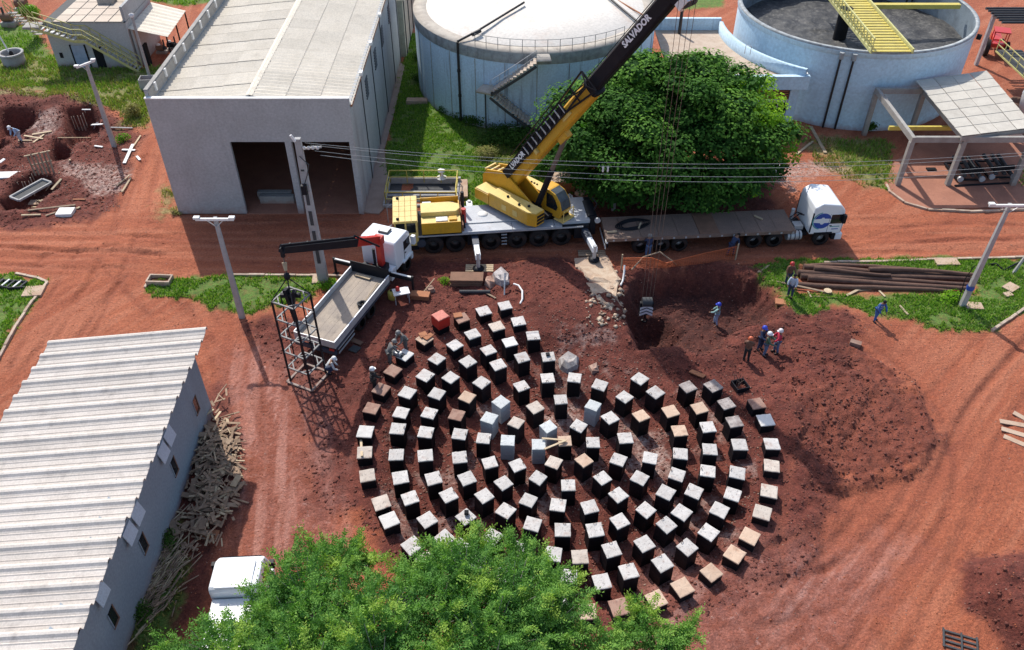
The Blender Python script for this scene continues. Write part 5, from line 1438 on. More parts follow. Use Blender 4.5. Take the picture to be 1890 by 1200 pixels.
def flatbed():
    a = g(1120, 442, 1.3); b = g(1470, 426, 1.3)
    yaw = math.atan2(b.y - a.y, b.x - a.x)
    t = thing('flatbed_truck', 'white cab semi truck with long dark flatbed trailer parked beside the crane', 'truck', (a.x, a.y, 0), yaw)
    c, s_ = math.cos(-yaw), math.sin(-yaw)
    def loc(p):
        d = Vector(p) - Vector((a.x, a.y, 0)); return Vector((d.x * c - d.y * s_, d.x * s_ + d.y * c, d.z))
    L_ = loc(b).x; W = 2.55
    n = 12
    cuts = [0, 1.1, 2.3, 3.5, 4.8, 6.2, 7.55, 9.2, 10.3, 11.4, L_]
    for i in range(len(cuts) - 1):
        mm = M_rust if i == 5 else M_trailer
        z = 1.34 if i == 5 else 1.3 + .008 * (i % 3)
        MB().box(cuts[i] + .012, cuts[i + 1] - .012, .06, W - .06, 1.2, z).build('deck_panel', mm, t)
    fr = MB(); fr.box(0, L_, 0, .055, 1.08, 1.32); fr.box(0, L_, W - .055, W, 1.08, 1.32); fr.box(0, .055, .055, W - .055, 1.0, 1.31); fr.build('side_rail', M_trailer, t)
    ch = MB(); ch.box(.2, L_, .75, .9, .75, 1.19); ch.box(.2, L_, W - .9, W - .75, .75, 1.19)
    for k in range(10): ch.box(.5 + k * 1.3, .6 + k * 1.3, .1, W - .1, 1.0, 1.19)
    ch.build('chassis', M_black, t)
    rp = MB()
    for k in range(16): rp.box(.4 + k * .8, .52 + k * .8, -.03, -.001, 1.12, 1.24)
    rp.build('stake_pocket', M_alu, t)
    r = .56
    for px, py in ((1181, 468), (1220, 468), (1253, 466)):
        x = loc(g(px, py)).x
        wheel(t, x, .02, r, .55, -1, M_rim_s); wheel(t, x, W - .02, r, .55, 1, M_rim_s)
    MB().box(2.6, 3.4, .3, .8, .5, .95).build('tool_box', M_black, t)
    for y in (.35, W - .35): MB().tube([(.15, y, .05 + .35), (.15, y, 1.1)], .05, 6).build('rear_leg', M_black, t)
    bp = MB(); bp.box(-.05, .0, .1, W - .1, .45, .6); bp.build('rear_bumper', M_whitepl, t)
    MB().box(-.03, .1, .0, .35, .95, 1.08).build('tail_lamp', M_whitepl, t)
    # tractor unit
    for px, py in ((1389, 459), (1427, 458)):
        x = loc(g(px, py)).x
        wheel(t, x, .02, r, .55, -1, M_rim_s); wheel(t, x, W - .02, r, .55, 1, M_rim_s)
    xf = loc(g(1515, 459)).x
    wheel(t, xf, -.0, r, .34, -1, M_rim_s); wheel(t, xf, W, r, .34, 1, M_rim_s)
    tc = MB(); tc.box(L_ - 3.4, xf + 1.0, .8, .95, .6, .95); tc.box(L_ - 3.4, xf + 1.0, W - .95, W - .8, .6, .95); tc.box(L_ - .1, xf - .9, .3, W - .3, .7, .8)
    tc.build('tractor_chassis', M_black, t)
    xk = loc(g(1462, 455)).x
    MB().tube([(xk - .45, .35, .72), (xk + .5, .35, .72)], .32, 14).build('fuel_tank', M_alu, t)
    for s in (-.3, 0, .3): MB().tube([(xk + s, .35, .72), (xk + s + .06, .35, .72)], .34, 14).build('tank_strap', M_steelpaint, t)
    MB().box(L_ + .1, L_ + .7, .6, 1.2, .96, 1.25).build('battery_box', M_alu, t)
    MB().tube([(L_ + .25, 1.7, 1.0), (L_ + .25, 1.7, 1.9)], .13, 8).build('air_intake', M_alu, t)
    hs = MB(); hs.tube([(L_ + .1, 1.3, 1.3), (L_ + .5, 1.2, 1.8), (xf - 1.0, 1.2, 1.7)], .04, 6); hs.tube([(L_ + .1, 1.6, 1.3), (L_ + .5, 1.6, 1.7), (xf - 1.0, 1.5, 1.6)], .04, 6); hs.build('air_hose', M_black, t)
    # cab profile (x, z)
    xc0, xc1 = xf - .95, xf + 1.25
    pf = [(xc0, .95), (xc1 - .05, .95), (xc1 + .03, 1.7), (xc1 - .12, 2.75), (xc1 - .5, 3.15), (xc0 + .5, 3.3), (xc0 + .05, 3.0), (xc0, 2.6)]
    cb = MB(); y0, y1 = -.02, W + .02
    cb.add([Vector((x, y, z)) for y in (y0, y1) for x, z in pf], [tuple(range(8)), tuple(range(15, 7, -1))] + [(i, 8 + i, 8 + (i + 1) % 8, (i + 1) % 8) for i in range(8)])
    cb.build('cab', M_white, t, bevel=.09)
    MB().box(xc1 - .95, xc1 - .15, y0 - .012, y0 + .02, 1.75, 2.45).build('side_window', M_glass, t, bevel=.01)
    MB().box(xc1 - .95, xc1 - .15, y1 - .02, y1 + .012, 1.75, 2.45).build('side_window', M_glass, t, bevel=.01)
    wsM = MB(); wsM.add([Vector((x, y, z)) for (x, z) in ((xc1 + .045, 1.75), (xc1 - .075, 2.62)) for y in (.15, W - .15)] + [Vector((x - .04, y, z)) for (x, z) in ((xc1 + .045, 1.75), (xc1 - .075, 2.62)) for y in (.15, W - .15)], [(0, 1, 3, 2), (4, 6, 7, 5), (0, 2, 6, 4), (1, 5, 7, 3), (0, 4, 5, 1), (2, 3, 7, 6)])
    wsM.build('windscreen', M_glass, t)
    MB().box(xc1 - .35, xc1 + .12, -.03, W + .03, .45, .94).build('bumper', M_white, t, bevel=.05)
    MB().box(xc1 - .6, xc1 - .36, -.02, .5, .5, .93).build('lower_panel', M_black, t)
    for y in (.05, W - .45): MB().box(xc1 + .10, xc1 + .15, y, y + .4, .62, .85).build('headlight', M_alu, t)
    gr = MB()
    for k in range(4): gr.box(xc1 - .0, xc1 + .07, .5, W - .5, 1.0 + k * .17, 1.1 + k * .17)
    gr.build('grille', M_black, t)
    MB().box(xc1 - .25, xc1 - .05, -.3, -.05, 1.9, 2.5).build('mirror', M_black, t)
    MB().box(xc1 - .25, xc1 - .05, W + .05, W + .3, 1.9, 2.5).build('mirror', M_black, t)
    for y in (y0 + .03, y1 - .03): MB().box(xc0 - .02, xc0 + .12, y - .02, y + .02, 1.1, 2.6).build('side_deflector', M_black, t)
    MB().box(xf - .62, xf + .62, -.04, .3, .95, 1.1).build('wheel_arch', M_black, t)
    # blue swirl logo on the near side of the cab
    def cres(cx, cz, r1, r2, off, a0, a1, nm, m, k=0.0):
        vs = []; N_ = 14
        for i in range(N_ + 1):
            a_ = R(a0 + (a1 - a0) * i / N_); vs.append((cx + r1 * math.cos(a_), cz + r1 * math.sin(a_)))
        for i in range(N_, -1, -1):
            a_ = R(a0 + (a1 - a0) * i / N_); vs.append((cx + off[0] + r2 * math.cos(a_), cz + off[1] + r2 * math.sin(a_)))
        nn = len(vs); s = MB()
        fs = [(i, i + 1, nn - 2 - i, nn - 1 - i) for i in range(N_)]
        s.add([(x, y0 - .006 - k, z) for x, z in vs], fs); s.build(nm, m, t)
    lx, lz = xc0 + .70, 2.0
    cres(lx, lz, .58, .12, (.0, .14), 15, 165, 'logo_swirl', M_blue)
    cres(lx, lz - .02, .58, .14, (.0, -.12), 190, 345, 'logo_swirl', M_blue)
    cres(lx - .02, lz, .67, .60, (.02, 0), 100, 260, 'logo_ring', M_teal)
    text_on('logo_lettering', 'LOG', .17, Matrix.Translation((lx + .05, y0 - .011, lz - .22)) @ Matrix.Rotation(R(90), 4, 'X'), M_white, t, .001) if False else None
    for x_ in (xc1 - 1.05, xc1 - .1): MB().box(x_, x_ + .02, y0 - .006, y0 - .0, 1.05, 2.5).build('door_seam', M_joint, t)
    MB().box(xc1 - .95, xc1 - .8, y0 - .03, y0 - .0, 1.58, 1.63).build('door_handle', M_black, t)
    MB().box(xc1 - .9, xc1 - .25, y0 - .008, y0 - .001, 1.5, 1.56).build('door_stripe', M_teal, t)
    MB().box(xc1 - .75, xc1 - .3, y0 - .008, y0 - .001, 1.3, 1.36).build('door_stripe', M_blue, t)
    # coil of cable on the deck
    cl = thing('cable_coil', 'coil of black cable lying on the rear of the dark trailer deck', 'cable', g(1168, 415, 1.33), .3)
    for k in range(4):
        rr = .55 + .09 * k
        MB().tube([(rr * math.cos(q) * 1.5, rr * .7 * math.sin(q), .05 + .04 * math.sin(q * 3 + k)) for q in [i * PI / 10 for i in range(20)]], .04, 6).build('loop', M_black, cl)
    for k, (px, py) in enumerate(((1130, 430), (1182, 418), (1400, 402))):
        p = g(px, py, 1.33); o = MB().beam((-.35, 0, .06), (.3, .1, .06), .1, .08).build('wood_offcut', M_woodpale, None, p, rot=(0, 0, k * 1.1)); tag(o, ('pale wood offcut at the rear end of the dark trailer deck', 'pale wood offcut beside the cable coil on the trailer', 'pale wood offcut near the front end of the trailer deck')[k], 'wood offcut')
flatbed()

def crane_truck():
    TL, TR, BR = g(648.5, 497.5, 1.2), g(719.6, 515.6, 1.2), g(620, 639.6, 1.2)
    h = (TR - BR).normalized(); yaw = math.atan2(h.y, h.x)
    M_ = (TL + TR) / 2; W = (TL - TR).length * .98; L_ = (TR - BR).length
    t = thing('crane_truck', 'white cab truck with sandy dropside bed and folded red loader crane', 'truck', (M_.x, M_.y, 0), yaw)
    hw = W / 2
    # bed planks
    n = 8
    for i in range(n):
        y = -hw + .06 + (W - .12) * i / n
        MB().box(-L_ + .05, -.05, y + .004, y + (W - .12) / n - .004, 1.08, 1.15 + .004 * (i % 2)).build('bed_plank', M_bedfloor, t)
    for y0, y1 in ((-hw, -hw + .055), (hw - .055, hw)):
        for k in range(2):
            x0 = -L_ + k * L_ / 2
            MB().box(x0 + .01, x0 + L_ / 2 - .01, y0, y1, 1.02, 1.5).build('side_board', M_alu, t)
        MB().box(-L_, 0, y0 - .01 if y0 < 0 else y0, y1 if y0 < 0 else y1 + .01, 1.501, 1.53).build('side_cap', M_white, t)
        MB().box(-L_, 0, y0 + (-.02 if y0 < 0 else .06), y1 + (-.06 if y0 < 0 else .02), .85, 1.01).build('side_stripe', M_steelpaint, t)
    MB().box(-L_ - .05, -L_, -hw, hw, 1.02, 1.5).build('tailgate', M_alu, t)
    MB().box(-.05, 0, -hw, hw, 1.02, 1.95).build('headboard', M_black, t)
    MB().box(-L_ - .08, -L_ + .05, -hw, hw, .55, .8).build('rear_bumper', M_steelpaint, t)
    for k in range(2): MB().box(-L_ - .1, -L_ - .05, -hw + .1 + k * (W - .5), -hw + .4 + k * (W - .5), .82, .95).build('tail_lamp', M_red, t)
    for y in (-hw + .0,): 
        for z in (.45, .75): MB().box(-L_ + .2, -L_ + 2.0, y - .02, y + .02, z, z + .1).build('side_guard', M_alu, t)
    ch = MB(); ch.box(-L_ + .1, 3.4, -.55, -.4, .6, .95); ch.box(-L_ + .1, 3.4, .4, .55, .6, .95); ch.box(-L_ + .2, 0, -hw + .1, hw - .1, .95, 1.07); ch.build('chassis', M_black, t)
    r = .52
    for x in (-3.6, -2.4):
        for s in (-1, 1): wheel(t, x, s * (hw - .03), r, .5, -1 if s < 0 else 1, M_rim_s)
    for s in (-1, 1): wheel(t, 2.6, s * (hw - .1), r, .32, -1 if s < 0 else 1, M_rim_s)
    # cab
    x0, x1 = 1.25, 3.35; ch_ = hw - .12
    pf = [(x0, .95), (x1, .95), (x1 + .05, 1.7), (x1 - .15, 2.65), (x1 - .4, 2.9), (x0 + .15, 2.98), (x0, 2.85)]
    cb = MB(); cb.add([Vector((x, y, z)) for y in (-ch_, ch_) for x, z in pf], [tuple(range(7)), tuple(range(13, 6, -1))] + [(i, 7 + i, 7 + (i + 1) % 7, (i + 1) % 7) for i in range(7)])
    cb.build('cab', M_white, t, bevel=.08)
    for s in (-1, 1):
        y = s * ch_
        MB().box(x1 - 1.0, x1 - .2, min(y, y + s * .012), max(y, y + s * .012), 1.75, 2.4).build('side_window', M_glass, t)
        MB().box(x1 - 1.05, x1 - 1.0, min(y, y + s * .01), max(y, y + s * .01), 1.0, 2.45).build('door_seam', M_joint, t)
        MB().box(x1 - .95, x1 - .8, min(y, y + s * .03), max(y, y + s * .03), 1.5, 1.56).build('door_handle', M_black, t)
        MB().box(x1 - .15, x1 + .1, s * (ch_ + .18) - .12, s * (ch_ + .18) + .12, 1.7, 2.3).build('mirror', M_white, t)
        MB().box(2.0, 3.2, min(s * (ch_ - .1), s * (ch_ + .12)), max(s * (ch_ - .1), s * (ch_ + .12)), .98, 1.12).build('wheel_arch', M_white, t, bevel=.03)
    for k in range(3): MB().box(x0 - .012, x0 + .01, -ch_ + .15 + k * .75, -ch_ + .8 + k * .75, 1.2, 2.6).build('rear_panel_rib', M_white, t)
    MB().box(x0 + .75, x0 + 1.35, -.35, .35, 2.97, 3.06).build('roof_hatch', M_joint, t, bevel=.03)
    MB().box(x0 + .82, x0 + 1.28, -.28, .28, 3.06, 3.09).build('hatch_lid', M_alu, t)
    ws = MB(); ws.box(x1 - .05, x1 + .02, -ch_ + .15, ch_ - .15, 1.75, 2.45); ws.build('windscreen', M_glass, t)
    MB().box(x1 - .1, x1 + .15, -ch_, ch_, .45, .94).build('bumper', M_white, t, bevel=.04)
    MB().box(.55, 1.15, -hw + .15, -hw + .85, .6, 1.35).build('tool_locker', M_white, t)
    MB().tube([(.2, hw - .5, 1.0), (1.0, hw - .5, 1.0)], .28, 10).build('air_tank', M_joint, t)
    # stabiliser beam across
    MB().beam((.55, -2.6, 1.15), (.55, 2.9, 1.15), .22, .24).build('stabiliser_beam', M_black, t)
    MB().beam((.55, -2.65, 1.28), (.55, -1.2, 1.28), .12, .06).build('stabiliser_trim', M_whitepl, t)
    MB().beam((.55, 1.2, 1.28), (.55, 2.9, 1.28), .12, .06).build('stabiliser_trim', M_whitepl, t)
    for y in (-2.6, 2.9):
        MB().tube([(.55, y, 1.35), (.55, y, .05)], .08, 8).build('stabiliser_leg', M_black, t)
        MB().lathe([(0, .1), (.22, .06), (.22, .0)], 10, c=(.55, y, .02)).build('stabiliser_foot', M_black, t)
    # column and knuckle boom
    yc = -.55
    MB().box(.25, .85, yc - .35, yc + .35, 1.27, 1.75).build('crane_base', M_black, t)
    MB().beam((.55, yc, 1.7), (.55, yc, 3.55), .34, .38, up=(1, 0, 0)).build('crane_column', M_red, t)
    MB().tube([(.3, yc + .3, 1.8), (.3, yc + .3, 3.0)], .09, 8).build('column_cylinder', M_black, t)
    iw = Matrix.Rotation(-yaw, 4, 'Z')
    def loc(p): return iw @ (Vector(p) - Vector((M_.x, M_.y, 0)))
    E_ = g(520, 461, 8.1); p0 = Vector((.55, yc, 3.6)); p1 = loc(E_)
    d = (p1 - p0); q = p0 + d * .28
    MB().box(.3, .8, yc - .28, yc + .28, 3.3, 3.85).build('crane_knuckle', M_red, t, bevel=.05)
    MB().beam(p0, q, .36, .48).build('inner_boom', M_red, t)
    MB().beam(q, p1, .46, .46, w2=.36, h2=.34).build('outer_boom', M_black, t)
    tp = MB(); up = Vector((0, 0, .3))
    tp.beam(q + up, p1 + up * .8, .14, .14)
    for k in range(5): tp.beam(q.lerp(p1, k / 4.5) + up * .4, q.lerp(p1, k / 4.5) + up * 1.2, .1)
    tp.build('extension_cylinder', M_black, t)
    MB().beam(p1 + Vector((0, 0, .1)), p1 + Vector((0, 0, -.45)), .16).build('boom_tip', M_black, t)
    MB().beam(loc(g(700, 455, 3.9)), q + Vector((0, 0, .45)), .1).build('hydraulic_hose', M_black, t)
    # tarpaulin bundle and rope on the bed
    c = g(669, 563, 1.2)
    tt = thing('chain_heap', 'heap of dark chain and gloves lying on the sandy truck bed', 'chain', (c.x, c.y, 1.17))
    for k in range(5):
        a_ = k * 1.3
        MB().tube([(.3 * math.cos(a_ + q) * (1 - q / 9), .3 * math.sin(a_ + q) * (1 - q / 9), .06 + .03 * (k + math.sin(q * 2))) for q in [i * .6 for i in range(8)]], .055, 6).build('chain_loop', M_black if k % 2 else M_joint, tt)
    o = MB().tube([c + Vector((0, 0, .05)), g(697, 522, 1.25)], .025, 6).build('rope', M_woodpale); tag(o, 'thin pale rope stretched over the sandy truck bed', 'rope')
    a_, b_ = g(657, 507, 1.22), g(684, 515, 1.22)
    o = MB().beam(a_ + Vector((0, 0, .03)), b_ + Vector((0, 0, .03)), .25, .06).build('plank', M_woodpale); tag(o, 'short pale plank lying behind the headboard of the truck bed', 'plank')
    return E_
BT = crane_truck()

M_galv = mat('dull_galvanised', (.20, .20, .20), .6, (.13, .12, .12), 4, stain=(.12, .07, .05), stain_amt=.4)
def steel_frame():
    P = [g(537, 706), g(574, 720), g(603, 690), g(565, 679)]
    c = sum(P, Vector()) / 4
    c.z = max(hgt(p.x, p.y) for p in P) + .02
    ex = (P[1] - P[0]); ex.z = 0; rz = math.atan2(ex.y, ex.x); w = 1.38
    t = thing('steel_cage', 'tall dark square steel frame cage hanging upright from the red loader crane', 'steel frame', c, rz)
    H_ = 5.7; hw = w / 2
    cr = [(-hw, -hw), (hw, -hw), (hw, hw), (-hw, hw)]
    for x, y in cr: MB().beam((x, y, .05), (x, y, H_), .085).build('upright', M_black, t)
    MBs = MB()
    b = .82
    cb = [(-b, -b), (b, -b), (b, b), (-b, b)]
    for i in range(4):
        MB().beam((*cb[i], .05), (*cb[(i + 1) % 4], .05), .12, .09).build('base_bar', M_conc, t)
    for lv in (H_, H_ - 1.15, H_ - 2.3, H_ - 3.45, H_ - 4.6):
        ring = MB()
        for i in range(4):
            a, b_ = cr[i], cr[(i + 1) % 4]; ring.beam((*a, lv), (*b_, lv), .075)
        for i in range(4):
            a, b_, d = cr[i], cr[(i + 1) % 4], cr[(i - 1) % 4]
            k = .33
            p = (a[0] + (b_[0] - a[0]) * k, a[1] + (b_[1] - a[1]) * k, lv); q = (a[0] + (d[0] - a[0]) * k, a[1] + (d[1] - a[1]) * k, lv)
            ring.beam(p, q, .06)
        ring.build('cross_ring', M_galv, t)
    dg = MB()
    zs = [H_, H_ - 1.15, H_ - 2.3, H_ - 3.45, H_ - 4.6]
    for j in range(4):
        for i in (1, 3):
            a, b_ = cr[i], cr[(i + 1) % 4]
            m_ = ((a[0] + b_[0]) / 2, (a[1] + b_[1]) / 2)
            dg.beam((*m_, zs[j]), (*m_, zs[j + 1]), .05)
    dg.build('inner_bar', M_black, t)
    # rigging: hook, slings and a black hydraulic tool bundle, hung from the loader crane
    iw = Matrix.Rotation(-rz, 4, 'Z')
    tip = iw @ (BT - c)
    rg = thing('rigging', 'black hook, slings and rigging gear between loader crane tip and steel frame', 'rigging', c, rz)
    hk = Vector((tip.x * .5, tip.y * .5, H_ + .95))
    MB().tube([tip + Vector((0, 0, -.4)), hk], .035, 6).build('chain', M_rebar, rg)
    MB().tube([tip.lerp(hk, .4) + Vector((0, 0, -.1)), tip.lerp(hk, .75)], .1, 6, rr=[.14, .08]).build('orange_sling', M_woodpale, rg)
    MB().lathe([(0, .3), (.14, .22), (.18, .05), (.1, -.12), (0, -.16)], 10, c=hk).build('hook_ball', M_black, rg)
    for x, y in cr: MB().tube([hk, (x, y, H_ + .05)], .03, 5).build('sling', M_black, rg)
    gr = MB(); gr.beam((-.25, 0, H_ + .5), (.1, -.1, H_ - 1.6), .3, .22, w2=.12); gr.beam((.2, .1, H_ + .45), (-.1, 0, H_ - .9), .26, .2, w2=.14); gr.beam((-.5, -.2, H_ + .15), (.4, .3, H_ + .1), .2)
    gr.build('rigging_gear', M_black, rg)
    MB().tube([(.1, -.1, H_ - 1.2), (.05, -.15, .8)], .04, 6).build('hanging_hose', M_black, rg)
steel_frame()

def white_truck():
    t = thing('white_truck', 'white truck cab and body half hidden under leaves at the lower left', 'truck', (-11.35, 19.9, 0), R(90 + 3))
    # x forward = away from the camera
    hw = 1.0
    pf = [(-1.0, .9), (.95, .9), (1.1, 1.5), (.75, 2.35), (.4, 2.62), (-.85, 2.68), (-1.0, 2.5)]
    cb = MB(); cb.add([Vector((x, y, z)) for y in (-hw, hw) for x, z in pf], [tuple(range(7)), tuple(range(13, 6, -1))] + [(i, 7 + i, 7 + (i + 1) % 7, (i + 1) % 7) for i in range(7)])
    cb.build('cab', M_white, t, bevel=.16)
    MB().box(-.95, .35, -hw + .25, hw - .25, 2.66, 2.74).build('roof_panel', M_white, t, bevel=.04)
    for s in (-1, 1): MB().box(-.3, .6, min(s * hw, s * (hw + .012)), max(s * hw, s * (hw + .012)), 1.6, 2.2).build('side_window', M_glass, t)
    MB().add([Vector((x, y, z)) for (x, z) in ((1.1, 1.6), (.8, 2.3)) for y in (-.8, .8)] + [Vector((x + .03, y, z + .01)) for (x, z) in ((1.1, 1.6), (.8, 2.3)) for y in (-.8, .8)], [(0, 2, 3, 1), (4, 5, 7, 6), (0, 1, 5, 4), (2, 6, 7, 3), (0, 4, 6, 2), (1, 3, 7, 5)]).build('windscreen', M_glass, t)
    MB().box(-5.2, -1.06, -hw + .1, hw - .1, .9, 2.15).build('cargo_box', M_white, t, bevel=.06)
    for x in (.4, -3.8):
        for s in (-1, 1): wheel(t, x, s * (hw - .02), .45, .3, -1 if s < 0 else 1, M_rim_s)
    MB().box(-5.2, 1.0, -.5, .5, .5, .88).build('chassis', M_black, t)
    MB().box(.95, 1.2, -hw, hw, .45, .85).build('bumper', M_white, t, bevel=.04)
    for s in (-1, 1): MB().box(.55, .75, s * (hw + .2) - .1, s * (hw + .2) + .1, 1.7, 2.1).build('mirror', M_black, t)
white_truck()

def parked_car():
    c = g(1392, 338); t = thing('parked_car', 'small pale car parked behind the big round tree, mostly hidden', 'car', (c.x, c.y + 1.2, 0), R(15))
    pf = [(-2, .35), (2, .35), (2.05, .8), (1.2, .95), (.6, 1.45), (-1.2, 1.48), (-1.95, .95)]
    MB().add([Vector((x, y, z)) for y in (-.8, .8) for x, z in pf], [tuple(range(7)), tuple(range(13, 6, -1))] + [(i, 7 + i, 7 + (i + 1) % 7, (i + 1) % 7) for i in range(7)]).build('body', M_white, t, bevel=.06)
    MB().box(-1.2, .7, -.81, .81, .98, 1.35).build('side_window', M_glass, t)
    for x in (-1.3, 1.3):
        for s in (-1, 1): wheel(t, x, s * .8, .31, .2, -1 if s < 0 else 1, M_rim_s)
parked_car()
# ---------------------------------------------------------------- pillars of the round foundation
def capmat(name, col, col2, scrib, stain, samt):
    m = mat(name, col, .85, col2, 2.5, fine=.1, stain=stain, stain_amt=samt, stain_scale=2.2, objrand=.12, bump=.08)
    N = m.node_tree.nodes; L = m.node_tree.links; b = N['Principled BSDF']
    src = b.inputs['Base Color'].links[0].from_socket
    # pencil and chalk marks written on the upper half of each cap (unreadable scribble)
    tc = N.new('ShaderNodeTexCoord'); oi = N.new('ShaderNodeObjectInfo')
    cx = N.new('ShaderNodeCombineXYZ'); L.new(oi.outputs['Random'], cx.inputs[0]); L.new(oi.outputs['Random'], cx.inputs[1])
    sc = N.new('ShaderNodeVectorMath'); sc.operation = 'SCALE'; sc.inputs['Scale'].default_value = 91; L.new(cx.outputs[0], sc.inputs[0])
    mp = N.new('ShaderNodeMapping'); mp.inputs['Scale'].default_value = (9, 3.2, 1); L.new(tc.outputs['Object'], mp.inputs[0])
    ad = N.new('ShaderNodeVectorMath'); ad.operation = 'ADD'; L.new(mp.outputs[0], ad.inputs[0]); L.new(sc.outputs[0], ad.inputs[1])
    n1 = N.new('ShaderNodeTexNoise'); n1.inputs['Scale'].default_value = 1.6; n1.inputs['Detail'].default_value = 3; L.new(ad.outputs[0], n1.inputs['Vector'])
    rr = N.new('ShaderNodeMapRange'); rr.inputs[1].default_value = .60; rr.inputs[2].default_value = .66; rr.inputs[4].default_value = scrib; L.new(n1.outputs['Fac'], rr.inputs[0])
    mx = N.new('ShaderNodeMix'); mx.data_type = 'RGBA'; L.new(rr.outputs[0], mx.inputs[0]); L.new(src, mx.inputs[6]); mx.inputs[7].default_value = (.10, .08, .075, 1)
    L.new(mx.outputs[2], b.inputs['Base Color'])
    return m
CAP = {
 'white': capmat('cap_white', (.57, .54, .51), (.46, .43, .40), .6, (.32, .18, .13), .55),
 'blank': capmat('cap_blank', (.68, .655, .62), (.62, .59, .55), .06, (.5, .4, .33), .2),
 'cream': capmat('cap_cream', (.56, .49, .42), (.44, .36, .30), .5, (.28, .12, .08), .65),
 'orange': capmat('cap_orange', (.56, .41, .30), (.50, .34, .24), .25, (.30, .13, .07), .5),
 'brown': capmat('cap_brown', (.36, .22, .165), (.25, .12, .085), .3, (.50, .36, .28), .7),
 'boom_shade': capmat('cap_boom_shade', (.42, .37, .34), (.16, .12, .11), .7, (.04, .035, .035), .9),  # top darkened by the boom's shadow, put into the colour
 'light': capmat('cap_light_grey', (.58, .60, .59), (.50, .52, .52), .4, (.4, .35, .3), .2),
 'red': mat('form_red_top', (.60, .20, .15), .7, (.5, .15, .11), 3),
}
M_blackcoat = mat('black_coating', (.010, .010, .013), .6, (.016, .015, .018), 1.5, stain=(.07, .035, .028), stain_amt=.22, stain_scale=1.6, streak=True, objrand=.3)
matte(M_blackcoat, .12)
M_greyside = mat('bare_concrete_side', (.44, .46, .475), .85, (.38, .40, .41), 1.5)
M_brownside = mat('earth_stained_side', (.11, .055, .04), .9, (.06, .035, .03), 2)
_pr = random.Random(5)
def cap_mesh(i):
    hw = .385; vs = []; n = 4
    ring = []
    for s in range(4):
        a = [(-hw, -hw), (hw, -hw), (hw, hw), (-hw, hw)][s]; b = [(hw, -hw), (hw, hw), (-hw, hw), (-hw, -hw)][s]
        for k in range(n):
            u = k / n; e = _pr.uniform(-.018, .018)
            x = a[0] + (b[0] - a[0]) * u; y = a[1] + (b[1] - a[1]) * u
            r = 1 + e
            ring.append((x * r, y * r))
    m = len(ring)
    z = [_pr.uniform(-.01, .012) for _ in ring]
    vs = [(x, y, -.06) for x, y in ring] + [(x, y, z[i]) for i, (x, y) in enumerate(ring)] + [(x * .9, y * .9, z[i] + .012) for i, (x, y) in enumerate(ring)] + [(0, 0, .015)]
    fs = []
    for k in range(m):
        j = (k + 1) % m
        fs += [(k, j, m + j, m + k), (m + k, m + j, 2 * m + j, 2 * m + k), (2 * m + k, 2 * m + j, 3 * m)]
    return vs, fs
CAPS = [cap_mesh(i) for i in range(5)]
_capme = {}
def cap_me(kind, i):
    if (kind, i) not in _capme:
        me = bpy.data.meshes.new('cap'); me.from_pydata(CAPS[i][0], [], CAPS[i][1]); me.materials.append(CAP[kind]); me.update(); _capme[(kind, i)] = me
    return _capme[(kind, i)]
_bodyme = {}
def body_me(m):
    if m.name not in _bodyme:
        b = MB(); h = .37; q = .355
        b.box(-h, h, -h, h, -.34, -.062); b.box(-q, q, -q, q, -.36, -.34); b.box(-h, h, -h, h, -.78, -.36); b.box(-q, q, -q, q, -.80, -.78); b.box(-h, h, -h, h, -1.9, -.80)
        me = bpy.data.meshes.new('shaft'); me.from_pydata(b.v, [], b.f); me.materials.append(m); me.update(); _bodyme[m.name] = me
    return _bodyme[m.name]
_eye = MB(); _eye.tube([(-.07, 0, 0), (-.05, 0, .09), (.05, 0, .09), (.07, 0, 0)], .016, 5)
_eyeme = bpy.data.meshes.new('lifting_loop'); _eyeme.from_pydata(_eye.v, [], _eye.f); _eyeme.materials.append(M_rebar); _eyeme.update()

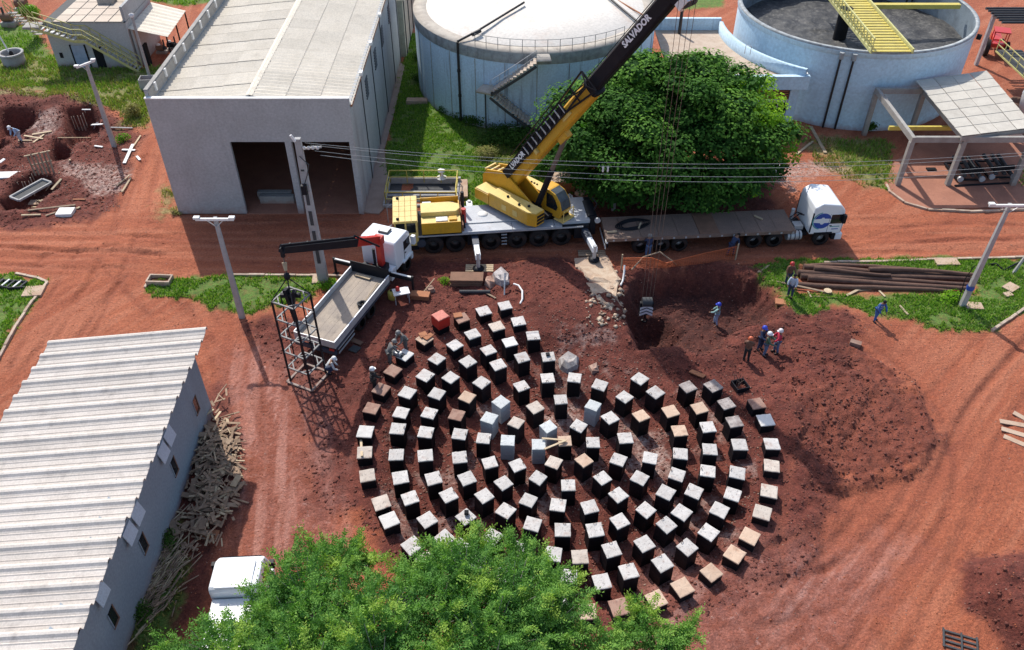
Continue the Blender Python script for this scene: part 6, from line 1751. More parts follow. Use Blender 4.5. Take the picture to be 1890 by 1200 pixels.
PIL = '''872.4,616.5,w;916.8,602.5,c;941,630.5,k;839.4,636.8,w;901.6,645.7,w;783.5,625.4,o;746.7,654.6,k;806.3,662.2,w;863.5,667.3,w;919.4,672.4,w;725,683.8,b;784.8,692.7,w;831.7,696.5,w;888.9,705.4,w;703.5,718,b;751.7,724.4,w;806.3,727,w;862,732,o;685.7,753.7,b;740.3,761.3,w;792.4,762.5,w;843,766.3,b;924.4,742,l;902.9,771.4,l;962.5,711.7,w;674.3,796.8,k;734,790.5,w;786,798,w;848.3,800.6,w;892.7,808.3,w;937,812,l;952.4,780,c;673,835,c;731.4,838.7,w;784.8,840,w;848.3,843.8,w;904,854,w;955,859,w;678,878,c;739,880.6,w;800,883,w;862,883,w;929.5,890.8,w;703.5,926.7,c;756.8,919,w;828,914,w;894,915,w;718.7,959.7,k;788.6,959.7,w;859.7,953.3,w;933.3,943,w;760.6,1006.7,w;984,619,w;1012,658,w;963.8,659.7,w;1010.8,697.8,w;1060.3,696.5,w;1107.3,710.5,w;1181,699,w;988,752.4,c;1035,737,w;1094.6,748.6,l;1153,732,w;1210,724.4,w;1269.8,714.3,d;1316.8,711.7,d;1012,786.7,l;1068,786.7,w;1126.3,771.4,w;1183.5,766.3,o;1238,758.7,o;1291.4,752.4,o;1341,744.8,d;1396.8,744.8,B;994.3,819.7,l;1042.5,813.3,o;1094.6,815.9,w;1154.3,808.3,w;1254.6,794.3,o;1306.7,788,w;1356,777.8,d;1413.3,775.2,k;1022,854,c;1078,849,o;1141.6,847.6,w;1200,845,w;1255.9,837.5,w;1310.5,828.6,w;1365,821,w;1424.8,819.7,w;993,882,w;1112.4,882,w;1181,882,w;1249.5,875.6,w;1306.7,869.2,w;1361.3,871.7,w;1424.8,859,c;1049,896,w;975.2,922.9,w;1029.8,931.7,w;1088.3,935.6,w;1141.6,912.7,w;1229,908.9,w;1281,907.6,w;1352.4,912.7,w;1419.7,906.3,c;982.9,967.3,w;1038.7,977.5,w;1098.4,977.5,w;1144,962.2,w;1192.4,940.6,w;1258.4,945.7,w;1328.3,940.6,w;1407,945.7,c;1230.5,968.6,w;1308,982.5,w;1384,989,o;1070.5,1027,c;1128.9,1014.3,w;1189.8,1002.9,w;1268.6,1010.5,w;1356.2,1022,o;1021,1022,w;1048.9,1065,w;1111,1072.7,w;1160.6,1053.7,w;1222.9,1039.7,w;1313,1056.2,o;1259.7,1084,o;1211.4,1105.7,o;1142.9,1121,b;1084.4,1128.6,o;812.7,582,r;852,587,b;892.7,573,w;932,564,w;957,592,w;820,994,w;787,1034,c;909,990,w;850,1010,w;880,1040,w;930,1060,w;980,1090,w;1030,1110,w;960,1015,w'''
KIND = {'w': ('white', 'black'), 'k': ('blank', 'black'), 'c': ('cream', 'black'), 'o': ('orange', 'black'), 'b': ('brown', 'black'), 'B': ('brown', 'black'), 'd': ('boom_shade', 'black'), 'l': ('light', 'grey'), 'r': ('red', 'black')}
DESC = {'w': 'black pillar with scribbled white top', 'k': 'black pillar with clean blank white top', 'c': 'black pillar with stained cream top', 'o': 'black pillar with dusty orange top', 'b': 'black pillar with reddish brown earthy top', 'B': 'black pillar with rusty brown top', 'd': 'black pillar with boom shade painted on its top', 'l': 'bare pale grey pillar', 'r': 'red pillar with pink red top'}
ORD = ['zeroth', 'first', 'second', 'third', 'fourth', 'fifth', 'sixth', 'seventh', 'eighth', 'ninth', 'tenth', 'eleventh', 'twelfth', 'thirteenth', 'fourteenth', 'fifteenth', 'sixteenth', 'seventeenth', 'eighteenth', 'nineteenth', 'twentieth', 'twenty-first', 'twenty-second', 'twenty-third', 'twenty-fourth', 'twenty-fifth', 'twenty-sixth', 'twenty-seventh', 'twenty-eighth', 'twenty-ninth', 'thirtieth', 'thirty-first', 'thirty-second', 'thirty-third', 'thirty-fourth', 'thirty-fifth']
def pillars():
    L = []
    ZT = .80
    for s in PIL.split(';'):
        x, y, k = s.split(','); p = g(float(x), float(y), ZT)
        d = Vector((p.x - PC.x, p.y - PC.y)); r = d.length
        a = math.atan2(d.y, d.x)
        rn = r / (1 + .03 * math.sin(a) * min(1, r / 8))
        L.append([p, r, a, k, rn, float(x), float(y)])
    RR = [0, 1.32, 2.8, 4.2, 5.55, 6.9, 8.3, 9.7, 11.1]
    rings = {}
    for e in L:
        k = min(range(9), key=lambda i: abs(RR[i] - e[4])); e.append(k); rings.setdefault(k, []).append(e)
    RN = {0: 'centre', 1: 'innermost ring', 2: 'second ring', 3: 'third ring', 4: 'fourth ring', 5: 'fifth ring', 6: 'sixth ring', 7: 'seventh ring', 8: 'outermost ring'}
    for k, es in rings.items():
        es.sort(key=lambda e: (R(90) - e[2]) % (2 * PI))
        cnt = {}
        for e in es:
            cnt[e[3]] = cnt.get(e[3], 0) + 1
            tot = sum(1 for q in es if q[3] == e[3])
            e.append((cnt[e[3]], tot))
    for e in L:
        p, r, a, k, rn, px, py, ring, (i, tot) = e
        if ring == 0: lab = 'low ' + DESC[k] + ' at the very centre of the rings'
        elif tot == 1: lab = 'the only ' + DESC[k] + ' in the ' + RN[ring]
        else: lab = DESC[k] + ', ' + RN[ring] + ', ' + ORD[i] + ' such clockwise from twelve o\'clock'
        rz = a + R(90) + _pr.uniform(-.06, .06) if ring else _pr.uniform(-.05, .05)
        zt = p.z + _pr.uniform(-.03, .03)
        if k == 'r':
            zt += .45; q_ = g(px, py, zt); p.x, p.y = q_.x, q_.y
        t = thing('concrete_pillar', lab, 'pillar', (p.x, p.y, zt), rz, 'square pillars set out in rings')
        ck, bk = KIND[k]
        link_mesh('shaft', body_me({'black': M_blackcoat, 'grey': M_greyside, 'brown': M_brownside, 'red': M_red}[bk]), t)
        if k == 'r':
            hb = MB(); hb.box(-.40, .40, -.40, .40, -.70, -.05); hb.build('red_form', M_red, t)
        o = link_mesh('cap', cap_me(ck, _pr.randrange(5)), t, None, (_pr.uniform(-.015, .015), _pr.uniform(-.015, .015), _pr.choice((0, PI / 2, PI, -PI / 2))))
        if k in 'wd' and _pr.random() < .6:
            link_mesh('lifting_loop', _eyeme, t, (_pr.uniform(-.12, .12), .33, 0), (0, 0, _pr.uniform(-.4, .4)))
        sc_ = .86 + .115 * min(1, r / 9.5)
        sc_ *= _pr.uniform(.965, 1.035)
        t.scale = (sc_, sc_, 1); t.rotation_euler = (_pr.uniform(-.022, .022), _pr.uniform(-.022, .022), rz)
    # unfinished form with bars, top right of the rings
    c = g(1366, 712, .3)
    t = thing('pillar_formwork', 'dark empty pillar form with bent bars sticking out, between rusty and shade topped pillars', 'formwork', (c.x, c.y, -.3), .3)
    f = MB()
    for x0, x1, y0, y1 in ((-.38, .38, -.38, -.33), (-.38, .38, .33, .38), (-.38, -.33, -.33, .33), (.33, .38, -.33, .33)): f.box(x0, x1, y0, y1, 0, .75)
    f.build('form_panel', M_black, t)
    for k in range(6):
        x, y = _pr.uniform(-.3, .3), _pr.uniform(-.3, .3)
        MB().tube([(x, y, 0), (x, y, 1.0), (x + _pr.uniform(-.25, .25), y + _pr.uniform(-.2, .2), 1.3)], .018, 5).build('bar', M_rebar, t)
    # loose plates and sticks lying on caps
    def on(px, py, w, d_, h, m, rz, lab, nm='brick_plate', cat='plate'):
        c = g(px, py, .84); o = MB().box(-w / 2, w / 2, -d_ / 2, d_ / 2, 0, h).build(nm, m, None, c, rot=(.05, .03, rz), bevel=.01); tag(o, lab, cat)
    on(781, 619, .45, .4, .09, M_brick, .5, 'orange plate lying askew on the left pillar near the grey workers')
    on(791, 622, .6, .3, .06, M_brick, .9, 'long orange plate overlapping the first on the pillar by the workers')
    on(845, 583, .5, .4, .09, M_brick, .3, 'orange plate on the brown pillar right of the red pillar')
    on(811, 579, .5, .06, .05, M_dark, .6, 'short dark bar lying on top of the red pillar', 'bar', 'bar')
    on(1011, 655, .22, .2, .1, M_black, .2, 'small black lump on the white pillar at upper centre', 'lump', 'lump')
    on(861, 948, .2, .2, .16, M_dark, 0, 'round dark cap lying on the pillar beside the leaves', 'dark_cap', 'cap')
    a, b = g(1000, 809, .9), g(1046, 813, .9); o = MB().beam(a, b, .1, .05).build('plank', M_woodpale); tag(o, 'upper pinkish plank reaching from pale pillar to the centre pillar', 'plank')
    a, b = g(1005, 829, .86), g(1044, 813, .93); o = MB().beam(a, b, .1, .05).build('plank', M_woodpale); tag(o, 'lower pinkish plank crossing the centre pillar top diagonally', 'plank')
    a, b = g(666, 808, .5), g(668, 842, .9); o = MB().beam(a, b, .12, .05).build('plank', M_woodpale); tag(o, 'pale plank leaning on the leftmost pillar of the rings', 'plank')
pillars()

# ---------------------------------------------------------------- people
def skin_obj(name, joints, edges, m, parent, sub=2):
    me = bpy.data.meshes.new(name)
    names = list(joints)
    me.from_pydata([joints[k][0] for k in names], [], [])
    ei = [(names.index(a), names.index(b)) for a, b in edges]
    me = bpy.data.meshes.new(name); me.from_pydata([joints[k][0] for k in names], ei, [])
    if not me.skin_vertices:
        tmp = bpy.data.objects.new(name, me)
    o = bpy.data.objects.new(name, me); COL.objects.link(o); o.parent = parent
    sk = o.modifiers.new('skin', 'SKIN'); sk.use_smooth_shade = True
    if not me.skin_vertices:
        me.attributes.new('x', 'FLOAT', 'POINT')
    try:
        sv = me.skin_vertices[0].data
    except Exception:
        return o
    for i, k in enumerate(names):
        r = joints[k][1]; sv[i].radius = (r, r) if not isinstance(r, tuple) else r
        sv[i].use_root = (i == 0)
    ss = o.modifiers.new('subdivision', 'SUBSURF'); ss.levels = 1; ss.render_levels = 1
    me.materials.append(m)
    return o

def person(px, py, label, shirt, trousers, hat=None, hatcol=None, face=0.0, pose='stand', vest=None, z=None, arms=(.2, .2), stride=0.0, bend=0.0, h=1.74):
    c = gh(px, py)
    if z is not None: c = g(px, py, z)
    t = thing('person', label, 'person', c, face)
    k = h / 1.74
    lean = R(bend)
    def tor(x, y, zz):      # bend the torso forward about the hips
        y2 = y * math.cos(lean) + (zz - .93) * math.sin(lean); z2 = .93 + (zz - .93) * math.cos(lean) - y * math.sin(lean)
        return [x, y2, z2]
    drop = 0; fw = 0
    if pose == 'squat': drop = .52; fw = -.18
    J = {}
    def add(n, p, r, body=True):
        p = [p[0], p[1] + (fw if body else 0), p[2] - (drop if body else 0)]
        J[n] = (Vector(p) * k, r * k)
    add('pelvis', (0, 0, .95), .125); add('waist', tor(0, 0, 1.08), .115); add('chest', tor(0, .01, 1.32), .145)
    add('neck', tor(0, .01, 1.5), .055); add('head', tor(0, .03, 1.62), .095); add('crown', tor(0, .02, 1.70), .075)
    add('nose', tor(0, .13, 1.60), .018)
    for s, nm, ar in ((-1, 'l', arms[0]), (1, 'r', arms[1])):
        add('sh' + nm, tor(s * .18, 0, 1.42), .065)
        ex = tor(s * (.24 + .06 * ar), .08 + .22 * ar, 1.16 + .04 * ar); wx = tor(s * (.24 - .06 * ar), .16 + .42 * ar, .93 + .25 * ar)
        add('el' + nm, ex, .048); add('wr' + nm, wx, .034)
        hv = (Vector(wx) - Vector(ex)).normalized()
        add('ha' + nm, Vector(wx) + hv * .09, .038)
        for q, fo in enumerate((-.03, -.01, .01, .03)):
            add('f%d%s' % (q, nm), Vector(wx) + hv * (.165 - abs(fo)) + Vector((fo, -.02, 0)), .010)
        add('th' + nm, Vector(wx) + hv * .08 + Vector((-s * .05, .03, 0)), .011)
        st = s * stride
        add('hip' + nm, (s * .095, 0, .90), .095)
        if pose == 'squat':
            add('kn' + nm, (s * .2, .34, .52 + drop - .05), .065); add('an' + nm, (s * .17, .0, .09 + drop), .042); add('to' + nm, (s * .19, .17, .04 + drop), .045)
        else:
            add('kn' + nm, (s * .11, .04 + st * .2, .50), .065, ); add('an' + nm, (s * .12, st * .35 - .01, .09), .042); add('to' + nm, (s * .14, st * .35 + .15, .04), .045)
    if pose == 'squat':
        for nm in 'lr':
            for kk in ('kn', 'an', 'to'):
                v, r = J[kk + nm]
    E = [('pelvis', 'waist'), ('waist', 'chest'), ('chest', 'neck'), ('neck', 'head'), ('head', 'crown'), ('head', 'nose')]
    for nm in 'lr':
        E += [('chest', 'sh' + nm), ('sh' + nm, 'el' + nm), ('el' + nm, 'wr' + nm), ('wr' + nm, 'ha' + nm), ('pelvis', 'hip' + nm), ('hip' + nm, 'kn' + nm), ('kn' + nm, 'an' + nm), ('an' + nm, 'to' + nm), ('ha' + nm, 'th' + nm)]
        E += [('ha' + nm, 'f%d%s' % (q, nm)) for q in range(4)]
    skin_obj('body', J, E, M_skin, t)
    def sub(keys, grow): return {q: (J[q][0], J[q][1] + grow) for q in keys}
    kt = ['waist', 'chest', 'neck', 'shl', 'shr', 'ell', 'elr', 'wrl', 'wrr', 'pelvis']
    js = sub(kt, .018); js['neck'] = (js['chest'][0].lerp(J['neck'][0], .72), .075); js['waist'] = (js['waist'][0], .15); js['chest'] = (js['chest'][0], .165)
    skin_obj('shirt', js, [('pelvis', 'waist'), ('waist', 'chest'), ('chest', 'neck'), ('chest', 'shl'), ('shl', 'ell'), ('ell', 'wrl'), ('chest', 'shr'), ('shr', 'elr'), ('elr', 'wrr')], shirt, t)
    jt = sub(['pelvis', 'hipl', 'hipr', 'knl', 'knr', 'anl', 'anr'], .022)
    skin_obj('trousers', jt, [('pelvis', 'hipl'), ('pelvis', 'hipr'), ('hipl', 'knl'), ('knl', 'anl'), ('hipr', 'knr'), ('knr', 'anr')], trousers, t)
    for nm in 'lr':
        a, b = J['an' + nm][0], J['to' + nm][0]
        MB().beam(a + Vector((0, -.06, -.03)), b + Vector((0, .03, 0)), .11, .10, h2=.06).build('boot', M_black, t, bevel=.02)
    hp = J['crown'][0]
    if hat:
        hm = MB(); hm.lathe([(.155, -.06), (.15, -.03), (.13, .05), (.07, .105), (0, .12)], 14)
        hm.box(-.08, .08, .1, .2, -.06, -.045)
        hm.build('helmet', hatcol, t, hp, rot=(-lean, 0, 0))
    else:
        MB().lathe([(.10, -.05), (.105, .0), (.08, .06), (0, .09)], 10).build('hair', M_dark, t, hp, rot=(-lean, 0, 0))
    if vest:
        for dz in (1.15, 1.33):
            p = tor(0, .0, dz); v = (Vector((p[0], p[1] + fw, p[2] - drop))) * k
            MB().lathe([(.178, -.02), (.178, .02), (.165, .02), (.165, -.02)], 12, axis=Matrix.Diagonal((1, .82, 1, 1))).build('reflective_band', vest, t, v, rot=(-lean, 0, 0))
    return t
M_skin = mat('skin', (.26, .13, .08), .6, (.22, .11, .07), 3)
def cloth(n, c): return mat(n, c, .9, tuple(v * .75 for v in c), 6, bump=.1)
C_white = cloth('cloth_white', (.66, .67, .68)); C_navy = cloth('cloth_navy', (.03, .045, .10)); C_blk = cloth('cloth_black', (.02, .02, .022)); C_grey = cloth('cloth_grey', (.17, .165, .16))
C_teal = cloth('cloth_pale_teal', (.30, .48, .46)); C_lblue = cloth('cloth_pale_blue', (.38, .52, .72)); C_blue = cloth('cloth_blue', (.05, .14, .40)); C_brown = cloth('cloth_brown', (.17, .08, .05)); C_green = cloth('cloth_green', (.07, .14, .09)); C_red = cloth('cloth_red', (.52, .03, .07)); C_jean = cloth('cloth_jeans', (.11, .17, .30)); C_pale = cloth('cloth_pale_shirt', (.48, .54, .62))
H_white = mat('helmet_white', (.8, .8, .8), .4); H_blue = mat('helmet_blue', (.03, .06, .5), .4); H_or = mat('helmet_orange', (.6, .13, .05), .4); H_red = mat('helmet_red', (.45, .03, .03), .4); H_grey = mat('helmet_grey', (.22, .21, .2), .5); H_pink = mat('helmet_pale', (.75, .68, .68), .4)
person(612, 687, 'worker in white shirt and helmet crouching at the foot of the steel frame', C_white, C_navy, 1, H_white, R(-80), 'squat', arms=(.9, .9), bend=35)
person(692, 722, 'standing worker in black clothes with grey bands and white helmet left of the pillars', C_blk, C_blk, 1, H_white, R(-60), vest=C_grey, arms=(.3, .5))
person(720, 672, 'left one of two workers in grey overalls among the first pillars', C_grey, C_grey, 1, H_grey, R(-60), bend=32, arms=(1.0, 1.0))
person(750, 648, 'right one of two workers in grey overalls, near the orange plates', C_grey, C_grey, 1, H_grey, R(120), bend=28, arms=(.8, .9))
person(1320, 600, 'worker with blue helmet, teal shirt and light trousers in the dug pit', C_teal, C_lblue, 1, H_blue, R(70), arms=(.6, .4), stride=.3)
person(1457, 548, 'worker in pale shirt and navy trousers at the left end of the logs', C_pale, C_navy, 0, None, R(150), arms=(.3, .3))
person(1452, 526, 'worker with red helmet behind the man in the pale shirt by the logs', C_brown, C_navy, 1, H_red, R(180), arms=(.5, .3))
person(1614, 592, 'worker in blue overalls bending on the edge of the right hand grass', C_blue, C_blue, 0, None, R(200), vest=C_white, bend=18, arms=(.6, .6), stride=.3)
person(1376, 666, 'worker with orange helmet and brown shirt, leftmost of the group below the pit', C_brown, C_blk, 1, H_or, R(-20), arms=(.3, .3))
person(1401, 645, 'worker with blue helmet at the back of the group below the pit', C_navy, C_navy, 1, H_blue, R(-150), arms=(.8, .8))
person(1410, 656, 'worker with white helmet and green shirt in the middle of the group', C_green, C_jean, 1, H_white, R(-120), arms=(.7, .7))
person(1431, 651, 'worker in red shirt and pale helmet, rightmost of the group below the pit', C_red, C_jean, 1, H_pink, R(90), arms=(.4, .4), stride=.2)
person(40, 262, 'worker in pale blue clothes bending over the excavation at far left', C_lblue, C_pale, 1, H_white, R(150), bend=40, arms=(.8, .8))
person(1347, 472, 'worker in dark clothes leaning over beside the trailer wheels', C_navy, C_navy, 0, None, R(-50), bend=45, arms=(.7, .7), stride=.5)
person(1195, 474, 'shaded worker in dark overalls standing against the trailer rear wheels', C_navy, C_jean, 1, H_grey, R(0), arms=(.4, .4))
# ---------------------------------------------------------------- poles and wires
def pole(px, py, h, label, arm=None, w=(.34, .2), lean=(0, 0), lamps=True):
    c = gh(px, py)
    t = thing('utility_pole', label, 'pole', c)
    top = Vector((lean[0], lean[1], h))
    MB().beam((0, 0, -.3), top, w[0], w[0] * .8, up=(0, 1, 0), w2=w[1], h2=w[1] * .8).build('shaft', M_pole, t)
    if arm:
        a, z, rz = arm
        d = Vector((math.cos(rz), math.sin(rz), 0)) * a / 2
        p = top * (z / h)
        MB().beam(p - d + Vector((0, -.12, 0)), p + d + Vector((0, -.12, 0)), .12, .14).build('cross_arm', M_whitepl, t)
        for s in (-1, 1):
            MB().beam(p + d * s * .45 + Vector((0, -.12, -.05)), p + Vector((0, -.12, -.5)), .04).build('arm_brace', M_alu, t)
            if lamps: MB().box(-.16, .16, -.12, .12, -.05, .06).build('floodlight', M_whitepl, t, p + d * s * .92 + Vector((0, -.14, .12)))
    return t, c
tL, cL = pole(447, 586, 7.2, 'slim concrete pole with white crossarm on the median left of the trucks', (2.1, 7.15, 0))
tR, cR = pole(1775, 565, 7.35, 'slim concrete pole with crossarm and blue strap at right of the log pile', (2.4, 7.3, 0), lean=(.15, 0))
MB().lathe([(.22, -.15), (.24, 0), (.22, .15)], 8, c=(.03, 0, 1.45)).build('blue_strap', M_blue, tR)
MB().tube([(-.25, .1, 3), (-.45, .1, 2), (-.3, 0, .2)], .03, 5).build('cable', M_black, tR)
tT, cT = pole(211, 270, 6.9, 'slim concrete pole with tilted white crossarm above the left excavations', (1.5, 6.85, R(55)))
tC, cC = pole(597, 517, 10.0, 'tall thick concrete power pole in front of the open warehouse doors', None, w=(.62, .34))
for z in (2, 3.4, 4.8, 6.2, 7.6):
    MB().box(-.1, .1, -.31 + .02 * z, -.28 + .02 * z, z - .5, z + .5).build('recess_shade', M_joint, tC)  # dark plates, the shade of the pole's hollows put into colour
MB().beam((-.15, 0, 9.3), (1.2, .3, 9.3), .1).build('bracket_arm', M_pole, tC)
MB().beam((-.1, -.2, 9.9), (-.3, -.2, 10.3), .12).build('pole_cap', M_whitepl, tC)
for k in range(4):
    MB().lathe([(.05, 0), (.1, .04), (.06, .1), (.1, .14), (.04, .2)], 8, c=(.3 + .25 * k, -.1, 9.36)).build('insulator', M_whitepl, tC)
MB().box(-.2, .1, -.5, -.24, 6.6, 7.2).build('meter_box', M_black, tC)
MB().tube([(0, -.25, 9), (.5, -.5, 8.6), (.3, -.5, 7.9), (0, -.3, 7.2)], .03, 5).build('drop_cable', M_joint, tC)
t5, c5 = pole(277, 145, 5.6, 'thin concrete pole in front of the small white canopy', None, w=(.24, .16))
MB().lathe([(.2, 0), (.25, .2), (0, .35)], 8, c=(0, 0, 5.6)).build('lamp_head', M_whitepl, t5)
t6, c6 = pole(1132, 388, 2.6, 'short grey post under the left edge of the big round tree', None, w=(.26, .22))
t7, c7 = pole(1868, 505, 3.0, 'short white pole leaning out of the picture at the right edge', None, w=(.16, .12), lean=(.9, .3))
MB().tube([gh(1895, 480, .1), gh(1870, 492, .15), gh(1852, 500, .05), gh(1838, 489, .1), gh(1820, 490, .06)], .06, 6).build('black_hose', M_black)
tag(bpy.data.objects['black_hose'], 'black hose curled in the grass at the right edge', 'hose')
# far end of the line is a pole outside the picture
far = Vector((46, 44.5, 9.6))
for k, (dy, dz, sag) in enumerate(((0, .55, 2.0), (.35, .35, 2.2), (-.3, .1, 2.3), (.1, -.25, 2.45))):
    a = Vector((cC.x + .4 + .25 * k, cC.y - .1 + dy * .3, 9.3 + dz)); b = far + Vector((0, dy, dz))
    pts = []
    for i in range(33):
        u = i / 32; p = a.lerp(b, u); p.z -= sag * 4 * u * (1 - u); pts.append(p)
    o = MB().tube(pts, .012, 5).build('power_wire', M_wire)
    tag(o, ('topmost', 'second highest', 'third highest', 'lowest')[k] + ' of the grey wires strung right from the tall pole across the tree', 'wire', 'wires strung from the tall pole')
for k in range(2):
    c = g(1113 + 9 * k, 312, 7.7); o = MB().lathe([(.04, -.2), (.07, -.1), (.04, 0), (.07, .1), (.04, .2)], 6).build('wire_spacer', M_whitepl, None, c)
    tag(o, ('left', 'right')[k] + ' white spacer clipped on the wires in front of the round tree', 'spacer')
# two thin wires falling over the yard
for i, (a, b) in enumerate(((Vector((cC.x, cC.y, 9.2)), Vector((cL.x, cL.y + 30, 8.0))),)):
    pass

# ---------------------------------------------------------------- kerbs, slabs
def kerb(pts, label, w=.16, h=.14, step=1.0, gap=.02):
    P = [gh(*p) for p in pts]
    t = thing('kerb', label, 'kerb', P[0]); o0 = P[0]
    for a, b in zip(P[:-1], P[1:]):
        L_ = (b - a).length; n = max(1, round(L_ / step)); d = (b - a) / n
        for i in range(n):
            p = a + d * i; q = p + d * (1 - gap / d.length)
            j = Vector((rnd.uniform(-.02, .02), rnd.uniform(-.02, .02), rnd.uniform(-.02, .02)))
            MB().beam(p - o0 + j + Vector((0, 0, h / 2 - .06)), q - o0 + j + Vector((0, 0, h / 2 - .06)), w, h + .12).build('kerb_stone', M_kerb, t)
kerb([(88, 522), (62, 556), (30, 603), (0, 660), (-30, 715)], 'broken kerb edging the bottom left grass corner')
kerb([(30, 506), (70, 514), (88, 522)], 'short kerb at the top of the left grass corner')
kerb([(268, 532), (278, 516), (300, 511)], 'short kerb rounding the left tip of the median')
kerb([(430, 509), (520, 509), (600, 510), (640, 512)], 'low kerb along the top of the median grass behind the poles')
kerb([(1520, 486), (1620, 484), (1740, 480), (1900, 476)], 'long kerb between the dirt road and the right grass')
kerb([(1636, 342), (1642, 356), (1668, 375), (1712, 388), (1790, 392), (1900, 388)], 'curved kerb around the shelter slab')
kerb([(1890, 570), (1860, 592), (1830, 612)], 'dark edged kerb at the right grass corner')
def slab(px, py, w, d, rz, label, m=M_slab, h=.12, nm='concrete_slab', cat='slab', tilt=(0, 0)):
    c = gh(px, py)
    o = MB().box(-w / 2, w / 2, -d / 2, d / 2, -.05, h).build(nm, m, None, c, rot=(tilt[0], tilt[1], rz), bevel=.015)
    return tag(o, label, cat)
slab(63, 539, 1.2, 1.0, .1, 'square dusty cover slab at the corner of the left grass patch')
slab(1747, 485, 1.5, .7, 0, 'rectangular dusty slab in the kerb above the log pile')
slab(1797, 566, 1.0, .65, -.1, 'small tilted slab at the foot of the right crossarm pole')
slab(1444, 558, .85, .55, -.2, 'orange wooden board in the grass at the left below the logs', M_brick, .07, 'board', 'board')
slab(1865, 532, .9, .7, .6, 'rough broken slab in the grass near the right edge')
slab(590, 517, .9, .8, .1, 'flat slab beside the foot of the tall power pole')
slab(1860, 545, .5, .4, .3, 'smaller broken slab fragment near the right edge of the grass')
# small masonry pit in the median
c = gh(296, 520); t = thing('inspection_pit', 'small open brick inspection pit at the left tip of the median', 'pit', c, -.05)
for (x0, x1, y0, y1) in ((-.75, .75, .3, .4), (-.75, .75, -.4, -.3), (-.75, -.65, -.3, .3), (.65, .75, -.3, .3)): MB().box(x0, x1, y0, y1, -.1, .3).build('wall', M_kerb, t)
MB().box(-.65, .65, -.3, .3, -.08, .06).build('floor', M_soilrock, t)

# ---------------------------------------------------------------- yellow railed trench next to the crane
def rail_pit():
    t = thing('railed_trench', 'concrete trench guarded by a yellow tube railing beside the warehouse corner', 'railing')
    x0, x1, y0, y1 = -9.0, -4.0, 51.4, 54.4
    w = MB(); w.box(x0 - .2, x1 + .2, y1, y1 + .25, -.2, .5); w.box(x0 - .2, x1 + .2, y0 - .2, y0, -.2, .2); w.box(x0 - .2, x0, y0, y1, -.2, .25); w.box(x1, x1 + .2, y0, y1, -.2, .25); w.box(x0, x1, y0 + 1.4, y0 + 1.6, -.2, .3)
    w.build('trench_wall', M_pole, t)
    MB().box(x0, x1, y0, y1, -.1, .04).build('trench_floor', M_joint, t)
    def side(a, b, n):
        r = MB(); a, b = Vector(a), Vector(b)
        for z in (.6, 1.15): r.tube([a + Vector((0, 0, z)), b + Vector((0, 0, z))], .04, 6)
        for k in range(n + 1):
            p = a.lerp(b, k / n); r.tube([p + Vector((0, 0, .15)), p + Vector((0, 0, 1.15))], .04, 6)
        r.build('railing', M_yel, t)
    side((x0, y0, 0), (x1, y0, 0), 4); side((x0, y1, 0), (x1, y1, 0), 4); side((x0, y0, 0), (x0, y1, 0), 2); side((x1, y0, 0), (x1, y1, 0), 2)
    MB().lathe([(.4, 0), (.15, .15), (.1, .5), (.3, .55), (.3, .6), (0, .62)], 10, c=(-5.2, 54.5, .5)).build('valve', M_whitepl, t)
    for y in (52.0, 52.5): MB().tube([(x0, y, .2), (x1, y, .2)], .07, 6).build('trench_pipe', M_alu, t)
rail_pit()
slab(852, 352, .9, 2.4, .05, 'upright pale slab strip at the right end of the yellow railing', M_slab, .25)
def hollow(px, py, w, d, h, rz, label, lid=True):
    c = gh(px, py); t = thing('brick_chamber', label, 'brick chamber', c, rz)
    nb = 5
    for k in range(nb):
        z0 = h * k / nb
        s = MB()
        for (x0, x1, y0, y1) in ((-w / 2, w / 2, -d / 2, -d / 2 + .12), (-w / 2, w / 2, d / 2 - .12, d / 2), (-w / 2, -w / 2 + .12, -d / 2 + .12, d / 2 - .12), (w / 2 - .12, w / 2, -d / 2 + .12, d / 2 - .12)):
            s.box(x0, x1, y0, y1, z0, z0 + h / nb - .015)
        s.build('brick_course', M_brick, t)
    if lid: MB().box(-w / 2 - .06, w / 2 + .06, -d / 2 - .06, d / 2 + .06, h, h + .1).build('lid', M_slab, t)
hollow(1037, 348, 1.7, 1.2, .9, .12, 'orange brick chamber with flat lid behind the crane operator cab')
hollow(1066, 345, 1.0, .9, .6, -.5, 'smaller tilted orange brick chamber right of the larger one')
slab(1081, 370, 1.1, .6, .3, 'broken orange slab lying behind the rear of the crane', M_brick, .2)
slab(1072, 360, .6, .7, .9, 'pale broken block under the tree behind the crane', M_slab, .3)

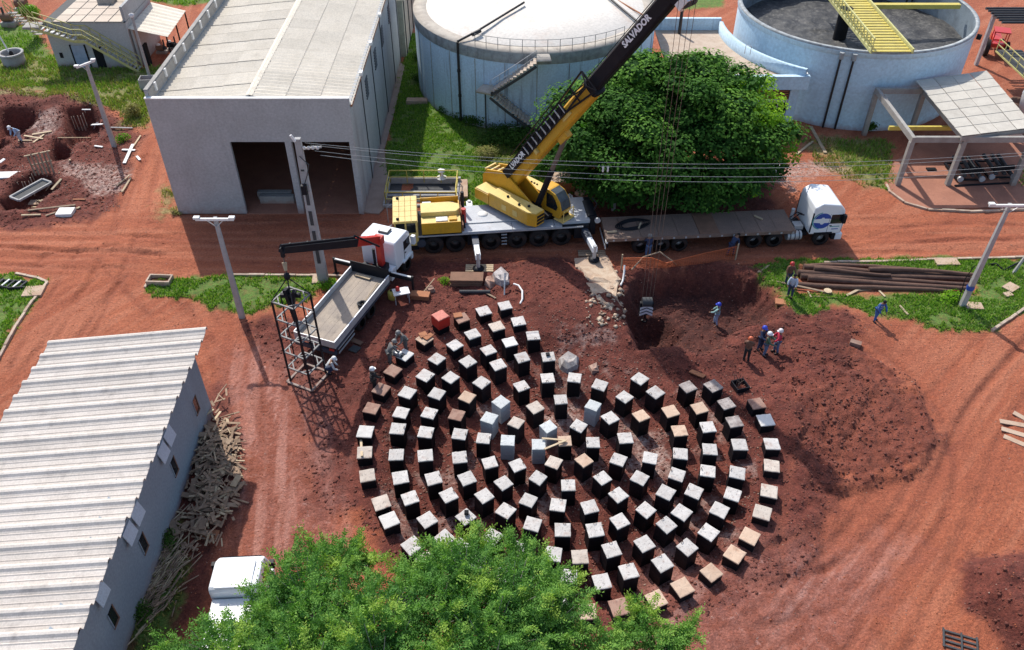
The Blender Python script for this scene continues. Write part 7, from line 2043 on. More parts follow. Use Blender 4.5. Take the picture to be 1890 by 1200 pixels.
# ---------------------------------------------------------------- logs
def logs():
    Ls = [((1490, 494), (1690, 497), .13, 'uppermost long dark log of the pile on the grass'),
          ((1482, 500), (1788, 512), .17, 'second long dark log from the top of the pile'),
          ((1470, 507), (1796, 520), .18, 'third long dark log from the top of the pile'),
          ((1476, 514), (1786, 529), .17, 'fourth long dark log from the top of the pile'),
          ((1490, 520), (1790, 536), .18, 'fifth long dark log from the top of the pile'),
          ((1468, 527), (1755, 541), .15, 'sixth long dark log from the top, nearest the bottom'),
          ((1600, 505), (1800, 516), .14, 'shorter dark log lying on top of the pile at right'),
          ((1500, 508), (1640, 515), .12, 'short thin log lying on top of the pile at left')]
    for i, (a, b, r, lab) in enumerate(Ls):
        p, q = gh(*a), gh(*b); z = r * .8 + (.28 if i > 5 else 0)
        pts = []; rr = []
        for k in range(9):
            u = k / 8; v = p.lerp(q, u); v.z = max(p.z, q.z) + z + rnd.uniform(-.02, .02) + .03 * math.sin(u * 5 + i); v.y += .10 * math.sin(u * 4 + i * 2)
            pts.append(v); rr.append(r * (1.15 - .35 * u) * rnd.uniform(.94, 1.06))
        o = MB().tube(pts, r, 9, rr=rr).build('log', M_log); tag(o, lab, 'log', 'dark logs piled on the right grass')
logs()
def stick(a, b, w, m, label, z=.06, h=None, nm='plank', cat='plank', z2=None):
    p, q = gh(*a), gh(*b)
    o = MB().beam(p + Vector((0, 0, z)), q + Vector((0, 0, z2 if z2 is not None else z)), w, h or w * .4).build(nm, m); return tag(o, label, cat)
stick((1496, 235), (1523, 284), .26, M_woodpale, 'long pale board lying by the pump house corner')
stick((1470, 286), (1500, 262), .18, M_woodpale, 'thinner pale board touching the long board by the pump house')
stick((1562, 547), (1592, 532), .16, M_woodpale, 'pale plank lying tilted just below the log pile', cat='plank')
stick((1585, 538), (1618, 534), .12, M_wood, 'short brown plank right of the tilted pale plank')
stick((1622, 538), (1633, 549), .12, M_woodpale, 'small pale plank below the middle of the logs')
stick((1660, 565), (1675, 582), .12, M_woodpale, 'thin pale stick in the grass right of the bending blue worker')
stick((1490, 538), (1497, 550), .1, M_woodpale, 'short pale stick below the left end of the logs')
stick((1425, 519), (1530, 542), .14, M_wood, 'long brown pole lying from the pit edge towards the logs', nm='wood_pole')
stick((1370, 514), (1402, 502), .14, M_woodpale, 'pale plank bridging the upper right rim of the dug pit')
stick((1402, 504), (1420, 490), .12, M_woodpale, 'pale plank pointing to the trailer from the pit rim')
stick((1458, 700), (1458, 700.5), .1, M_wood, 'tiny wood stub in the soil') if False else None
stick((1274, 686), (1300, 697), .3, M_brick, 'orange board lying on the soil above the upper right pillars', h=.06)
stick((1568, 634), (1588, 640), .35, M_rock, 'rough pale stone on the soil right of the red shirted worker', z=.1, h=.3, nm='stone', cat='stone')
stick((1500, 548), (1560, 552), .05, M_woodgrey, 'thin grey stick along the lower side of the log pile')
t = thing('round_stump', 'pale round wooden stump in the grass below the log pile', 'stump', gh(1527, 540))
MB().lathe([(.26, 0), (.25, .16)], 12).build('bark', M_wood, t); MB().lathe([(.25, .161), (0, .165)], 12).build('cut_face', M_woodpale, t)

# ---------------------------------------------------------------- pit edge: concrete, fence, pipe
def blob(name, poly, top, m, label, cat, seed=1, jag=.18):
    """irregular broken lump following the ground"""
    rs = random.Random(seed); P = [gh(*p) for p in poly]
    n = len(P); c = sum(P, Vector()) / n
    vs = []; fs = []
    for k, (s, z) in enumerate(((1.0, -.5), (1.0, .0), (.85, top), (.45, top * 1.15))):
        for p in P:
            q = c.lerp(p, s + rs.uniform(-.06, .06)); vs.append((q.x, q.y, q.z * s + c.z * (1 - s) + z + rs.uniform(-jag, jag) * .3 * (k > 0)))
    vs.append((c.x, c.y, c.z + top * 1.1))
    for k in range(3):
        for i in range(n): fs.append((k * n + i, k * n + (i + 1) % n, (k + 1) * n + (i + 1) % n, (k + 1) * n + i))
    for i in range(n): fs.append((3 * n + i, 3 * n + (i + 1) % n, 4 * n))
    o = MB().add(vs, fs).build(name, m); return tag(o, label, cat)
def slabpoly(name, poly, h, m, label, cat):
    P = [gh(*p) for p in poly]; z = sum(p.z for p in P) / len(P)
    o = MB().prism([(p.x, p.y) for p in P], z - .2, z + h).build(name, m, bevel=.02); return tag(o, label, cat)
slabpoly('concrete_pad', [(1062, 496), (1060, 480), (1120, 476), (1131, 493), (1128, 497)], .16, M_slab, 'flat pale concrete pad under the rear crane outrigger', 'concrete pad')
blob('broken_concrete', [(1064, 494), (1130, 494), (1145, 515), (1140, 530), (1118, 524), (1085, 520), (1078, 505)], .12, M_pitconc, 'crumbling pale concrete and sand just below the outrigger pad', 'rubble', 3)
blob('broken_concrete', [(1082, 522), (1142, 524), (1140, 552), (1150, 572), (1130, 574), (1108, 558), (1090, 540)], .14, M_pitconc, 'spilled yellowish sand slope on the left edge of the pit', 'rubble', 5)
rs_ = np.random.RandomState(4)
q = np.array([tuple(gh(1080 + rs_.rand() * 75, 500 + rs_.rand() * 105)) for _ in range(160)]); q[:, 2] += .05
tag(chunks('sand_rubble', q, .06, .26, M_pitconc, .7, 8), 'loose pale concrete rubble spilled down the left pit edge', 'rubble')
def vpipe():
    o = MB().tube([gh(1151, 507, .75), gh(1151, 512, .35), gh(1149, 522, .15), gh(1145, 529, .1)], .06, 8).build('white_pipe', M_whitepl); tag(o, 'short bent white pipe sticking out of the pit rim', 'pipe')
    pts = [gh(948, 531, .3), gh(957, 534, .3), gh(964, 543, .25), gh(964, 556, .15), gh(960, 562, .05)]
    o = MB().tube(pts, .06, 8).build('white_hose', M_whitepl); tag(o, 'curved white hose half buried in the spoil above the pillars', 'hose')
    pts = [gh(1165, 505, .3), gh(1185, 491, .7), gh(1215, 486, .9), gh(1240, 497, .6), gh(1265, 512, .35), gh(1282, 522, .1)]
    o = MB().tube(pts, .05, 6).build('bent_branch', M_wood); tag(o, 'long arching bare branch on the top rim of the pit', 'branch')
    pts = [gh(1285, 522, .1), gh(1320, 522, .15), (gh(1355, 516, .15))]
    o = MB().tube(pts, .04, 6).build('bent_branch', M_wood); tag(o, 'thin straight branch continuing right along the pit rim', 'branch')
    pts = [gh(1266, 390, .1), gh(1282, 378, .5), gh(1284, 360, 1.2), gh(1275, 340, 2.0)]
    o = MB().tube(pts, .05, 6).build('bent_branch', M_wood); tag(o, 'bare drooping branch under the round tree behind the trailer', 'branch')
vpipe()
def orange_fence():
    t = thing('orange_net_fence', 'sagging orange safety net fence along the upper edge of the dug pit', 'fence')
    P = [gh(1146, 500), gh(1200, 497), gh(1228, 496), gh(1290, 489), gh(1357, 480)]
    H = [.9, .8, .35, .75, 1.0]
    for i, (p, h) in enumerate(zip(P, H)):
        if i in (0, 4): MB().tube([p, p + Vector((0, 0, 1.3))], .05, 6).build('post', M_woodpale, t)
    p = gh(1357, 516); MB().tube([p, p + Vector((0, 0, 1.3))], .05, 6).build('post', M_woodpale, t)
    net = MB()
    n = 60
    Q = []
    for i in range(n + 1):
        u = i / n * 4; k = min(int(u), 3); f = u - k
        Q.append((P[k].lerp(P[k + 1], f), H[k] + (H[k + 1] - H[k]) * f))
    for j in range(8):
        for i in range(n):
            a, ha = Q[i]; b, hb = Q[i + 1]; v = j / 7
            net.beam(a + Vector((0, 0, .1 + ha * v)), b + Vector((0, 0, .1 + hb * v)), .018 if j < 7 else .04)
    for i in range(n + 1):
        a, ha = Q[i]; net.beam(a + Vector((0, 0, .1)), a + Vector((0, .01, .1 + ha)), .015)
    o = net.build('net', M_orange, t); o['kind'] = 'stuff'
orange_fence()

# ---------------------------------------------------------------- clutter near the crane front
def stack(px, py, w, d, rz, n, m, label, nm='slab_stack', cat='slab stack'):
    c = gh(px, py); t = thing(nm, label, cat, c, rz)
    for k in range(n):
        MB().box(-w / 2 + rnd.uniform(-.05, .05), w / 2 + rnd.uniform(-.05, .05), -d / 2, d / 2, k * .17, k * .17 + .14).build('slab', m, t)
stack(862, 521, 2.0, .9, -.02, 3, M_rust, 'low stack of reddish steel stained slabs in front of the crane')
c = gh(885, 497); t = thing('timber_mat', 'pale timber strips under the front crane outrigger foot', 'timber mat', c)
for k in range(4): MB().box(-.9, .9, -.35 + k * .2, -.2 + k * .2, .02, .1).build('timber', M_woodpale, t)
c = gh(1092, 472); t = thing('timber_mat', 'dark timber strips under the rear crane outrigger foot', 'timber mat', c)
for k in range(3): MB().box(-.9, .9, -.3 + k * .22, -.12 + k * .22, .15, .24).build('timber', M_wood, t)
blob('silver_tarp', [(908, 508), (925, 500), (941, 508), (940, 524), (925, 530), (912, 524)], .35, mat('silver_tarp', (.40, .37, .37), .5, (.26, .22, .21), 5, bump=.8, bscale=9), 'crumpled silver grey tarp lump right of the red slab stack', 'tarp', 9, .5)
blob('rubble_heap', [(896, 512), (910, 510), (915, 526), (905, 534), (894, 526)], .25, M_rock, 'small reddish rubble heap between slab stack and silver tarp', 'rubble', 11, .4)
o = MB().tube([gh(848, 541, .1), gh(905, 541, .1)], .12, 8).build('steel_pipe', M_joint); tag(o, 'dark steel pipe lying below the red slab stack', 'pipe')
stick((890, 538), (915, 552), .12, M_wood, 'brown plank lying right of the dark steel pipe')
o = MB().tube([gh(932, 525, .9), gh(931, 545, .0)], .05, 6).build('standing_stake', M_alu); tag(o, 'thin grey stake standing below the silver tarp', 'stake')
def bench():
    c = gh(742, 556); t = thing('work_table', 'small folding work table with white top beside the truck bed', 'table', c, .3)
    MB().box(-.5, .5, -.35, .35, .75, .8).build('tabletop', M_whitepl, t)
    for x in (-.42, .42):
        for y in (-.28, .28): MB().beam((x, y, 0), (x, y, .75), .05).build('leg', M_alu, t)
    c2 = Matrix.Rotation(.3, 4, 'Z')
    o = MB().lathe([(.13, 0), (.14, .2), (.05, .3), (0, .3)], 10).build('red_can', M_red, None, c + Vector((-.2, .05, .81))); tag(o, 'red can standing on the white work table', 'can')
    c = gh(724, 552); t = thing('water_drum', 'small yellow green drum left of the white work table', 'drum', c)
    MB().lathe([(0, 0), (.24, 0), (.26, .5), (.22, .62), (0, .64)], 12).build('body', M_yel, t); MB().lathe([(.08, .64), (.08, .7), (0, .71)], 8).build('cap', M_black, t)
    stack(776, 549, 1.1, .55, -.15, 2, M_brick, 'two orange boards stacked right of the white work table', 'board_stack', 'boards')
    stack(795, 538, .4, .4, .5, 2, M_rock, 'pair of pale stones beyond the orange boards', 'stone_pair', 'stones')
    stick((782, 540), (803, 528), .06, M_woodpale, 'thin pale stick rising right of the work table', z2=.6)
    c = gh(733, 668); t = thing('tool_bench', 'metal tool bench between the two grey workers', 'bench', c, -.5)
    MB().box(-.5, .5, -.2, .2, .6, .66).build('top', M_joint, t); MB().box(-.1, .35, -.15, .1, .66, .85).build('vice', M_alu, t)
    for x in (-.4, .4): MB().beam((x, 0, 0), (x, 0, .6), .06).build('leg', M_alu, t)
    c = gh(1050, 672); blob('plaster_heap', [(1030, 665), (1048, 655), (1068, 664), (1066, 682), (1046, 690), (1033, 682)], .35, mat('grey_plaster_heap', (.45, .42, .40), .9, (.30, .24, .22), 5, bump=.7), 'pale grey crumpled heap right of the upper centre pillar', 'heap', 7, .5)
    blob('plaster_heap', [(1085, 676), (1102, 672), (1106, 686), (1092, 692)], .15, M_rock, 'small pale dirt heap right of the grey heap', 'heap', 8, .3)
    stack(690, 606 + 60, .01, .01, 0, 0, M_rock, '') if False else None
    stick((648, 643), (662, 648), .5, M_joint, 'flat dark plate on the soil behind the crane truck', h=.06, nm='plate', cat='plate')
    stick((650, 628), (668, 636), .3, M_rust, 'brown flat offcut near the dark plate behind the truck', h=.06, nm='plate', cat='plate')
bench()

# ---------------------------------------------------------------- left excavations
def rebar_cage(corners, nx, ny, h, z0, label, timber=None):
    P = [gh(*p) for p in corners]; z = min(p.z for p in P)
    c = sum(P, Vector()) / 4
    t = thing('rebar_cage', label, 'rebar cage', (c.x, c.y, z0))
    def q(u, v): p = P[0].lerp(P[1], u).lerp(P[3].lerp(P[2], u), v); return Vector((p.x - c.x, p.y - c.y, 0))
    for i in range(nx + 1):
        for j in (0, ny):
            p = q(i / nx, j / ny); MB().tube([p, p + Vector((rnd.uniform(-.05, .05), rnd.uniform(-.05, .05), h * rnd.uniform(.9, 1.1)))], .035, 5).build('starter_bar', M_kerb, t)
    for j in range(1, ny):
        for i in (0, nx):
            p = q(i / nx, j / ny); MB().tube([p, p + Vector((0, 0, h))], .035, 5).build('starter_bar', M_kerb, t)
    mt = MB()
    for i in range(nx + 1): mt.tube([q(i / nx, 0) + Vector((0, 0, .1)), q(i / nx, 1) + Vector((0, 0, .1))], .03, 5)
    for j in range(ny + 1): mt.tube([q(0, j / ny) + Vector((0, 0, .13)), q(1, j / ny) + Vector((0, 0, .13))], .03, 5)
    mt.build('mesh', M_rebar, t)
rebar_cage([(130, 245), (160, 245), (168, 222), (142, 222)], 5, 3, 1.3, -1.1, 'rebar cage in the dug hole left of the crossarm pole')
rebar_cage([(40, 370), (68, 370), (78, 342), (52, 342)], 4, 4, 1.3, -1.2, 'rebar cage in the large dug hole at lower left')
c = g(58, 352, .1); t = thing('grey_form', 'open grey rectangular form frame resting over the lower left hole', 'formwork', c, R(62))
for y in (-.5, .5): MB().box(-1.4, 1.4, y - .06, y + .06, 0, .15).build('side_board', M_pole, t)
for x in (-1.4, 1.4): MB().box(x - .06, x + .06, -.44, .44, 0, .15).build('end_board', M_pole, t)
MB().box(-1.3, 1.3, -.42, .42, -.05, .02).build('mesh_fill', M_joint, t)
c = gh(82, 318); t = thing('timber_form', 'brown timber boxes leaning beside the square dark hole', 'formwork', c, .4)
for k in range(6):
    MB().beam((-.6 + k * .25, -.3, 0), (-.7 + k * .28, .1, 1.5 + .1 * (k % 2)), .12, .05).build('board', M_wood, t)
MB().beam((-.9, .1, 1.5), (.9, .15, 1.55), .12, .06).build('board', M_woodpale, t); MB().beam((-.7, -.1, .8), (.8, -.05, .85), .1, .06).build('board', M_wood, t)
STK = [((108, 256), (168, 256), .14, M_woodpale, 'straight pale board across the dirt left of the crossarm pole'),
 ((129, 298), (153, 264), .14, M_woodpale, 'pale slanting board right of the square dark hole'),
 ((34, 261), (60, 261), .14, M_woodpale, 'short pale board at the feet of the pale blue worker'),
 ((62, 265), (82, 250), .14, M_woodpale, 'pale board slanting right of the pale blue worker'),
 ((45, 252), (80, 258), .16, M_woodpale, 'upper pale board of the small plank litter beside the blue worker'),
 ((60, 250), (96, 244), .18, M_woodpale, 'pale board nearest the rubble beside the blue worker'),
 ((84, 356), (110, 320), .16, M_woodpale, 'left of two leaning pale boards above the plank heap'),
 ((96, 352), (114, 332), .18, M_woodpale, 'right of two leaning pale boards above the plank heap'),
 ((70, 372), (148, 385), .15, M_woodpale, 'top long board of the plank heap at lower left'),
 ((52, 390), (140, 380), .15, M_wood, 'second long board of the plank heap at lower left'),
 ((40, 399), (76, 398), .14, M_woodpale, 'lowest board of the plank heap at lower left'),
 ((60, 384), (146, 386), .14, M_woodpale, 'pale middle board of the plank heap at lower left'),
 ((85, 400), (110, 392), .12, M_wood, 'short board below the plank heap beside the white block'),
 ((4, 374), (32, 377), .14, M_wood, 'board at the edge of the large lower left hole'),
 ((135, 370), (158, 370), .14, M_brick, 'pink board lying alone right of the plank heap'),
 ((230, 303), (246, 268), .24, M_whitepl, 'upright bar of the white broken cross near the warehouse'),
 ((226, 278), (250, 279), .2, M_whitepl, 'cross bar of the white broken cross near the warehouse'),
 ((244, 276), (260, 252), .12, M_woodpale, 'pale stick leaning above the white cross'),
 ((253, 290), (259, 297), .18, M_whitepl, 'short white piece right of the white cross'),
 ((175, 271), (190, 273), .16, M_whitepl, 'white curved scrap left of the crossarm pole foot'),
 ((170, 232), (190, 231), .2, M_whitepl, 'white scrap at the hole edge beside the crossarm pole'),
 ((176, 238), (180, 228), .25, M_whitepl, 'white lump at the hole edge beside the crossarm pole'),
 ((180, 232), (190, 216), .1, M_woodpale, 'thin stick from the hole up to the crossarm pole'),
 ((205, 237), (245, 238), .12, M_pole, 'grey bar on the dirt right of the crossarm pole'),
 ((216, 345), (240, 325), .1, M_woodpale, 'upper thin pale stick beside the road at left'),
 ((226, 356), (242, 330), .14, M_woodpale, 'lower pale stick beside the road at left'),
 ((0, 302), (9, 295), .25, M_whitepl, 'white scrap on the left edge of the picture'),
 ((152, 204), (168, 204), .1, M_whitepl, 'thin white strip above the rebar hole')]
for a, b, w, m, lab in STK: stick(a, b, w, m, lab, z=.08, h=.06)
slab(10, 324, 2.2, .9, .05, 'white sheet board lying at the left picture edge', M_whitepl, .08, 'white_board', 'board')
slab(122, 394, 1.1, .9, .05, 'bright white slab at the right end of the plank heap', M_whitepl, .22, 'white_block', 'block')
slab(67, 375, 1.0, .7, .1, 'pinkish white sheet at the top left of the plank heap', M_slab, .1, 'sheet', 'sheet')
stick((163, 178), (167, 193), .12, M_black, 'dark stake standing behind the soil mound at left', z=.0, z2=.0, nm='stake', cat='stake')
c = gh(20, 528); t = thing('scrap_metal', 'black and white scrap frame lying in the left grass corner', 'scrap', c, -.15)
for k in range(5): MB().beam((-.9 + k * .4, -.3, .1), (-.6 + k * .4, .35, .25), .12, .06).build('slat', M_whitepl if k % 2 else M_joint, t)
MB().tube([(-1.1, -.2, .12), (.2, -.4, .15), (1.1, -.1, .1)], .09, 8).build('tube', M_black, t); MB().tube([(-1.0, .3, .12), (.9, .3, .2)], .09, 8).build('tube', M_black, t)

# bottom right bits
c = gh(1772, 1187); t = thing('metal_grille', 'grey slatted metal grille lying on the earth at bottom right', 'grille', c, -.35)
for k in range(4): MB().box(-.7, .7, -.4 + k * .24, -.32 + k * .24, .03, .07).build('slat', M_joint, t)
for x in (-.7, .0, .6): MB().box(x, x + .07, -.45, .45, .071, .11).build('cross_bar', M_joint, t)
for k, (a, b) in enumerate((((1845, 778), (1890, 786)), ((1848, 792), (1895, 806)), ((1870, 762), (1895, 776)), ((1852, 806), (1890, 822)))):
    stick(a, b, .3, M_slab, ('upper pale board', 'middle pale board', 'small topmost pale board', 'lowest pale board')[k] + ' of the broken boards at the right edge', z=.03, h=.05)

# ---------------------------------------------------------------- scrap wood pile beside the shed
def scrap():
    rs = random.Random(12)
    cen = [(395, 850), (400, 890), (385, 930), (405, 820), (420, 860), (370, 960)]
    big = 0
    for k in range(60):
        cx, cy = rs.choice(cen); px = cx + rs.gauss(0, 20); py = cy + rs.gauss(0, 26)
        px = max(px, 352 - (py - 900) * .35); px = min(px, 440)
        c = gh(px, py); z = .15 + .55 * max(0, 1 - abs(px - 395) / 50) * rs.random()
        L_ = rs.uniform(.4, 1.0); w = rs.uniform(.08, .3); a = rs.uniform(0, PI)
        d = Vector((math.cos(a), math.sin(a), rs.uniform(-.25, .25))) * L_ / 2
        o = MB().beam(c + Vector((0, 0, z)) - d, c + Vector((0, 0, z)) + d, w, .05).build('scrap_board', M_woodgrey if rs.random() < .8 else M_wood)
        sz = 'wide' if w > .19 else 'narrow'; ln = 'long' if L_ > .7 else 'short'
        zone = 'top end' if py < 850 else ('lower end' if py > 915 else 'middle')
        tag(o, '%s %s weathered scrap board on the %s of the wood heap beside the shed' % (sz, ln, zone), 'board', '%s %s scrap boards, %s of the heap' % (sz, ln, zone))
    fine = MB()
    for k in range(650):
        cx, cy = rs.choice(cen); px = cx + rs.gauss(0, 22); py = cy + rs.gauss(0, 34)
        if k > 450: px = 300 + rs.gauss(0, 22) - (0); py = 1060 + rs.gauss(0, 45); px += (1060 - py) * .35
        px = max(px, 345 - (py - 900) * .36); px = min(px, 446)
        p = g(px, py); z = hgt(p.x, p.y) + (.1 + .6 * max(0, 1 - abs(px - 395) / 50) * rs.random() if k <= 450 else .1)
        c = Vector((p.x, p.y, z)); L_ = rs.uniform(.2, .9); a = rs.uniform(0, PI) if k <= 450 else rs.gauss(1.1, .25)
        if k > 450: L_ = rs.uniform(.5, 1.6)
        d = Vector((math.cos(a), math.sin(a), rs.uniform(-.4, .4))) * L_ / 2
        fine.beam(c - d, c + d, rs.uniform(.03, .14) if k <= 450 else .04, .035, mi=(0 if rs.random() < .75 else 1))
    o = fine.build('scrap_wood', [M_woodgrey, M_woodpale]); o['kind'] = 'stuff'; tag(o, 'splintered scrap wood and dry sticks heaped along the shed wall', 'scrap wood')
    stick((432, 905), (444, 885), .3, M_woodpale, 'pale board at the lower right edge of the scrap heap', z=.3, h=.06)
    stick((376, 988), (403, 990), .5, M_brick, 'pinkish plate below the scrap wood heap', z=.1, h=.06, nm='plate', cat='plate')
    stick((318, 968), (330, 994), .3, M_woodgrey, 'dark board leaning at the shed wall below the scrap heap', z=.3, h=.06)
scrap()
# ---------------------------------------------------------------- trees
def quads(name, C, N_, U, L_, W_, tint, m, parent, fold=0.0):
    """leaf-shaped 4-gons: centre C, axis U, normal N_"""
    n = len(C); V_ = np.cross(N_, U); V_ /= np.linalg.norm(V_, axis=1, keepdims=True) + 1e-9
    l = L_[:, None] / 2; w = W_[:, None] / 2
    P = np.stack([C - U * l, C + V_ * w + N_ * fold * w, C + U * l, C - V_ * w + N_ * fold * w], 1).reshape(-1, 3)
    me = bpy.data.meshes.new(name)
    me.vertices.add(4 * n); me.vertices.foreach_set('co', P.ravel())
    me.loops.add(4 * n); me.loops.foreach_set('vertex_index', np.arange(4 * n))
    me.polygons.add(n); me.polygons.foreach_set('loop_start', np.arange(0, 4 * n, 4)); me.polygons.foreach_set('loop_total', np.full(n, 4))
    me.update()
    at = me.attributes.new('tint', 'FLOAT', 'POINT'); at.data.foreach_set('value', np.repeat(tint, 4).astype(np.float32))
    me.materials.append(m)
    o = bpy.data.objects.new(name, me); COL.objects.link(o); o.parent = parent
    return o
def unit(v): return v / (np.linalg.norm(v, axis=1, keepdims=True) + 1e-9)
def lobe_leaves(lobes, dens, size, rs, base, up=.5, shell=.35, jit=.9, tint_j=.25):
    """points through the outer shell of each lobe; lobes: (centre, (rx,ry,rz), tint)"""
    C, N_, T = [], [], []
    for c, r, tn in lobes:
        k = int(dens * (r[0] * r[1] + r[0] * r[2] + r[1] * r[2]) * 4)
        d = unit(rs.normal(size=(k, 3)))
        d = d[d[:, 2] > -.55]
        k = len(d)
        # frilly surface: leaf masses in small bunches
        bn = vnoise(d[:, 0] * 3.1 + c[0], d[:, 1] * 3.1 + d[:, 2] * 2.3 + c[1])
        rad = 1 - shell * rs.rand(k) ** 1.6 + (bn - .5) * .35
        C.append(np.array(c) + d * np.array(r) * rad[:, None]); N_.append(d)
        T.append(np.clip(tn + (rs.rand(k) - .5) * tint_j + (bn - .5) * .3, 0, 1))
    C = np.concatenate(C); N_ = np.concatenate(N_); T = np.concatenate(T)
    n = len(C)
    N2 = unit(N_ * .6 + np.array([0, 0, up]) + rs.normal(size=(n, 3)) * jit * .45)
    U = unit(np.cross(N2, rs.normal(size=(n, 3))))
    return C, N2, U, size * (.7 + .6 * rs.rand(n)), size * (.45 + .3 * rs.rand(n)), T
def limbs(base, targets, r0, m, parent, seed=1):
    rs = random.Random(seed); b = MB(); base = Vector(base)
    for tgt, r1 in targets:
        tgt = Vector(tgt); pts = []; rr = []
        for k in range(7):
            u = k / 6; p = base.lerp(tgt, u); p.z = base.z + (tgt.z - base.z) * (u ** .75)
            if 0 < k < 6: p += Vector((rs.uniform(-.15, .15), rs.uniform(-.15, .15), 0)) * (tgt - base).length * .12
            pts.append(p); rr.append(r0 * (1 - u) * .8 + r1)
        b.tube(pts, .1, 7, rr=rr)
    return b.build('limbs', m, parent)
M_bark = mat('bark', (.14, .105, .08), .95, (.09, .07, .055), 4, bump=.6)
M_twig = mat('grey_twig', (.30, .27, .23), .9)
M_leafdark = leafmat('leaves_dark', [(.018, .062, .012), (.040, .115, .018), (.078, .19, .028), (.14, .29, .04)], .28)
M_leafbright = leafmat('leaves_bright', [(.04, .125, .01), (.11, .26, .015), (.22, .42, .02), (.34, .54, .04)], .3)
M_leafnear = leafmat('leaves_near', [(.035, .105, .032), (.062, .165, .045), (.10, .235, .055), (.17, .33, .065), (.30, .43, .08)], .3)
M_leafweed = leafmat('leaves_weed', [(.03, .075, .012), (.06, .13, .02), (.10, .18, .035)], .2)

BRIGHT = ((1372, 150, 6.0, 1.15), (1345, 175, 5.6, 1.0), (1400, 165, 5.7, 1.15), (1425, 195, 5.0, 1.1), (1378, 195, 5.6, 1.25), (1345, 205, 5.2, .95), (1408, 220, 4.8, 1.2), (1440, 235, 4.0, 1.0), (1368, 228, 4.9, .9), (1415, 148, 5.4, .55), (1345, 190, 5.6, .8))
def big_tree():
    rs = np.random.RandomState(31)
    c = Vector((11.0, 54.2, 4.6)); base = (11.4, 54.0, 0)
    t = thing('round_tree', 'big dense dark green round tree between the crane and the pump house', 'tree', (0, 0, 0))
    lobes = []
    def okp(p):
        q = p - c; return True
    N = 135
    for i in range(N):
        # fibonacci points over the upper dome
        zz = 1 - (i + .5) / N * 1.38; a = i * 2.39996 + rs.rand() * .5; r = math.sqrt(max(0, 1 - zz * zz))
        p = np.array([c.x + (7.1 - .9 * max(0, zz) * (math.cos(a) < 0)) * r * math.cos(a), c.y + 5.6 * r * math.sin(a), c.z + 4.3 * zz])
        p += rs.normal(size=3) * np.array([.42, .4, .3])
        if p[2] < .9: continue
        # right-hand side is cut in where the bright tree stands
        s = .75 + rs.rand() ** 1.5 * 1.15
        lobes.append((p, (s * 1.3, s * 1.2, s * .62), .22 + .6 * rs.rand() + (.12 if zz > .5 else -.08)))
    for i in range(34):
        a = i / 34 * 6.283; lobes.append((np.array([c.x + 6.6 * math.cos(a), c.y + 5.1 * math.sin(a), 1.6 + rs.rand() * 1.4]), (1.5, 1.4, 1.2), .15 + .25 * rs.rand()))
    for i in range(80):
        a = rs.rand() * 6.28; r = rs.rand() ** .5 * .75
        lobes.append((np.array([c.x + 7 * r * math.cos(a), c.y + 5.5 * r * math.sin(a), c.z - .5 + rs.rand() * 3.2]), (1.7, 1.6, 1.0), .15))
    bp_ = [np.array(g(px, py, z + 1.2)) for px, py, z, s in BRIGHT]
    lobes = [l for l in lobes if min(np.linalg.norm(l[0] - q) for q in bp_) > 1.35]
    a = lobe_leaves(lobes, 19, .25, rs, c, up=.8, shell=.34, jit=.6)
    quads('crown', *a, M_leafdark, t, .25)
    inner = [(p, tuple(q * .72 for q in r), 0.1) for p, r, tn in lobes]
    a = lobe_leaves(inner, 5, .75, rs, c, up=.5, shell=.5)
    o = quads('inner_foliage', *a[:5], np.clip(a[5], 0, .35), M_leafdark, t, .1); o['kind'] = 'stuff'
    MB().tube([(11.4, 54.0, -.3), (11.35, 54.0, 1.2), (11.2, 54.1, 2.4)], .4, 12, rr=[.55, .42, .38]).build('trunk', M_bark, t)
    limbs((11.2, 54.1, 2.2), [((c.x + 5 * math.cos(q), c.y + 4 * math.sin(q), c.z + 1.2), .06) for q in (0, .9, 1.8, 2.7, 3.6, 4.5, 5.4)] + [((c.x, c.y, 8), .06)], .28, M_bark, t, 3)
big_tree()
def bright_tree():
    rs = np.random.RandomState(32)
    t = thing('bright_tree', 'smaller yellow green tree growing into the right side of the round tree', 'tree')
    lob = []
    for (px, py, z, s) in BRIGHT:
        p = g(px, py, z + 1.5); lob.append((np.array(p), (s * 1.15, s, s * .75), .62 + .3 * rs.rand()))
    for (px, py, z, s) in ((1440, 262, 3.2, 1.1), (1450, 290, 2.3, .9), (1425, 285, 3.0, 1.0), (1400, 262, 3.6, 1.1), (1375, 318, 1.8, .9), (1380, 345, 1.1, .8)):
        p = g(px, py, z + 1.2); lob.append((np.array(p), (s * 1.15, s, s * .8), .25 + .3 * rs.rand()))
    a = lobe_leaves(lob, 34, .25, rs, None, up=.7, shell=.55)
    quads('crown', *a, M_leafbright, t, .25)
    b = g(1405, 330); MB().tube([(b.x, b.y, -.2), (b.x - .1, b.y, 1.5), (b.x - .3, b.y, 3.2)], .2, 10, rr=[.28, .2, .15]).build('trunk', M_bark, t)
    limbs((b.x - .3, b.y, 3.0), [(tuple(lob[k][0]), .04) for k in (0, 2, 3, 4, 7)], .13, M_bark, t, 5)
bright_tree()

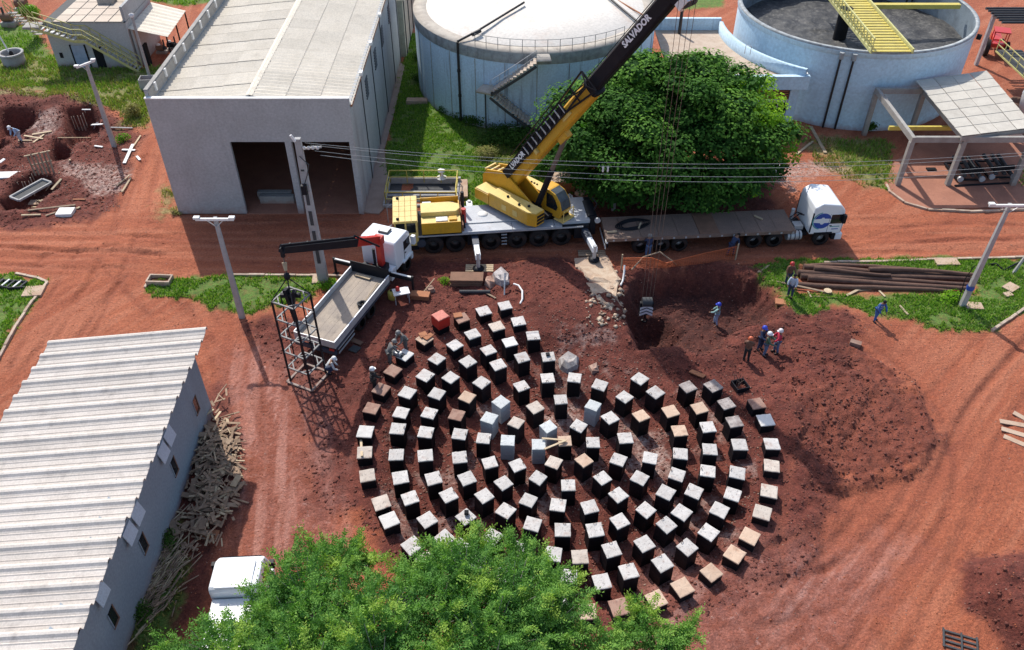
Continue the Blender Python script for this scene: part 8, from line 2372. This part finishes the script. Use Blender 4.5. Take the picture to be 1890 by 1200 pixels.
def near_tree():
    rs = np.random.RandomState(33)
    t = thing('near_tree', 'big feathery bright green tree crown rising over the bottom edge of the picture', 'tree')
    spec = [(560, 1065, 5.6, 78), (505, 1120, 5.0, 72), (640, 1085, 5.4, 72), (388, 1190, 4.4, 60), (855, 1045, 6.2, 82), (945, 1075, 6.2, 92), (800, 1110, 6.0, 92), (1010, 1120, 5.6, 78), (700, 1155, 6.0, 105), (560, 1170, 5.6, 105), (900, 1175, 6.2, 115), (1040, 1200, 5.2, 58), (1030, 1075, 5.4, 50),
            (612, 1010, 5.2, 34), (675, 1002, 5.0, 26), (890, 985, 5.8, 32), (830, 998, 5.6, 36), (520, 1068, 5.0, 32), (575, 995, 5.0, 22), (325, 1200, 4.2, 30), (960, 1005, 5.6, 40), (985, 1040, 5.6, 46), (1005, 1160, 5.8, 60), (780, 1030, 5.4, 34), (645, 990, 4.9, 20), (745, 1065, 5.2, 40),
            (450, 1210, 5.2, 80), (700, 1230, 6.2, 120), (900, 1260, 6.2, 120), (560, 1260, 5.8, 120), (1030, 1265, 5.4, 80),
            (1188, 1150, 4.4, 30), (1180, 1125, 4.4, 17), (1150, 1178, 4.3, 28), (1215, 1195, 4.2, 30), (1250, 1170, 4.2, 14), (1270, 1160, 4.1, 9), (1245, 1200, 4.2, 22), (1120, 1190, 4.6, 34)]
    C, N_, U, T = [], [], [], []
    cen = []
    for (px, py, z, rp) in spec:
        py += 34 if py < 1140 and px < 1100 else 10
        rp *= .93
        c = np.array(g(px, py, z)); dist = (CAM_H - z) / math.sin(PITCH + math.atan((py - 600) / FOC)) * math.cos(math.atan((py - 600) / FOC))
        r = rp * dist / FOC; cen.append((c, r))
        k = int(96 * r * r * 3.2) + 8
        d = unit(rs.normal(size=(k, 3))); d = d[d[:, 2] > -.5]; k = len(d)
        bn = vnoise(d[:, 0] * 4 + c[0] * 3, d[:, 1] * 4 + d[:, 2] * 3 + c[1])
        rad = (1 - .65 * rs.rand(k) ** 1.3 + (bn - .5) * .5)
        p = c + d * rad[:, None] * r * np.array([1, 1, .75])
        C.append(p); U.append(unit(d * .8 + np.array([0, 0, .35]) + rs.normal(size=(k, 3)) * .45))
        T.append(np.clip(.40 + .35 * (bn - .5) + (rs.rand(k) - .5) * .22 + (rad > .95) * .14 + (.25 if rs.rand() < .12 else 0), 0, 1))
    # long shoots standing out of the crown outline
    for c, r in cen:
        for k in range(int(7 + 9 * r)):
            d = unit(np.array([[rs.normal(), rs.normal(), abs(rs.normal()) * .9 + .2]]))[0]; L_ = .3 + .6 * rs.rand(); m = int(5 + L_ * 13)
            u = np.linspace(.0, 1, m)[:, None]
            p = c + d * np.array([1, 1, .75]) * r * .85 + d * L_ * u + rs.normal(size=(m, 3)) * .05 * (1.6 - u)
            C.append(p); U.append(unit(d + rs.normal(size=(m, 3)) * .6)); T.append(np.clip(.45 + .25 * u[:, 0] + (rs.rand(m) - .5) * .2 + (.15 if rs.rand() < .3 else 0), 0, 1))
    C = np.concatenate(C); U = np.concatenate(U); T = np.concatenate(T)
    # yellowish young shoots in patches
    T = np.clip(T + .35 * (fbm(C[:, 0], C[:, 1], .9, 3, off=88) > .63), 0, 1)
    # each spray: a rachis with leaflets on both sides
    ns = len(C); K = 9
    side = unit(np.cross(U, np.array([0, 0, 1.]) + rs.normal(size=(ns, 3)) * .35))
    nor = unit(np.cross(side, U)); nor *= np.sign(nor[:, 2:3] + 1e-6)
    LC, LN, LU, LT = [], [], [], []
    ln = .34 + .2 * rs.rand(ns)
    for k in range(K):
        u = (k // 2 + .6) / 5.0; sg = 1 if k % 2 else -1
        if k == K - 1: u = 1.0; sg = 0
        droop = nor * (-.10 * u * u)
        dirv = unit(side * sg * .85 + U * .6 + rs.normal(size=(ns, 3)) * .12)
        LC.append(C + U * (u - .5)[None] * ln[:, None] if False else C + U * ((u - .5) * ln)[:, None] + droop + dirv * .06)
        LN.append(unit(nor + rs.normal(size=(ns, 3)) * .3)); LU.append(dirv); LT.append(T + (rs.rand(ns) - .5) * .12)
    LC, LN, LU, LT = map(np.concatenate, (LC, LN, LU, LT))
    LU = unit(LU - LN * (LU * LN).sum(1, keepdims=True))
    n = len(LC)
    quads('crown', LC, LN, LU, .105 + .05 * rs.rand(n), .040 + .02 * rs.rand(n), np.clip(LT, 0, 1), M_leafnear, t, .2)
    IC, IN = [], []
    for c, r in cen:
        k = int(46 * r * r) + 3; d = unit(rs.normal(size=(k, 3)))
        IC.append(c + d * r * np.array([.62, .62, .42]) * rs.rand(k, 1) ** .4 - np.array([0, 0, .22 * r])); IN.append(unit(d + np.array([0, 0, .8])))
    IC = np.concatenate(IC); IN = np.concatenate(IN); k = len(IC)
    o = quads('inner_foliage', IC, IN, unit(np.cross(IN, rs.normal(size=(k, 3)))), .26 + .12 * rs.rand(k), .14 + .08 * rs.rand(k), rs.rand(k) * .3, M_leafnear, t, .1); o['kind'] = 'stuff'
    base = Vector((-3.2, 13.5, -.2))
    MB().tube([base, base + Vector((.1, .1, 1.2)), base + Vector((.1, .3, 2.6))], .3, 12, rr=[.42, .32, .28]).build('trunk', M_bark, t)
    tg = [(tuple(c), .025) for c, r in cen if r > .8]
    limbs(base + Vector((.1, .3, 2.4)), tg, .16, M_twig, t, 8)
    tw = MB(); r2 = random.Random(3)
    for c, r in cen:
        for k in range(int(5 + r * 5)):
            d = Vector((r2.gauss(0, 1), r2.gauss(0, 1), abs(r2.gauss(0, 1)))).normalized()
            a = Vector(c) - Vector((0, 0, r * .4)); b = Vector(c) + d * r * .95
            tw.tube([a, a.lerp(b, .5) + Vector((0, 0, .08)), b], .015, 4, caps=False, rr=[.028, .02, .009])
    o = tw.build('twigs', M_twig, t); o['kind'] = 'stuff'
near_tree()

def bush(px, py, s, label, m, tn, h=.8, seed=1, size=.17, dens=70, name='bush', cat='bush'):
    rs = np.random.RandomState(seed); c = gh(px, py)
    t = thing(name, label, cat, (0, 0, 0)); lob = []
    for k in range(6):
        a = rs.rand() * 6.28; r = rs.rand() * s * .6
        lob.append((np.array([c.x + r * math.cos(a) * 1.3, c.y + r * math.sin(a), c.z + h * (.3 + .4 * rs.rand())]), (s * .6, s * .6, h * .6), tn + .2 * rs.rand()))
    quads('foliage', *lobe_leaves(lob, dens, size, rs, None, up=.6, shell=.7), m, t, .2)
    st = MB()
    for k in range(7): st.tube([(c.x + rs.rand() * .4 - .2, c.y + rs.rand() * .3, c.z - .1), (c.x + (rs.rand() - .5) * s, c.y + (rs.rand() - .5) * s, c.z + h * .9)], .02, 5)
    st.build('stems', M_bark, t)
bush(845, 208, 1.5, 'dark low bush against the tank foot left of the stair', M_leafweed, .3, .9, 1)
bush(880, 225, 1.8, 'dark weed clump at the tank foot below the stair landing', M_leafweed, .2, .8, 2)
bush(930, 258, 2.2, 'wide dark weed clump below the tank stair', M_leafweed, .2, .9, 3)
bush(985, 268, 2.2, 'dark weed clump between the tank stair and the round tree', M_leafweed, .25, 1.2, 4)
bush(905, 292, 1.3, 'pale flowering weed clump left of the crane boom foot', M_drygrass, .3, .8, 5, .12)
bush(935, 310, 1.2, 'pale weed clump touching the crane boom foot', M_drygrass, .35, .7, 6, .12)
bush(1000, 320, 1.2, 'green bush behind the luffing cylinder of the crane', M_leafdark, .5, 1.2, 7)
bush(778, 110, .9, 'dark bush in the narrow gap between warehouse and tank', M_leafweed, .3, .8, 8)
bush(772, 150, .8, 'low dark bush below it beside the tank wall', M_leafweed, .35, .6, 9)
bush(1606, 242, .6, 'small dark bush at the foot of the open tank', M_leafweed, .2, .7, 10)
bush(820, 522, .45, 'small bright weed left of the red slab stack', M_leafbright, .4, .4, 11, .1)
bush(603, 532, .7, 'green weed clump at the foot of the tall power pole', M_leafbright, .3, .5, 12, .12)
bush(1752, 552, .8, 'taller grass clump left of the right crossarm pole', M_leafbright, .35, .5, 13, .12)
bush(60, 32, 1.2, 'green shrub by the railings at top left', M_leafbright, .3, 1.0, 14)
bush(245, 215, 1.0, 'brownish shrub on the bank above the warehouse corner', M_drygrass, .1, 1.0, 15, .14)
bush(225, 262, .6, 'green tuft beside the crossarm pole foot', M_leafbright, .3, .6, 16, .12)
bush(308, 1000, .6, 'dark green weed at the shed wall below the scrap heap', M_leafweed, .3, .6, 17, .1)
bush(262, 1130, .7, 'dark weed at the shed wall near the bottom edge', M_leafweed, .3, .6, 18, .1)
bush(325, 396, .5, 'dry tuft at the left corner of the warehouse front', M_drygrass, .3, .4, 19, .1)
